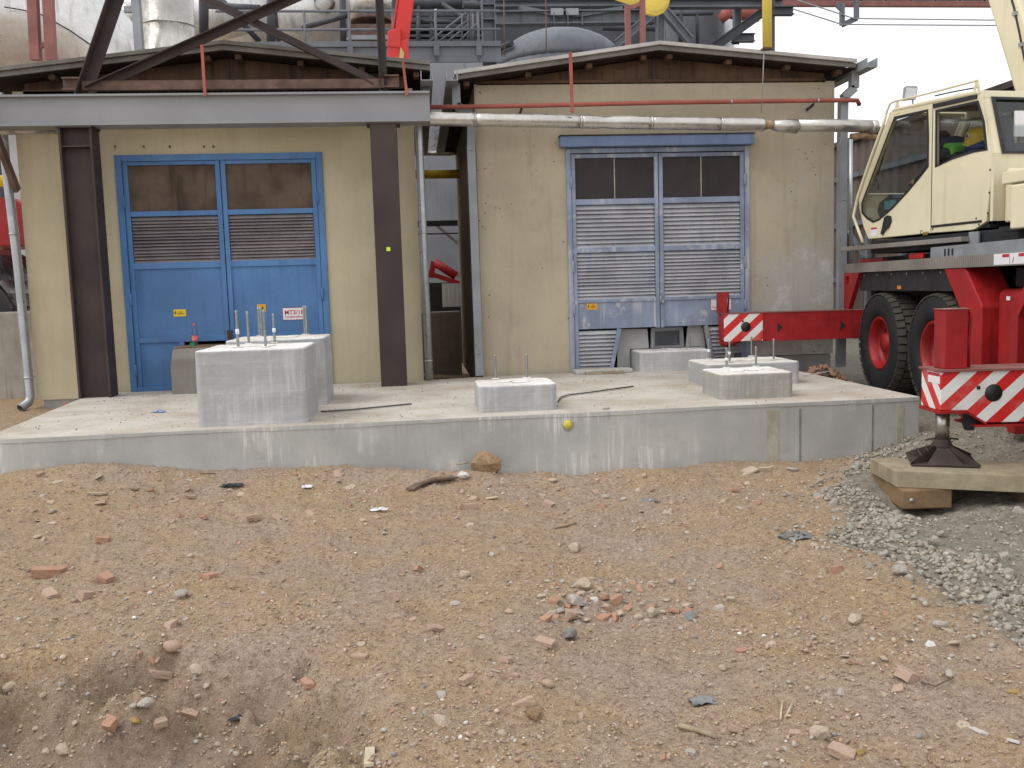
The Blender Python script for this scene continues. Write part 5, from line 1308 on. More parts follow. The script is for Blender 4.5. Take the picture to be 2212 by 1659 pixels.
# near outrigger
on = empty('outrigger', X1 @ Vector((-1.1, -5.05, .3)), R(-5.16), cr_)
yF, yB = -5.18, -4.86
def frontp(y0): return lambda u, v, w: (u, y0+w, v)
out = [(-1.17, .59), (-.98, .585), (-.82, .487), (.6, .47), (.6, .88), (-1.17, .88)]
C1().plate(out, yB-yF, frontp(yF)).build('beam', 'stripe_near', on, .006)
C1().box((-1.185, yF-.02, .88), (.6, yB+.02, .895)).build('top_flange', 'post_red', on)
C1().box((-1.18, yF-.012, .565), (-.97, yB+.012, .588)).build('bottom_plate', 'crane_red', on)
C1().bar((-.97, (yF+yB)/2, .575), (-.82, (yF+yB)/2, .476), .014, yB-yF+.02, (0, 1, 0)).build('bottom_plate', 'crane_red', on)
C1().box((-.9, yF-.012, .455), (.6, yB+.012, .471)).build('bottom_plate', 'crane_red', on)
C1().lathe([(.0, -.004), (.066, -.004), (.066, .003)], 26, (-.77, yF, .712), (0, 1, 0)).build('black_disc', 'black_print', on)
C1().lathe([(.0, -.004), (.015, -.004), (.015, .003)], 14, (-.885, yF, .755), (0, 1, 0)).build('black_disc', 'black_print', on)
C1().box((-1.1735, yF+.01, .79), (-1.171, yF+.2, .872)).build('warning_label', 'white_sign', on)
C1().box((-1.1745, yF+.01, .845), (-1.1737, yF+.2, .868)).build('label_header', 'red_print', on)
C1().box((-1.12, yF+.05, .896), (-.945, yF+.23, 1.34)).build('jack_housing', 'crane_red', on, .006)
C1().box((-1.125, yF+.045, 1.342), (-.94, yF+.235, 1.35)).build('housing_cap', 'post_red', on)
for dy, r_ in ((.1, .012), (.16, .009)):
    C1().tube([(-.98, yF+dy, 1.345), (-.92, yF+dy, 1.34), (-.905, yF+dy, 1.28), (-.915, yF+dy, 1.1), (-.91, yF+dy, .9)], r_, 7).build('hose', 'crane_red' if dy < .12 else 'black_metal', on)
jx, jy = -1.075, -5.02
C1().lathe([(.052, .33), (.052, .58)], 20, (jx, jy, 0)).build('jack_ram', 'chrome', on)
C1().lathe([(.06, .555), (.075, .56), (.075, .58)], 20, (jx, jy, 0)).build('gland', 'black_metal', on)
C1().plate([(-.93, .56), (-.86, .5), (-.88, .42), (-.93, .42), (-.95, .47)], .05, frontp(jy-.1)).build('lock_lever', 'black_metal', on)
# float foot: skirted pyramid with ribs
fo = empty('float', X1 @ Vector((jx, jy, .17)), R(-5.16), on)
FX = X1 @ Matrix.Translation((jx, jy, 0)) @ Matrix.Rotation(R(-19), 4, 'Z')
h = .235
def FF(): return MB(FX)
FF().box((-h, -h, .172), (h, h, .184)).build('base_plate', 'float_iron', fo, .003)
FF().lathe([(.075, .27), (.08, .3), (.06, .33), (.062, .345)], 14).build('socket', 'float_iron', fo)
for sx, sy in ((1, 1), (1, -1), (-1, 1), (-1, -1)):
    FF().hexa([(sx*.05-.008, sy*.05-.008, .18), (sx*h-.008, sy*h-.008, .18), (sx*h+.008, sy*h+.008, .18), (sx*.05+.008, sy*.05+.008, .18), (sx*.05-.008, sy*.05-.008, .3), (sx*h*.98-.008, sy*h*.98-.008, .195), (sx*h*.98+.008, sy*h*.98+.008, .195), (sx*.05+.008, sy*.05+.008, .3)]).build('rib', 'float_iron', fo)
for a0 in (0, 90):
    M_ = Matrix.Rotation(R(a0), 4, 'Z')
    for sg in ((1,) if a0 == 0 else (-1,)):
        m = MB(FX @ M_)
        m.hexa([(sg*h*.97, -h*.55, .18), (sg*h*.97, h*.55, .18), (sg*(h*.97-.01), h*.55, .18), (sg*(h*.97-.01), -h*.55, .18), (sg*.07, -.04, .285), (sg*.07, .04, .285), (sg*.06, .04, .285), (sg*.06, -.04, .285)])
        m.build('skirt_plate', 'float_iron', fo)
for k in (.45, .68): FF().tube([(-h*k, -h*k, .18+.12*(1-k)+.02), (-h*k, h*k, .18+.12*(1-k)+.02)], .008, 6).build('grab_bar', 'float_iron', fo)
FF().tube([(-.12, -.03, .34), (-.05, .0, .35), (.05, .05, .345), (.12, .03, .34)], .008, 6).build('retaining_bar', 'float_iron', fo)
# far outrigger
of = empty('outrigger', X1 @ Vector((-1.6, -.28, .6)), R(-5.16), cr_)
C1().plate([(-1.67, .86), (-1.64, .842), (.6, .842), (.6, 1.198), (-1.67, 1.198)], .24, frontp(-.4)).build('beam', 'crane_red', of, .004)
C1().box((-1.675, -.412, 1.198), (.0, -.148, 1.208)).build('top_flange', 'post_red', of)
C1().box((-1.655, -.4045, .852), (-1.165, -.4005, 1.192)).build('stripe_plate', 'stripe_far', of)
p = plane_hit(1611, 706, X1, 1, -.405); C1().lathe([(.0, -.004), (.062, -.004), (.062, .0)], 24, p, (0, 1, 0)).build('black_disc', 'black_print', of)
p = plane_hit(1604.5, 694, X1, 1, -.405); C1().lathe([(.0, -.004), (.013, -.004), (.013, .0)], 12, p, (0, 1, 0)).build('black_disc', 'black_print', of)
for (xa, xb, yc, hh_) in ((1679, 1690.5, 707, 11), (1815.5, 1826.5, 703, 11)):
    a = plane_hit(xa, yc-hh_, X1, 1, -.401); b = plane_hit(xa, yc+hh_, X1, 1, -.401); c = plane_hit(xb, yc, X1, 1, -.401)
    C1().plate([(a.x, a.z), (b.x, b.z), (c.x, c.z)], .003, frontp(-.4035)).build('arrow_mark', 'black_print', of)
a = plane_hit(1553, 673, X1, 1, -.36); b = plane_hit(1571, 631, X1, 1, -.36)
C1().box((a.x, -.36, 1.209), (b.x, -.22, b.z)).build('jack_housing', 'crane_red', of, .005)
C1().tube([(b.x, -.3, b.z), (b.x+.025, -.3, b.z-.01), (b.x+.03, -.3, b.z-.1), (b.x+.02, -.3, 1.21)], .012, 6).build('hose', 'crane_red', of)
C1().lathe([(.0, .79), (.1, .795), (.125, .83), (.125, .845)], 18, (-1.57, -.28, 0)).build('drop_collar', 'crane_red', of)
C1().lathe([(.035, .55), (.035, .8)], 14, (-1.57, -.28, 0)).build('jack_ram', 'chrome', of)
C1().lathe([(.16, .505), (.16, .52), (.05, .57), (.04, .6)], 18, (-1.57, -.28, 0)).build('float', 'float_iron', of)
C1().box((-1.5, -.36, .62), (-1.42, -.3, .7)).build('lock_lever', 'black_metal', of)

# upper works
C2().lathe([(.85, 1.775), (.85, 1.86), (.8, 1.9)], 40, (1.2, -1.1, 0)).build('slew_ring', 'black_metal', cr_)
C2().box((.02, -3.2, 1.88), (2.4, 1.15, 2.035)).build('upper_frame', 'black_metal', cr_, .01)
C2().box((-.13, -.6, 1.935), (.02, 1.56, 1.985)).build('cab_step', 'checker_plate', cr_, .004)
C2().box((-.02, -.72, 1.9), (.0, -.58, 2.03)).build('step_bracket', 'zinc_dull', cr_)
cab = empty('cab', X2 @ Vector((.5, .2, 2.04)), R(7), cr_)
CW = 1.02
door_o = [(.035, 2.06), (1.17, 2.06), (1.27, 2.2), (1.365, 2.44), (1.375, 2.58), (.77, 3.475), (.7, 3.495), (.035, 3.455)]
w1 = [(.695, 3.40), (.115, 3.375), (.095, 3.1), (.095, 2.77), (.25, 2.66), (.45, 2.535), (.7, 2.39), (.95, 2.275), (1.07, 2.255), (1.2, 2.31), (1.3, 2.385), (1.31, 2.5)]
rear_o = [(.028, 2.06), (-.62, 2.05), (-.8, 2.12), (-.845, 2.5), (-.85, 2.77), (-.80, 3.1), (-.71, 3.37), (-.64, 3.41), (.028, 3.455)]
w2 = [(-.02, 3.345), (-.65, 3.315), (-.74, 3.1), (-.79, 2.82), (-.6, 2.83), (-.3, 2.805), (-.03, 2.755)]
def cabside(w0): return lambda u, v, w: (w0+w, u, v)
def ring(poly, k): 
    cx = sum(p[0] for p in poly)/len(poly); cz = sum(p[1] for p in poly)/len(poly)
    o = []
    for p in poly:
        d = Vector((p[0]-cx, p[1]-cz)); L = d.length; d = d*((L+k)/L); o.append((cx+d.x, cz+d.y))
    return o
for w0, gl0, nm in ((.0, .018, 'l'), (CW-.045, CW-.027, 'r')):
    C2().plate(door_o, .045, cabside(w0), [w1]).build('cab_door', 'cream', cab, .008)
    C2().plate(rear_o, .045, cabside(w0), [w2]).build('cab_side', 'cream', cab, .008)
    for wp in (w1, w2):
        C2().plate(ring(wp, .012), .006, cabside(w0-.004 if nm == 'l' else w0+.043), [ring(wp, -.022)]).build('window_seal', 'black_metal', cab)
        C2().plate(ring(wp, .0), .004, cabside(gl0)).build('window_pane', 'glass', cab)
C2().box((-.002, .027, 2.08), (.0, .036, 3.46)).build('door_gap', 'black_print', cab)
C2().plate([(-.68, 3.385), (.74, 3.478), (.72, 3.505), (.1, 3.478), (-.62, 3.43)], CW+.02, lambda u, v, w: (-.01+w, u, v)).build('cab_roof', 'cream', cab, .012)
C2().plate([(-.64, 3.345), (.015, 3.375), (.015, 3.42), (-.64, 3.385)], .012, cabside(-.013)).build('roof_slot', 'black_metal', cab)
# front: windscreen and chin
def fpl(p0, p1): 
    return lambda u, v, w: (u, p0[0]+(p1[0]-p0[0])*v+w*.5, p0[1]+(p1[1]-p0[1])*v+w*.5)
C2().plate([(.05, .05), (CW-.05, .05), (CW-.05, .97), (.05, .97)], .005, fpl((1.36, 2.56), (.76, 3.47))).build('windscreen', 'glass', cab)
C2().plate([(.0, 0), (CW, 0), (CW, 1), (0, 1)], .03, fpl((1.36, 2.56), (.76, 3.47)), [[(.05, .05), (CW-.05, .05), (CW-.05, .97), (.05, .97)]]).build('windscreen_frame', 'cream', cab)
C2().plate([(1.17, 2.06), (1.27, 2.2), (1.365, 2.44), (1.375, 2.58), (1.33, 2.58), (1.32, 2.44), (1.22, 2.2), (1.13, 2.1)], CW-.1, lambda u, v, w: (.05+w, u, v)).build('front_panel', 'cream', cab)
C2().box((.04, -.8, 2.06), (CW-.04, 1.15, 2.1)).build('cab_floor', 'black_metal', cab)
# rear wall with window
def backf(u, v, w): return (u, -.83-.0*v-w+.02*(v-2.8)*0, v)
bw = [(.0, 2.12), (1.5, 2.12), (1.5, 3.47), (.0, 3.45)]
bh = [(.1, 2.78), (.95, 2.78), (1.0, 3.32), (.07, 3.33)]
def backw(u, v, w): 
    s_ = -.85+.15*max(0, (v-2.77)/.65); return (u, s_-w, v)
C2().plate([(.0, 2.12), (CW, 2.12), (CW, 2.77), (0, 2.77)], .04, backw).build('cab_back', 'cream', cab)
for poly in ([(.0, 2.772), (.1, 2.772), (.07, 3.33), (0, 3.33)], [(.95, 2.772), (CW, 2.772), (CW, 3.33), (1.0, 3.33)], [(0, 3.332), (CW, 3.332), (CW, 3.40), (0, 3.40)]):
    C2().plate(poly, .04, backw).build('cab_back', 'cream', cab)
C2().plate(ring(bh, .02), .008, lambda u, v, w: (u, backw(u, v, 0)[1]-.046-w, v), [ring(bh, -.03)]).build('window_seal', 'black_metal', cab)
C2().plate(bh, .004, lambda u, v, w: (u, backw(u, v, 0)[1]-.02-w, v)).build('window_pane', 'glass', cab)
# lower sill strip, slot and fittings on the side
C2().box((-.006, -.74, 2.115), (.004, .02, 2.14)).build('sill_slot', 'black_print', cab)
C2().box((-.004, -.6, 2.055), (.002, -.5, 2.11)).build('corner_cover', 'cream', cab)
a = plane_hit(1917, 482, X2, 0, -.01)
C2().plate([(a.y+.055, a.z+.07), (a.y+.0, a.z+.09), (a.y-.06, a.z+.075), (a.y-.075, a.z+.02), (a.y-.03, a.z-.05), (a.y+.03, a.z-.075), (a.y+.09, a.z-.13), (a.y+.12, a.z-.11), (a.y+.09, a.z-.04)], .02, cabside(-.021)).build('door_handle', 'black_metal', cab, .006)
a = plane_hit(1887.5, 501, X2, 0, -.004)
C2().box((-.004, a.y-.06, a.z-.055), (-.001, a.y+.06, a.z+.055)).build('safety_label', 'white_sign', cab)
C2().box((-.0055, a.y-.058, a.z+.03), (-.0042, a.y+.058, a.z+.053)).build('label_header', 'red_print', cab)
a = plane_hit(1991, 503, X2, 0, -.002)
MR = X2 @ Matrix.Translation((-.002, a.y, a.z))
o = lettering('C', .06, 'black_print', cab, (0, 0, 0), 'maker_mark')
o.matrix_local = WM[cab].inverted() @ X2 @ Matrix.Translation((-.0015, a.y+.03, a.z-.015)) @ Matrix.Rotation(R(-90), 4, 'Z') @ Matrix.Rotation(R(90), 4, 'X')
C2().box((-.002, a.y-.12, a.z-.005), (-.0008, a.y-.02, a.z+.008)).build('maker_mark', 'print_brown', cab); C2().box((-.002, a.y-.1, a.z-.027), (-.0008, a.y-.02, a.z-.017)).build('maker_mark', 'print_brown', cab)
for (u, v) in ((-.82, 2.2), (-.835, 2.4), (-.84, 2.62), (-.7, 2.1), (-.66, 2.16), (.0, 2.1)): C2().lathe([(.01, -.003), (.01, .003)], 8, (-.001, u, v), (1, 0, 0)).build('panel_bolt', 'black_metal', cab)
# guards, rails, mirror, wiper
def onc(px, py, x): return plane_hit(px, py, X2, 0, x)
gp = [onc(x, y, -.07) for x, y in ((1913, 250), (1906, 275), (1880, 345), (1853, 425), (1843.5, 467), (1855, 500), (1864, 524))]
C2().tube(gp, .018, 8).build('front_guard', 'cream', cab)
C2().tube([(CW+.05, p.y, p.z) for p in gp], .018, 8).build('front_guard', 'cream', cab)
rp_ = [onc(x, y, .0) for x, y in ((1911, 262), (1916, 240), (1923, 224), (1932, 219), (2000, 203), (2112, 173.5))]
C2().tube(rp_, .012, 7).build('roof_rail', 'cream', cab)
for px, py in ((1938, 232), (2110, 189)):
    a = onc(px, py, .0); C2().plate([(a.y-.06, a.z-.07), (a.y+.06, a.z-.07), (a.y+.02, a.z+.07), (a.y-.02, a.z+.07)], .008, cabside(-.004), [[(a.y-.02, a.z-.04), (a.y+.02, a.z-.04), (a.y, a.z+.02)]]).build('rail_stay', 'cream', cab)
a = onc(1968, 202, .12)
def mirf(u, v, w): return (a.x+u*.94, a.y-u*.34+w, a.z+v)
C2().plate([(-.085, -.075), (.055, -.07), (.075, .06), (.06, .08), (-.055, .085), (-.07, .07)], .025, mirf).build('mirror_shell', 'zinc_dull', cab, .005)
C2().plate([(-.072, -.062), (.046, -.058), (.062, .055), (-.055, .07)], .003, lambda u, v, w: mirf(u, v, w-.004)).build('mirror_glass', 'mirror', cab)
C2().tube([(.13, a.y-.02, a.z-.07), (.13, a.y-.02, a.z-.16), (.13, a.y-.07, 3.48)], .008, 6).build('mirror_arm', 'black_metal', cab)
C2().tube([onc(2020, 207, .3), onc(2060, 198, .3), onc(2110, 189, .3)], .008, 6).build('roof_cable', 'black_metal', cab)
C2().box((.28, -.02, 3.48), (.36, .1, 3.53)).build('wiper_motor', 'black_metal', cab, .01)
wp_ = [onc(x, y, .3) for x, y in ((1936, 270), (1918, 300), (1906, 345), (1896, 378))]
C2().tube(wp_, .01, 6).build('wiper', 'black_metal', cab)
C2().tube([onc(x, y, .04) for x, y in ((1893, 388), (1897, 400), (1896, 410))], .012, 6).build('grab_handle', 'black_metal', cab)
# interior
C2().plate([(.75, 2.1), (1.1, 2.1), (1.28, 2.4), (1.24, 2.5), (1.02, 2.58), (.9, 2.52), (.86, 2.35)], .7, lambda u, v, w: (.18+w, u, v)).build('console', 'black_metal', cab, .02)
C2().box((.16, .88, 2.4), (.175, 1.1, 2.5)).build('display', 'screen_teal', cab)
C2().tube([(.3, 1.02, 2.52), (.3, .9, 2.38)], .012, 6).build('control_lever', 'chrome', cab)
C2().tube([(.88, .3, 2.6), (.88, .36, 2.78), (.88, .34, 2.88)], .014, 6).build('control_lever', 'black_metal', cab)
C2().box((.8, .2, 2.1), (.96, .7, 2.6)).build('side_console', 'black_metal', cab, .03)
C2().box((.27, -.04, 2.12), (.78, .5, 2.52)).build('seat_base', 'seat_cloth', cab, .04, 3)
C2().plate([(.04, 2.5), (-.09, 2.5), (-.18, 2.86), (-.08, 2.88)], .46, lambda u, v, w: (.3+w, u, v)).build('seat_back', 'seat_cloth', cab, .03, 3)
C2().tube([(.85, .95, 3.42), (.85, .3, 3.30), (.85, .02, 3.32)], .02, 6).build('sun_blind', 'zinc_dull', cab)
C2().box((.06, -.6, 3.345), (CW-.06, .0, 3.37)).build('head_lining', 'black_metal', cab)
C2().bar((.88, -.1, 2.75), (.88, .0, 3.3), .1, .05).build('far_pillar', 'black_metal', cab)
C2().box((.3, -.805, 2.95), (.52, -.79, 3.2)).build('inside_notice', 'white_sign', cab)
C2().box((.6, -.80, 3.05), (.72, -.79, 3.25)).build('inside_notice', 'plastic_grey', cab)
# engine housing, counterweight arm and boom
def ons(px, py, s): return plane_hit(px, py, X2, 1, s)
a = ons(2163, 399, -1.05); b = ons(2163, 372, -1.05)
C2().box((a.x, -1.5, a.z), (2.2, -1.05, b.z)).build('support_arm', 'cream', cr_, .012)
a = ons(2180.6, 495, -1.45); b = ons(2180.6, 400, -1.45)
C2().box((a.x, -2.6, a.z), (2.4, -1.45, b.z)).build('engine_cover', 'cream', cr_, .015)
C2().box((a.x+.1, -2.6, 2.04), (2.3, -1.2, a.z-.01)).build('machinery', 'black_metal', cr_)
C2().box((.12, -1.0, 2.1), (.9, -.9, 2.62)).build('rear_cover', 'cream', cr_, .02)
bt_ = 1.55
p0_ = plane_hit(2280, 262, X2, 0, bt_); p1_ = plane_hit(2200, 0, X2, 0, bt_)
d_ = (p1_-p0_)
Bm = empty('boom', X2 @ p0_, R(7), cr_)
C2().bar(p0_-d_*.6, p0_+d_*2.2, .42, .44, (1, 0, 0)).build('boom_section', 'cream', Bm, .05, 4)
C2().bar(p0_+d_*2.2, p0_+d_*3.6, .34, .36, (1, 0, 0)).build('boom_section', 'cream', Bm, .04, 3)
nrm = Vector((-1, 0, 0)); cpts = [p0_+d_*k+Vector((-.225, -.06-.05*k+.03*math.sin(k*5), 0)) for k in (.1, .3, .5, .7, .9, 1.1, 1.4, 1.8)]
C2().tube(cpts, .012, 6).build('boom_cable', 'black_metal', Bm)
for k in (.35, .6, .85, 1.1): 
    q = p0_+d_*k+Vector((-.225, -.06-.05*k+.03*math.sin(k*5), 0)); C2().box((q.x-.02, q.y-.03, q.z-.02), (q.x+.01, q.y+.03, q.z+.02)).build('cable_clip', 'zinc_dull', Bm)

# ---- timbers under the near outrigger
TZ = .169
fa = Vector((3.47, 6.44, 0)); fd = Vector((.895, -.445, 0)); ld = Vector((.14, .99, 0)).normalized()
nrm_ = Vector((.445, .895, 0))
labs = ['nearest plank of the timber mat under the crane foot', 'second plank of the timber mat under the crane foot', 'farthest plank of the timber mat under the crane foot']
for k in range(3):
    w_ = .17; o0 = fa+ld*(.19*k)+nrm_*.0; L = 1.55-.06*k
    q = [o0, o0+fd*L, o0+fd*L+ld*.18, o0+ld*.18]
    tag(MB().plate([(p.x, p.y) for p in q], .118, lambda u, v, w: (u, v, TZ-.12+w-.001*k)).build('mat_plank', 'timber_pale', None, .006), labs[k], 'plank', 'timbers under the crane foot')
q = [Vector((3.46, 6.33, 0)), Vector((3.83, 6.3, 0)), Vector((3.97, 7.05, 0)), Vector((3.6, 7.08, 0))]
lt = tag(MB().plate([(p.x, p.y) for p in q], .145, lambda u, v, w: (u, v, TZ-.122-.145+w)).build('bearer_timber', 'timber_brown', None, .012), 'brown bearer timber under the left end of the timber mat', 'timber', 'timbers under the crane foot')
MB().lathe([(.0, -.003), (.018, -.003), (.018, .004)], 12, (3.53, 6.32, -.03), (.08, 1, 0)).build('bolt_head', 'zinc', lt)
q = [Vector((4.3, 6.15, 0)), Vector((4.6, 6.1, 0)), Vector((4.75, 6.8, 0)), Vector((4.45, 6.85, 0))]
tag(MB().plate([(p.x, p.y) for p in q], .145, lambda u, v, w: (u, v, TZ-.122-.145+w)).build('bearer_timber', 'timber_brown', None, .012), 'dark bearer timber in the shade under the right end of the mat', 'timber', 'timbers under the crane foot')

# ================================================================== PERSON IN THE CAB
pe = thing('person', 'person in a lime vest and dark hood bent forward in the crane cab', 'person', X2 @ Vector((.5, .16, 2.52)), R(7))
PS = Vector((0, .46, .14))
def skin_body(parent, joints, edges, radii, mat, name, sub=2):
    me = bpy.data.meshes.new(name)
    inv = WM[parent].inverted()
    me.from_pydata([tuple(inv @ (X2 @ Vector(j))) for j in joints], edges, [])
    me.materials.append(MT[mat])
    o = bpy.data.objects.new(name, me); COL.objects.link(o); o.parent = parent
    sk = o.modifiers.new('skin', 'SKIN')
    if not me.skin_vertices: 
        bm = bmesh.new(); bm.from_mesh(me); bm.verts.layers.skin.verify(); bm.to_mesh(me); bm.free()
    for i, v in enumerate(me.skin_vertices[0].data):
        r_ = radii[i]; v.radius = (r_, r_) if not isinstance(r_, tuple) else r_
        v.use_root = (i == 0)
    s_ = o.modifiers.new('sub', 'SUBSURF'); s_.levels = sub; s_.render_levels = sub
    o.modifiers['skin'].use_smooth_shade = True
    return o
J = [(.52, -.36, 2.48), (.52, -.33, 2.6), (.52, -.24, 2.72), (.52, -.1, 2.82), (.52, .0, 2.86), (.52, .05, 2.92), (.52, .06, 3.0),   # pelvis .. neck, head
     (.34, -.12, 2.80), (.27, .04, 2.6), (.33, .26, 2.56), (.36, .32, 2.55), (.7, -.12, 2.80), (.77, .04, 2.6), (.71, .26, 2.56), (.69, .32, 2.55),
     (.42, -.32, 2.46), (.4, .08, 2.5), (.4, .15, 2.14), (.4, .28, 2.12), (.62, -.32, 2.46), (.64, .08, 2.5), (.64, .15, 2.14), (.64, .28, 2.12)]
J = [tuple(Vector(j)+(PS if i not in (17, 18, 21, 22) else Vector((0, .34, 0)))) for i, j in enumerate(J)]
Ed = [(0, 1), (1, 2), (2, 3), (3, 4), (4, 5), (5, 6), (3, 7), (7, 8), (8, 9), (9, 10), (3, 11), (11, 12), (12, 13), (13, 14), (0, 15), (15, 16), (16, 17), (17, 18), (0, 19), (19, 20), (20, 21), (21, 22)]
Rd = [.15, .15, .15, .14, .07, .085, .09, .085, .055, .042, .04, .085, .055, .042, .04, .09, .075, .05, .045, .09, .075, .05, .045]
skin_body(pe, J, Ed, Rd, 'coat', 'body')
# lime vest: a close shell over the back and shoulders
skin_body(pe, [tuple(Vector(j)+PS) for j in [(.52, -.4, 2.52), (.52, -.34, 2.64), (.52, -.24, 2.745), (.52, -.12, 2.82), (.52, -.04, 2.835), (.38, -.13, 2.8), (.66, -.13, 2.8)]], [(0, 1), (1, 2), (2, 3), (3, 4), (3, 5), (3, 6)], [.17, .175, .18, .17, .13, .115, .115], 'vest', 'vest')
hd_ = C2().lathe([(.0, -.115), (.05, -.105), (.085, -.06), (.098, .0), (.092, .06), (.06, .105), (.0, .118)], 18, (.52, .085+.46, 2.985+.13), (0, .35, .94))
hd_.build('hood', 'coat', pe)
C2().lathe([(.0, -.1), (.045, -.088), (.072, -.04), (.076, .02), (.05, .075), (0, .088)], 16, (.52, .125+.46, 2.965+.13), (0, .45, .9)).build('face', 'skin', pe)
C2().lathe([(.0, -.02), (.014, -.012), (.016, .0), (.0, .03)], 8, (.52, .2+.46, 2.955+.13), (0, .9, .3)).build('nose', 'skin', pe)
C2().tube([tuple(Vector(j)+PS) for j in [(.36, -.03, 2.885), (.42, -.1, 2.93), (.52, -.13, 2.94), (.62, -.1, 2.93), (.68, -.03, 2.885)]], [.05, .062, .066, .062, .05], 12).build('hood_roll', 'coat', pe)
def hand(sx):
    x, y, z = sx, .82, 2.69
    for i, (dx, l_) in enumerate(((-.03, .06), (-.01, .07), (.01, .067), (.03, .052))):
        C2().tube([(x+dx, y, z), (x+dx, y+l_*.6, z-.005), (x+dx, y+l_, z-.03)], [.011, .01, .008], 7).build('finger', 'skin', pe)
    C2().tube([(x+(.035 if sx < .5 else -.035), y-.03, z), (x+(.055 if sx < .5 else -.055), y+.01, z-.015)], [.013, .01], 7).build('thumb', 'skin', pe)
    C2().tube([(x, y-.06, z), (x, y-.02, z), (x, y+.01, z)], [.03, .042, .036], 10).build('palm', 'skin', pe)
hand(.36); hand(.69)
# hard hat on a folded jacket behind the seat
a = onc(2112, 298, .45)
hh = thing('hard_hat', 'yellow hard hat with a small red and white emblem in the crane cab', 'hard hat', X2 @ a, R(7))
ax_ = Vector((-.25, -.3, .92)); ax_.normalize()
C2().lathe([(.128, -.045), (.13, -.03), (.126, .02), (.108, .07), (.07, .105), (.0, .118)], 24, a, ax_, False).build('hat_shell', 'helmet', hh)
C2().lathe([(.126, -.04), (.15, -.046), (.15, -.05), (.126, -.046)], 24, a, ax_, False).build('hat_brim', 'helmet', hh)
C2().plate([(-.07, -.052), (.07, -.052), (.05, -.11), (-.05, -.11)], .006, lambda u, v, w: (a.x+u, a.y+.05-v, a.z-.03+w+(v+.05)*.5)).build('hat_peak', 'helmet', hh)
e0 = a+Vector((-.128, .0, .02))
C2().lathe([(.0, -.004), (.03, -.004), (.03, .004)], 12, e0, (1, 0, -.15)).build('emblem', 'white_sign', hh)
C2().lathe([(.0, -.006), (.018, -.006), (.018, .004)], 10, e0, (1, 0, -.15)).build('emblem', 'red_print', hh)
jk = MB(X2); n = 9; vs = []; fs = []
for i in range(n):
    for j in range(n):
        u, v = i/(n-1)-.5, j/(n-1)-.5; vs.append((a.x+u*.26, a.y-.06+v*.2, a.z-.11-.2*max(abs(u), abs(v))**2+.02*rnd.gauss(0, .6)))
for i in range(n-1):
    for j in range(n-1): fs.append((i*n+j, (i+1)*n+j, (i+1)*n+j+1, i*n+j+1))
o = jk.add(vs, fs, True).build('folded_jacket', 'cloth_blue'); s_ = o.modifiers.new('thick', 'SOLIDIFY'); s_.thickness = .05
tag(o, 'folded dark blue jacket under the yellow hard hat', 'jacket')
C2().box((.25, -.8, 2.55), (.8, -.2, a.z-.16)).build('rear_shelf', 'black_metal', cab)

# ================================================================== STONES, BRICKS AND LITTER ON THE GROUND
def ico(sub):
    bm = bmesh.new(); bmesh.ops.create_icosphere(bm, subdivisions=sub, radius=1.0)
    v = np.array([x.co[:] for x in bm.verts]); f = [[q.index for q in p.verts] for p in bm.faces]; bm.free(); return v, f
IV1, IF1 = ico(1); IV2, IF2 = ico(2); IF1a = np.array(IF1)
nrng = np.random.default_rng(5)
def stone_mesh(name, kind, mat, seed):
    r_ = np.random.default_rng(seed); v = IV2.copy()
    # cut by random planes for flat facets
    cuts = {'round': 6, 'angular': 11, 'slab': 9, 'lump': 9}[kind]; lim = {'round': (.78, .95), 'angular': (.55, .85), 'slab': (.5, .85), 'lump': (.55, .9)}[kind]
    for k in range(cuts):
        n = r_.normal(size=3); n /= np.linalg.norm(n); d = r_.uniform(*lim); e = v@n-d; m = e > 0; v[m] -= np.outer(e[m], n)
    v += r_.normal(size=v.shape)*(.075 if kind == 'lump' else .035)
    sc = {'round': (1, .85, .62), 'angular': (1, .8, .65), 'slab': (1, .75, .28), 'lump': (1, .85, .75)}[kind]
    v *= np.array(sc)*r_.uniform(.85, 1.15, 3)
    me = bpy.data.meshes.new(name); me.from_pydata(v.tolist(), [], IF2); me.materials.append(MT[mat])
    if kind == 'round': me.polygons.foreach_set('use_smooth', [True]*len(IF2))
    return me
def brick_mesh(name, mat, seed, hollow=False):
    r_ = np.random.default_rng(seed); bm = bmesh.new(); bmesh.ops.create_cube(bm, size=2)
    bmesh.ops.subdivide_edges(bm, edges=bm.edges, cuts=2, use_grid_fill=True)
    sx, sy, sz = 1.0, r_.uniform(.5, .75), r_.uniform(.3, .5)
    n1 = r_.normal(size=3); n1 /= np.linalg.norm(n1); n2 = r_.normal(size=3); n2[2] *= .3; n2 /= np.linalg.norm(n2)
    for v in bm.verts:
        c = np.array(v.co[:])*(sx, sy, sz)
        for n, d in ((n1, .62), (n2, .7)):
            e = c@n-d
            if e > 0: c -= n*e
        if hollow and abs(c[1]) < sy*.5 and c[2] > 0: c[2] -= sz*.55
        v.co = c+r_.normal(size=3)*.025
    me = bpy.data.meshes.new(name); bm.to_mesh(me); bm.free(); me.materials.append(MT[mat]); return me
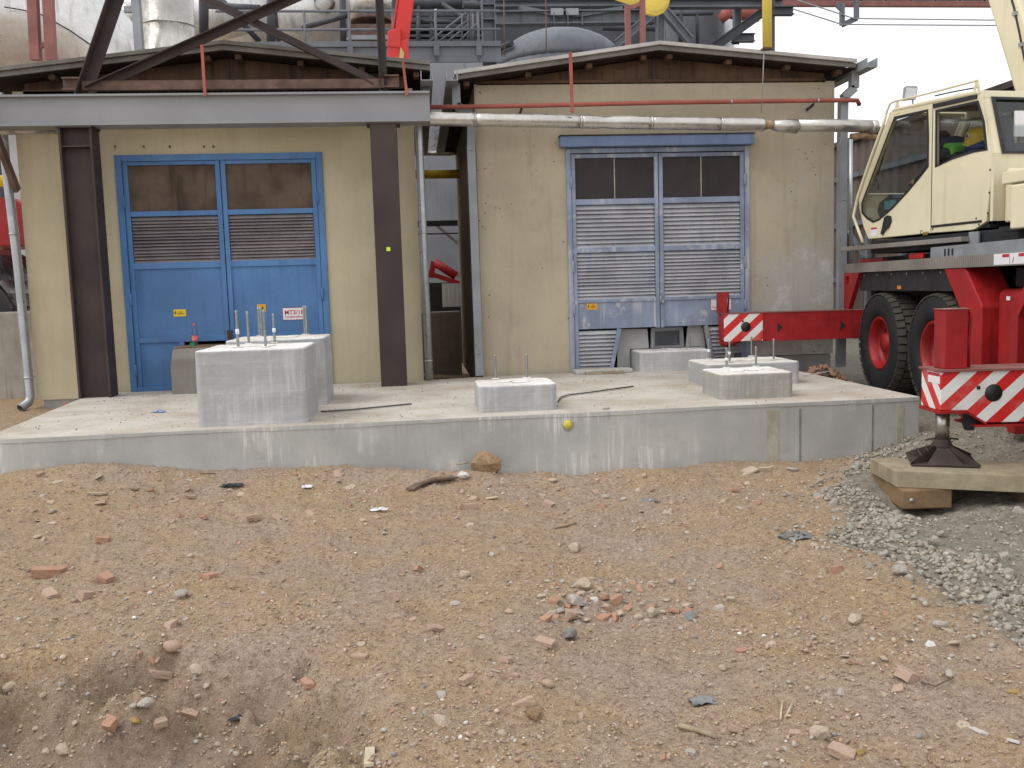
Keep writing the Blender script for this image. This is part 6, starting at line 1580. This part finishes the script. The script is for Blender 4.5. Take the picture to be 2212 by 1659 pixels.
def shard_mesh(name, mat, seed):
    r_ = random.Random(seed); n = r_.choice((4, 5, 5, 6)); a0 = r_.random()*6
    pts = []
    for i in range(n):
        a = a0+2*math.pi*(i+r_.uniform(-.28, .28))/n; q = r_.uniform(.7, 1.1); pts.append((q*math.cos(a), q*.72*math.sin(a)))
    m = MB(); t_ = .13; k = .9
    vs = [(x, y, 0) for x, y in pts]+[(x*k, y*k, t_) for x, y in pts]
    m.add(vs, [tuple(range(n-1, -1, -1)), tuple(range(n, 2*n))]+[(i, (i+1) % n, n+(i+1) % n, n+i) for i in range(n)])
    me, c = m.mesh(name); me.materials.append(MT[mat]); return me
LIB = {}
def lib(kind):
    if kind in LIB: return LIB[kind]
    spec = {'brick': ('b', 'brick'), 'brick_dusty': ('b', 'brick_dusty'), 'stone': ('angular', 'stone_grey'), 'tan': ('angular', 'stone_tan'), 'ochre': ('angular', 'stone_ochre'), 'slate': ('slab', 'stone_slate'),
            'gravel': ('angular', 'stone_gravel'), 'white': ('shard', 'plaster_white'), 'clod': ('lump', 'clod'), 'tanslab': ('shard', 'stone_tan'), 'brickhollow': ('h', 'brick_dusty'), 'pebble': ('round', 'brick_dusty'), 'whitestone': ('angular', 'plaster_white')}[kind]
    L = []
    for k in range(6):
        if spec[0] == 'shard': L.append(shard_mesh('shard', spec[1], 300+k*11+len(kind)))
        elif spec[0] in 'bh': L.append(brick_mesh('fragment', spec[1], 100+k*7+len(kind), spec[0] == 'h'))
        else: L.append(stone_mesh('stone', spec[0], spec[1], 200+k*5+len(kind)*3))
    LIB[kind] = L; return L
def drop(name, kind, p, size, label, cat, group=None, rz=None, sink=.3, stretch=None, tilt=.25, rr=rnd):
    me = rr.choice(lib(kind)); h = size*.5
    o = bpy.data.objects.new(name, me); COL.objects.link(o)
    sc = (h, h, h) if not stretch else (h*stretch[0], h*stretch[1], h*stretch[2])
    zmax = max(v.co.z for v in me.vertices)*sc[2]
    o.location = (p.x, p.y, p.z+zmax*(1-2*sink)); o.scale = sc
    o.rotation_euler = (rr.gauss(0, tilt), rr.gauss(0, tilt), rr.uniform(0, 6.28) if rz is None else rz)
    return tag(o, label, cat, group)
U = [  # (x, y, pixel width, kind, name, label, category, stretch)
 (1045, 1014, 74, 'clod', 'earth_clod', 'big brown earth clod leaning against the slab front', 'clod', (1, .8, 1.15)),
 (1001, 1030, 32, 'whitestone', 'pale_stone', 'pale round stone at the foot of the big clod', 'stone', None),
 (1183, 1092, 26, 'brick_dusty', 'brick_piece', 'squarish pink brick piece before the yellow sleeve plug', 'brick', (1, 1, 1.3)),
 (1009, 1100, 34, 'brick_dusty', 'brick_piece', 'pink brick piece below the big clod', 'brick', None),
 (1400, 1082, 42, 'slate', 'slate_piece', 'dark flat slate piece right of the squarish brick', 'slate', None),
 (1616, 1010, 46, 'tanslab', 'flat_stone', 'broad flat tan stone by the white stick at the slab', 'stone', None),
 (1712, 1016, 30, 'stone', 'grey_stone', 'flat grey stone right of the white stick', 'stone', (1, .8, .5)),
 (402, 1546, 44, 'brickhollow', 'brick_piece', 'long upright grooved brick shard in the hollow at lower left', 'brick', (1.3, .6, .8)),
 (318, 1524, 40, 'stone', 'grey_stone', 'grey angular stone in the hollow at lower left', 'stone', None),
 (290, 1528, 22, 'stone', 'grey_stone', 'small grey stone touching the grey angular one in the hollow', 'stone', None),
 (236, 1566, 36, 'brick', 'brick_piece', 'rounded orange brick piece in the hollow at lower left', 'brick', None),
 (290, 1560, 28, 'ochre', 'ochre_stone', 'ochre stone between two brick pieces in the hollow', 'stone', None),
 (345, 1562, 34, 'brick_dusty', 'brick_piece', 'dusty pink brick piece left of the grooved shard', 'brick', None),
 (1137, 1522, 46, 'brickhollow', 'brick_piece', 'hollow brick piece in the lower middle foreground', 'brick', (1.1, .8, 1)),
 (1155, 1550, 42, 'clod', 'earth_clod', 'grey clod just below the hollow brick piece', 'clod', None),
 (1956, 1462, 42, 'brick_dusty', 'brick_piece', 'pink brick piece alone in the right foreground', 'brick', None),
 (2010, 1394, 52, 'white', 'tile_shard', 'white edged tile shard right of the heap, below the gravel', 'tile', None),
 (2116, 1580, 54, 'white', 'tile_shard', 'white tile shard with pointed end at lower right', 'tile', None),
 (2080, 1566, 44, 'tanslab', 'tile_shard', 'tan tile shard beside the pointed white one', 'tile', None),
 (2190, 1600, 42, 'white', 'tile_shard', 'white tile shard at the right edge of the picture', 'tile', None),
 (1772, 1594, 54, 'tan', 'brown_stone', 'rounded brown stone at the bottom right of the middle', 'stone', None),
 (1860, 1630, 24, 'ochre', 'ochre_stone', 'small yellow stone near the bottom edge on the right', 'stone', None),
 (1246, 1306, 58, 'stone', 'grey_stone', 'largest grey stone in the heap in the middle', 'stone', None),
 (1264, 1272, 46, 'tan', 'tan_stone', 'tan stone behind the largest grey stone of the heap', 'stone', None),
 (1230, 1372, 50, 'slate', 'slate_piece', 'blue grey stone just below the heap in the middle', 'stone', (1, .9, 1.8)),
 (1284, 1298, 24, 'whitestone', 'white_lump', 'white plaster lump touching the largest grey stone', 'plaster', None),
 (1196, 1302, 28, 'brick', 'brick_piece', 'orange brick piece left of the largest grey stone', 'brick', None),
 (1330, 1300, 30, 'brick', 'brick_piece', 'orange brick piece right of the white plaster lump', 'brick', None),
 (1235, 1332, 36, 'brick_dusty', 'brick_piece', 'brick piece in front of the largest grey stone', 'brick', None),
 (1408, 1330, 34, 'tan', 'tan_stone', 'tan stone at the right end of the heap', 'stone', None),
 (1490, 1336, 44, 'slate', 'slate_piece', 'long grey flat stone right of the heap', 'stone', None),
 (372, 1402, 40, 'pebble', 'brown_cobble', 'smooth brown cobble above the hollow at left', 'stone', None),
 (1240, 1188, 34, 'tan', 'tan_stone', 'tan stone left of the grey gravel, below the timber mat', 'stone', None),
 (105, 1292, 36, 'brick_dusty', 'brick_piece', 'flat brick piece near the left edge', 'brick', None),
 (190, 1292, 40, 'brick_dusty', 'brick_piece', 'long brick piece right of the flat one near the left edge', 'brick', None),
 (392, 1288, 30, 'stone', 'grey_stone', 'grey stone beside an ochre dip at left', 'stone', None),
 (108, 1243, 54, 'brick', 'brick_piece', 'long orange brick piece at the left side', 'brick', (1.2, .7, .8)),
 (228, 1252, 34, 'brick', 'brick_piece', 'orange brick piece right of the long orange one', 'brick', None),
 (452, 1252, 34, 'brick', 'brick_piece', 'bright orange brick pair below the tall plinth', 'brick', None),
 (220, 1170, 34, 'brick', 'brick_piece', 'orange brick piece left of the bright pair', 'brick', None),
 (545, 1125, 40, 'brick_dusty', 'brick_piece', 'pink brick lump before the tall plinth', 'brick', None),
 (1180, 1340, 26, 'brick', 'brick_piece', 'small orange brick at the left rim of the heap', 'brick', None),
 (1810, 1236, 26, 'brick', 'brick_piece', 'dark orange brick wedge left of the gravel tongue', 'brick', (1, .8, 1.4)),
 (1945, 1238, 44, 'gravel', 'gravel_stone', 'pale grey stone in front of the gravel tongue', 'stone', None),
 (1005, 1248, 32, 'tan', 'tan_stone', 'tan cobble above the heap on the left', 'stone', None),
 (1178, 1388, 38, 'brick_dusty', 'brick_piece', 'half buried brick below the heap on the left', 'brick', (1, .8, .5)),
 (1010, 1470, 36, 'brick_dusty', 'brick_piece', 'pinkish brick wedge above the hollow brick piece', 'brick', None),
 (1185, 1480, 30, 'pebble', 'brown_cobble', 'half buried round brown cobble right of the brick wedge', 'stone', None),
 (1845, 1340, 56, 'tan', 'buried_stone', 'long half buried stone below the gravel', 'stone', (1.3, .7, .5)),
 (2030, 1352, 34, 'stone', 'grey_stone', 'grey stone between gravel toe and white edged shard', 'stone', None),
 (2052, 1462, 28, 'stone', 'grey_stone', 'grey stone right of the lone pink brick', 'stone', None),
 (2190, 1500, 40, 'ochre', 'ochre_stone', 'broad ochre stone at the right edge', 'stone', (1.2, 1, .6)),
]
depth_of = lambda p: (p-CAM).dot(_f)
for (x, y, wpx, kind, nm, lab, cat, stc) in U:
    p = AG(x, y); sz = wpx*depth_of(p)/PF
    drop(nm, kind, p, sz*1.08, lab, cat, None, None, .25, stc, .18)
# sticks, boards and scraps
def stick(label, pl, r_, mat, name='stick', cat='stick', flat=False, lift=.012):
    pts = [AG(x, y)+Vector((0, 0, lift)) for x, y in pl]
    m = MB()
    if flat: m.bar(pts[0], pts[-1], r_*2.4, r_*.8)
    else: m.tube(pts, [r_*(1-.3*i/len(pts)) for i in range(len(pts))], 6)
    tag(m.build(name, mat), label, cat)
stick('white stick leaning on the spoil by the slab', [(1640, 1014), (1660, 1010), (1673, 1004)], .009, 'stick_pale', lift=.03)
stick('pale flat lath below the big clod', [(1050, 1080), (1076, 1077)], .012, 'stick_pale', 'lath', 'lath', True)
stick('brown stick below the squarish brick', [(1198, 1143), (1225, 1138), (1245, 1133)], .009, 'stick')
stick('long brown stick in the lower right foreground', [(1468, 1574), (1510, 1585), (1550, 1600)], .011, 'stick')
stick('pale broken wooden stake at the bottom edge', [(797, 1665), (800, 1628)], .014, 'stick_pale', 'stake', 'stake', True, .02)
stick('short pale lath in front of the slab at left', [(262, 1057), (300, 1059)], .014, 'stick', 'lath', 'lath', True)
stick('flat brown splinter at left before the slab', [(190, 1068), (232, 1069)], .012, 'stick', 'splinter', 'splinter', True)
stick('thin twig against the slab front at left', [(432, 1022), (452, 1010), (465, 1003)], .006, 'bark', 'twig', 'twig', lift=.04)
stick('thin twig leaning by the big clod', [(1012, 1010), (985, 994)], .008, 'stick', 'twig', 'twig', lift=.06)
stick('curved twig right of the lone pink brick', [(1990, 1480), (2020, 1488), (2060, 1470)], .004, 'bark', 'twig', 'twig')
stick('upright pair of dry straws near the bottom', [(1686, 1560), (1690, 1520)], .004, 'stick_pale', 'straw', 'straw')
stick('dry straw leaning right near the bottom', [(1697, 1555), (1712, 1525)], .004, 'stick_pale', 'straw', 'straw')
m = MB(); bp_ = [AG(x, y)+Vector((0, 0, .02)) for x, y in ((886, 1062), (910, 1049), (940, 1040), (985, 1036))]
for q0, q1 in zip(bp_[:-1], bp_[1:]): m.bar(q0, q1, .075, .014)
tag(m.build('board_strip', 'bark'), 'bent brown board strip left of the pale stone', 'board')
rag('torn dark plastic sheet left of the gravel tongue', 1720, 1160, 0, .13, 'plastic_grey', 'plastic_sheet', 'plastic', 11, True)
rag('crumpled black plastic in the hollow at lower left', 512, 1553, 0, .045, 'plastic_black', 'plastic_scrap', 'plastic', 12, True)
rag('grey plastic scrap in the lower foreground', 1522, 1518, 0, .065, 'plastic_grey', 'plastic_scrap', 'plastic', 13, True)
rag('dark plastic strip before the tall plinth', 505, 1050, 0, .12, 'plastic_black', 'plastic_strip', 'plastic', 14, True)
rag('white paper scrap before the tall plinth', 660, 1053, 0, .07, 'white_sign', 'paper_scrap', 'paper', 15, True)
rag('white film scrap in the left middle', 820, 1102, 0, .08, 'white_sign', 'film_scrap', 'plastic', 16, True)
# countable but indistinct fragments
r2 = random.Random(21)
GR = {'brick': ('brick_fragment', 'orange brick fragment on the dirt', 'brick', 'brick fragments strewn on the dirt'),
      'brick_dusty': ('brick_fragment', 'dusty pink brick fragment on the dirt', 'brick', 'brick fragments strewn on the dirt'),
      'stone': ('dirt_stone', 'grey stone on the dirt', 'stone', 'stones strewn on the dirt'),
      'tan': ('dirt_stone', 'tan stone on the dirt', 'stone', 'stones strewn on the dirt'),
      'white': ('plaster_chip', 'white plaster chip on the dirt', 'plaster', 'plaster chips strewn on the dirt'),
      'slate': ('slate_chip', 'dark slate chip on the dirt', 'slate', 'slate chips strewn on the dirt'),
      'tanslab': ('dirt_flake', 'flat tan stone flake on the dirt', 'stone', 'stones strewn on the dirt')}
def zone(px, py):
    if 1150 < px < 1570 and 1245 < py < 1365: return ' in the heap at the middle'
    if px < 660 and py > 1430: return ' in the hollow at lower left'
    if py < 1130: return ' just in front of the slab, on the ' + ('left' if px < 740 else 'right' if px > 1480 else 'middle')
    side = 'left' if px < 740 else 'right' if px > 1480 else 'middle'
    return (' in the far ' if py < 1290 else ' in the near ')+side+' ground'
def scatter(kind, n, x0, x1, y0, y1, smin, smax):
    nm, lab, cat, gp = GR[kind]; k = 0; t_ = 0
    while k < n and t_ < n*30:
        t_ += 1
        px = r2.uniform(x0, x1); py = y0+(y1-y0)*r2.random()**1.2
        p = AG(px, py)
        if p.y > 7.75 or gravel_mask(p.x, p.y) > .3: continue
        sz = smin*(smax/smin)**(r2.random()**1.8)
        drop(nm, kind, p, sz, lab+zone(px, py), cat, gp, None, .4, (1, 1, .75), .3, r2); k += 1
for args in (('brick', 18, 0, 2000, 1035, 1650, .03, .085), ('brick_dusty', 42, 0, 2212, 1035, 1655, .03, .1), ('stone', 38, 0, 2212, 1035, 1655, .025, .08),
             ('tan', 46, 0, 2212, 1035, 1655, .025, .085), ('white', 30, 0, 2212, 1040, 1655, .018, .035), ('slate', 8, 0, 2100, 1040, 1650, .03, .07), ('tanslab', 36, 0, 2212, 1035, 1655, .03, .1),
             ('brick', 26, 1160, 1500, 1262, 1340, .03, .075), ('tan', 40, 1160, 1540, 1255, 1350, .03, .075), ('stone', 30, 1160, 1520, 1255, 1350, .03, .07), ('tan', 30, 60, 640, 1480, 1650, .02, .05)):
    scatter(*args)
for args in (('brick_dusty', 26, 0, 1800, 1022, 1130, .04, .11), ('tan', 34, 0, 1800, 1022, 1130, .03, .1), ('stone', 18, 0, 1800, 1022, 1130, .03, .09), ('brick', 12, 0, 1800, 1022, 1130, .04, .09), ('tanslab', 18, 0, 1800, 1022, 1130, .05, .14)): scatter(*args)
# grey crushed stone: the largest singly, the rest as one mass
r3 = random.Random(33); k = 0
while k < 170:
    y = r3.uniform(3.4, 7.9); x = r3.uniform(2.3, 4.6); g_ = float(gravel_mask(x, y)); g2 = float(gravel_mask(x-.55, y))
    if (g_ < .25 and (float(gravel_mask(x+.3, y)) < .4 or r3.random() > .1)) or (g2 > .5 and r3.random() > .12): continue
    if 3.4 < x < 4.9 and 6.1 < y < 7.15: continue
    drop('gravel_stone', 'gravel', Vector((x, y, gz(x, y))), .038*(3.2**r3.random()**1.4), 'grey crushed stone lying loose '+('left of the timber mat' if y > 6.2 else 'in the middle of the gravel edge' if y > 5 else 'along the near part of the gravel edge'), 'stone', 'larger crushed stones along the gravel edge', None, .27, None, .6, r3); k += 1

def mass(name, label, cat, pts, sizes, cols, flat=(.9, .8, .6), sink=.3, seed=1):
    r_ = np.random.default_rng(seed); n = len(pts)
    base = np.repeat(IV1[None], n, 0)
    # facet each stone with random planes
    for k in range(5):
        nn = r_.normal(size=(n, 3)); nn /= np.linalg.norm(nn, axis=1)[:, None]; d = r_.uniform(.5, .85, n)
        e = np.einsum('nvi,ni->nv', base, nn)-d[:, None]; e = np.maximum(e, 0); base = base-e[:, :, None]*nn[:, None, :]
    base *= np.array(flat)*r_.uniform(.7, 1.25, (n, 1, 3))
    a = r_.uniform(0, 6.28, n); ca, sa = np.cos(a), np.sin(a); tl = r_.normal(0, .25, n)
    x, y, z = base[..., 0], base[..., 1], base[..., 2]
    z2 = z+x*tl[:, None]; X = x*ca[:, None]-y*sa[:, None]; Y = x*sa[:, None]+y*ca[:, None]
    V = np.stack([X, Y, z2], -1)*sizes[:, None, None]*.5+pts[:, None, :]
    V[..., 2] += (sizes*.5*flat[2]*(1-2*sink))[:, None]
    nv = len(IV1); F = (IF1a[None]+(np.arange(n)*nv)[:, None, None]).reshape(-1, 3)
    me = bpy.data.meshes.new(name)
    me.vertices.add(n*nv); me.vertices.foreach_set('co', V.reshape(-1))
    me.loops.add(F.size); me.loops.foreach_set('vertex_index', F.ravel().astype(np.int32))
    me.polygons.add(len(F)); me.polygons.foreach_set('loop_start', np.arange(0, F.size, 3, dtype=np.int32))
    me.update(calc_edges=True)
    ca_ = me.color_attributes.new('tone', 'FLOAT_COLOR', 'POINT')
    c = np.concatenate([cols, np.ones((n, 1))], 1); ca_.data.foreach_set('color', np.repeat(c, nv, 0).ravel())
    me.materials.append(MT['chips'])
    o = bpy.data.objects.new(name, me); COL.objects.link(o)
    return tag(o, label, cat, None, 'stuff')
def seen_points(n, seed, pw=1.0, dmax=7.8):
    """random places over the ground in view, thicker towards the viewer"""
    r_ = np.random.default_rng(seed); d = 2.6+(dmax-2.6)*r_.random(n)**pw
    a = yaw+r_.uniform(-.545, .545, n)*1.03
    return d*np.sin(a)/np.cos(a-yaw)*1.0, d*np.cos(a)/np.cos(a-yaw)
x, y = seen_points(42000, 3, 1.05, 7.9); ok = (y < 7.8) & (gravel_mask(x, y) < .5); x, y = x[ok], y[ok]
pal = np.array([(.44, .335, .25), (.4, .3, .22), (.52, .405, .31), (.33, .245, .185), (.45, .27, .19), (.46, .43, .385), (.28, .265, .25), (.72, .69, .64), (.47, .34, .19), (.44, .345, .27)])
ci = nrng.choice(len(pal), len(x), p=[.25, .24, .12, .13, .03, .04, .02, .03, .08, .06])
sz = .005*(5.0**(nrng.random(len(x))**2.6)); cl = (ci == 7); sz[cl] = np.minimum(sz[cl], .012)
# trodden-in stones gathered in loose patches
x2, y2 = seen_points(16000, 13, 1.05, 7.8); den = vnoise(x2, y2, 1.3, 61)*1.6+vnoise(x2, y2, 4, 62)*.8
ok2 = (y2 < 7.75) & (gravel_mask(x2, y2) < .5) & (nrng.random(len(x2)) < np.clip(den+.12, .02, .6)); x2, y2 = x2[ok2], y2[ok2]
c2 = nrng.choice(len(pal), len(x2), p=[.14, .1, .22, .07, .12, .16, .04, .04, .05, .06])
x = np.concatenate([x, x2]); y = np.concatenate([y, y2]); ci = np.concatenate([ci, c2]); sz = np.concatenate([sz, .012*(3.2**(nrng.random(len(x2))**1.8))])
mass('dirt_chips', 'small chips and crumbs mixed into the brown dirt', 'rubble', np.stack([x, y, hgt(x, y)], 1), sz, pal[ci]*nrng.uniform(.8, 1.2, (len(x), 1)), seed=4)
n = 20000; x = nrng.uniform(2.2, 5.4, n); y = nrng.uniform(2.5, 8.1, n); g_ = gravel_mask(x, y); g2 = gravel_mask(x-.5, y)
ok = (nrng.random(n) < np.maximum(g_*(1-.45*g2), .09*gravel_mask(x+.35, y))) & ~((x > 3.4) & (x < 4.95) & (y > 6.05) & (y < 7.15)); x, y, g2 = x[ok], y[ok], g2[ok]
sz = np.where(g2 < .5, .02*(3.0**nrng.random(len(x))), .01*(4.0**(nrng.random(len(x))**2)))
gp_ = np.array([(.35, .325, .275), (.4, .37, .31), (.29, .27, .225), (.44, .4, .335)])
mass('gravel', 'grey crushed stone heaped around the crane foot', 'gravel', np.stack([x, y, hgt(x, y)], 1), sz, gp_[nrng.choice(4, len(x))]*nrng.uniform(.8, 1.15, (len(x), 1)), sink=.26, seed=6)
n = 1500; x = nrng.uniform(-3.6, 4.4, n); y = 8.0+3.4*nrng.random(n)
ok = np.ones(n, bool)
for (a, b, c, d) in ((-1.93, -.96, 8.0, 9), (-1.93, -.93, 9.25, 10.2), (.48, 1.23, 8.15, 8.82), (2.75, 3.52, 8.35, 9.05), (2.97, 4.05, 9.4, 10.25)): ok &= ~((x > a) & (x < b) & (y > c) & (y < d))
ok &= nrng.random(n) < np.where(x < -1, .95, .45); x, y = x[ok], y[ok]
mass('slab_crumbs', 'dirt crumbs strewn over the top of the slab', 'crumbs', np.stack([x, y, np.full(len(x), ZS)], 1), .005*(4.5**(nrng.random(len(x))**2)), np.array([(.26, .19, .14), (.2, .15, .11), (.33, .28, .23)])[nrng.choice(3, len(x))], sink=.05, seed=8)
# rubble heap beside the far wheel
n = 260; x = nrng.normal(4.98, .2, n); y = nrng.normal(11.05, .3, n); ok = (x > 4.62) & (x < 5.35); x, y = x[ok], y[ok]
zz = hgt(x, y)+.32*np.exp(-((x-4.98)/.3)**2-((y-11.1)/.4)**2)
mass('rubble_heap', 'brown brick rubble heap between slab end and far crane wheel', 'rubble', np.stack([x, y, zz], 1), nrng.uniform(.04, .12, len(x)), np.array([(.33, .2, .12), (.3, .22, .15), (.36, .16, .1)])[nrng.choice(3, len(x))], seed=9)
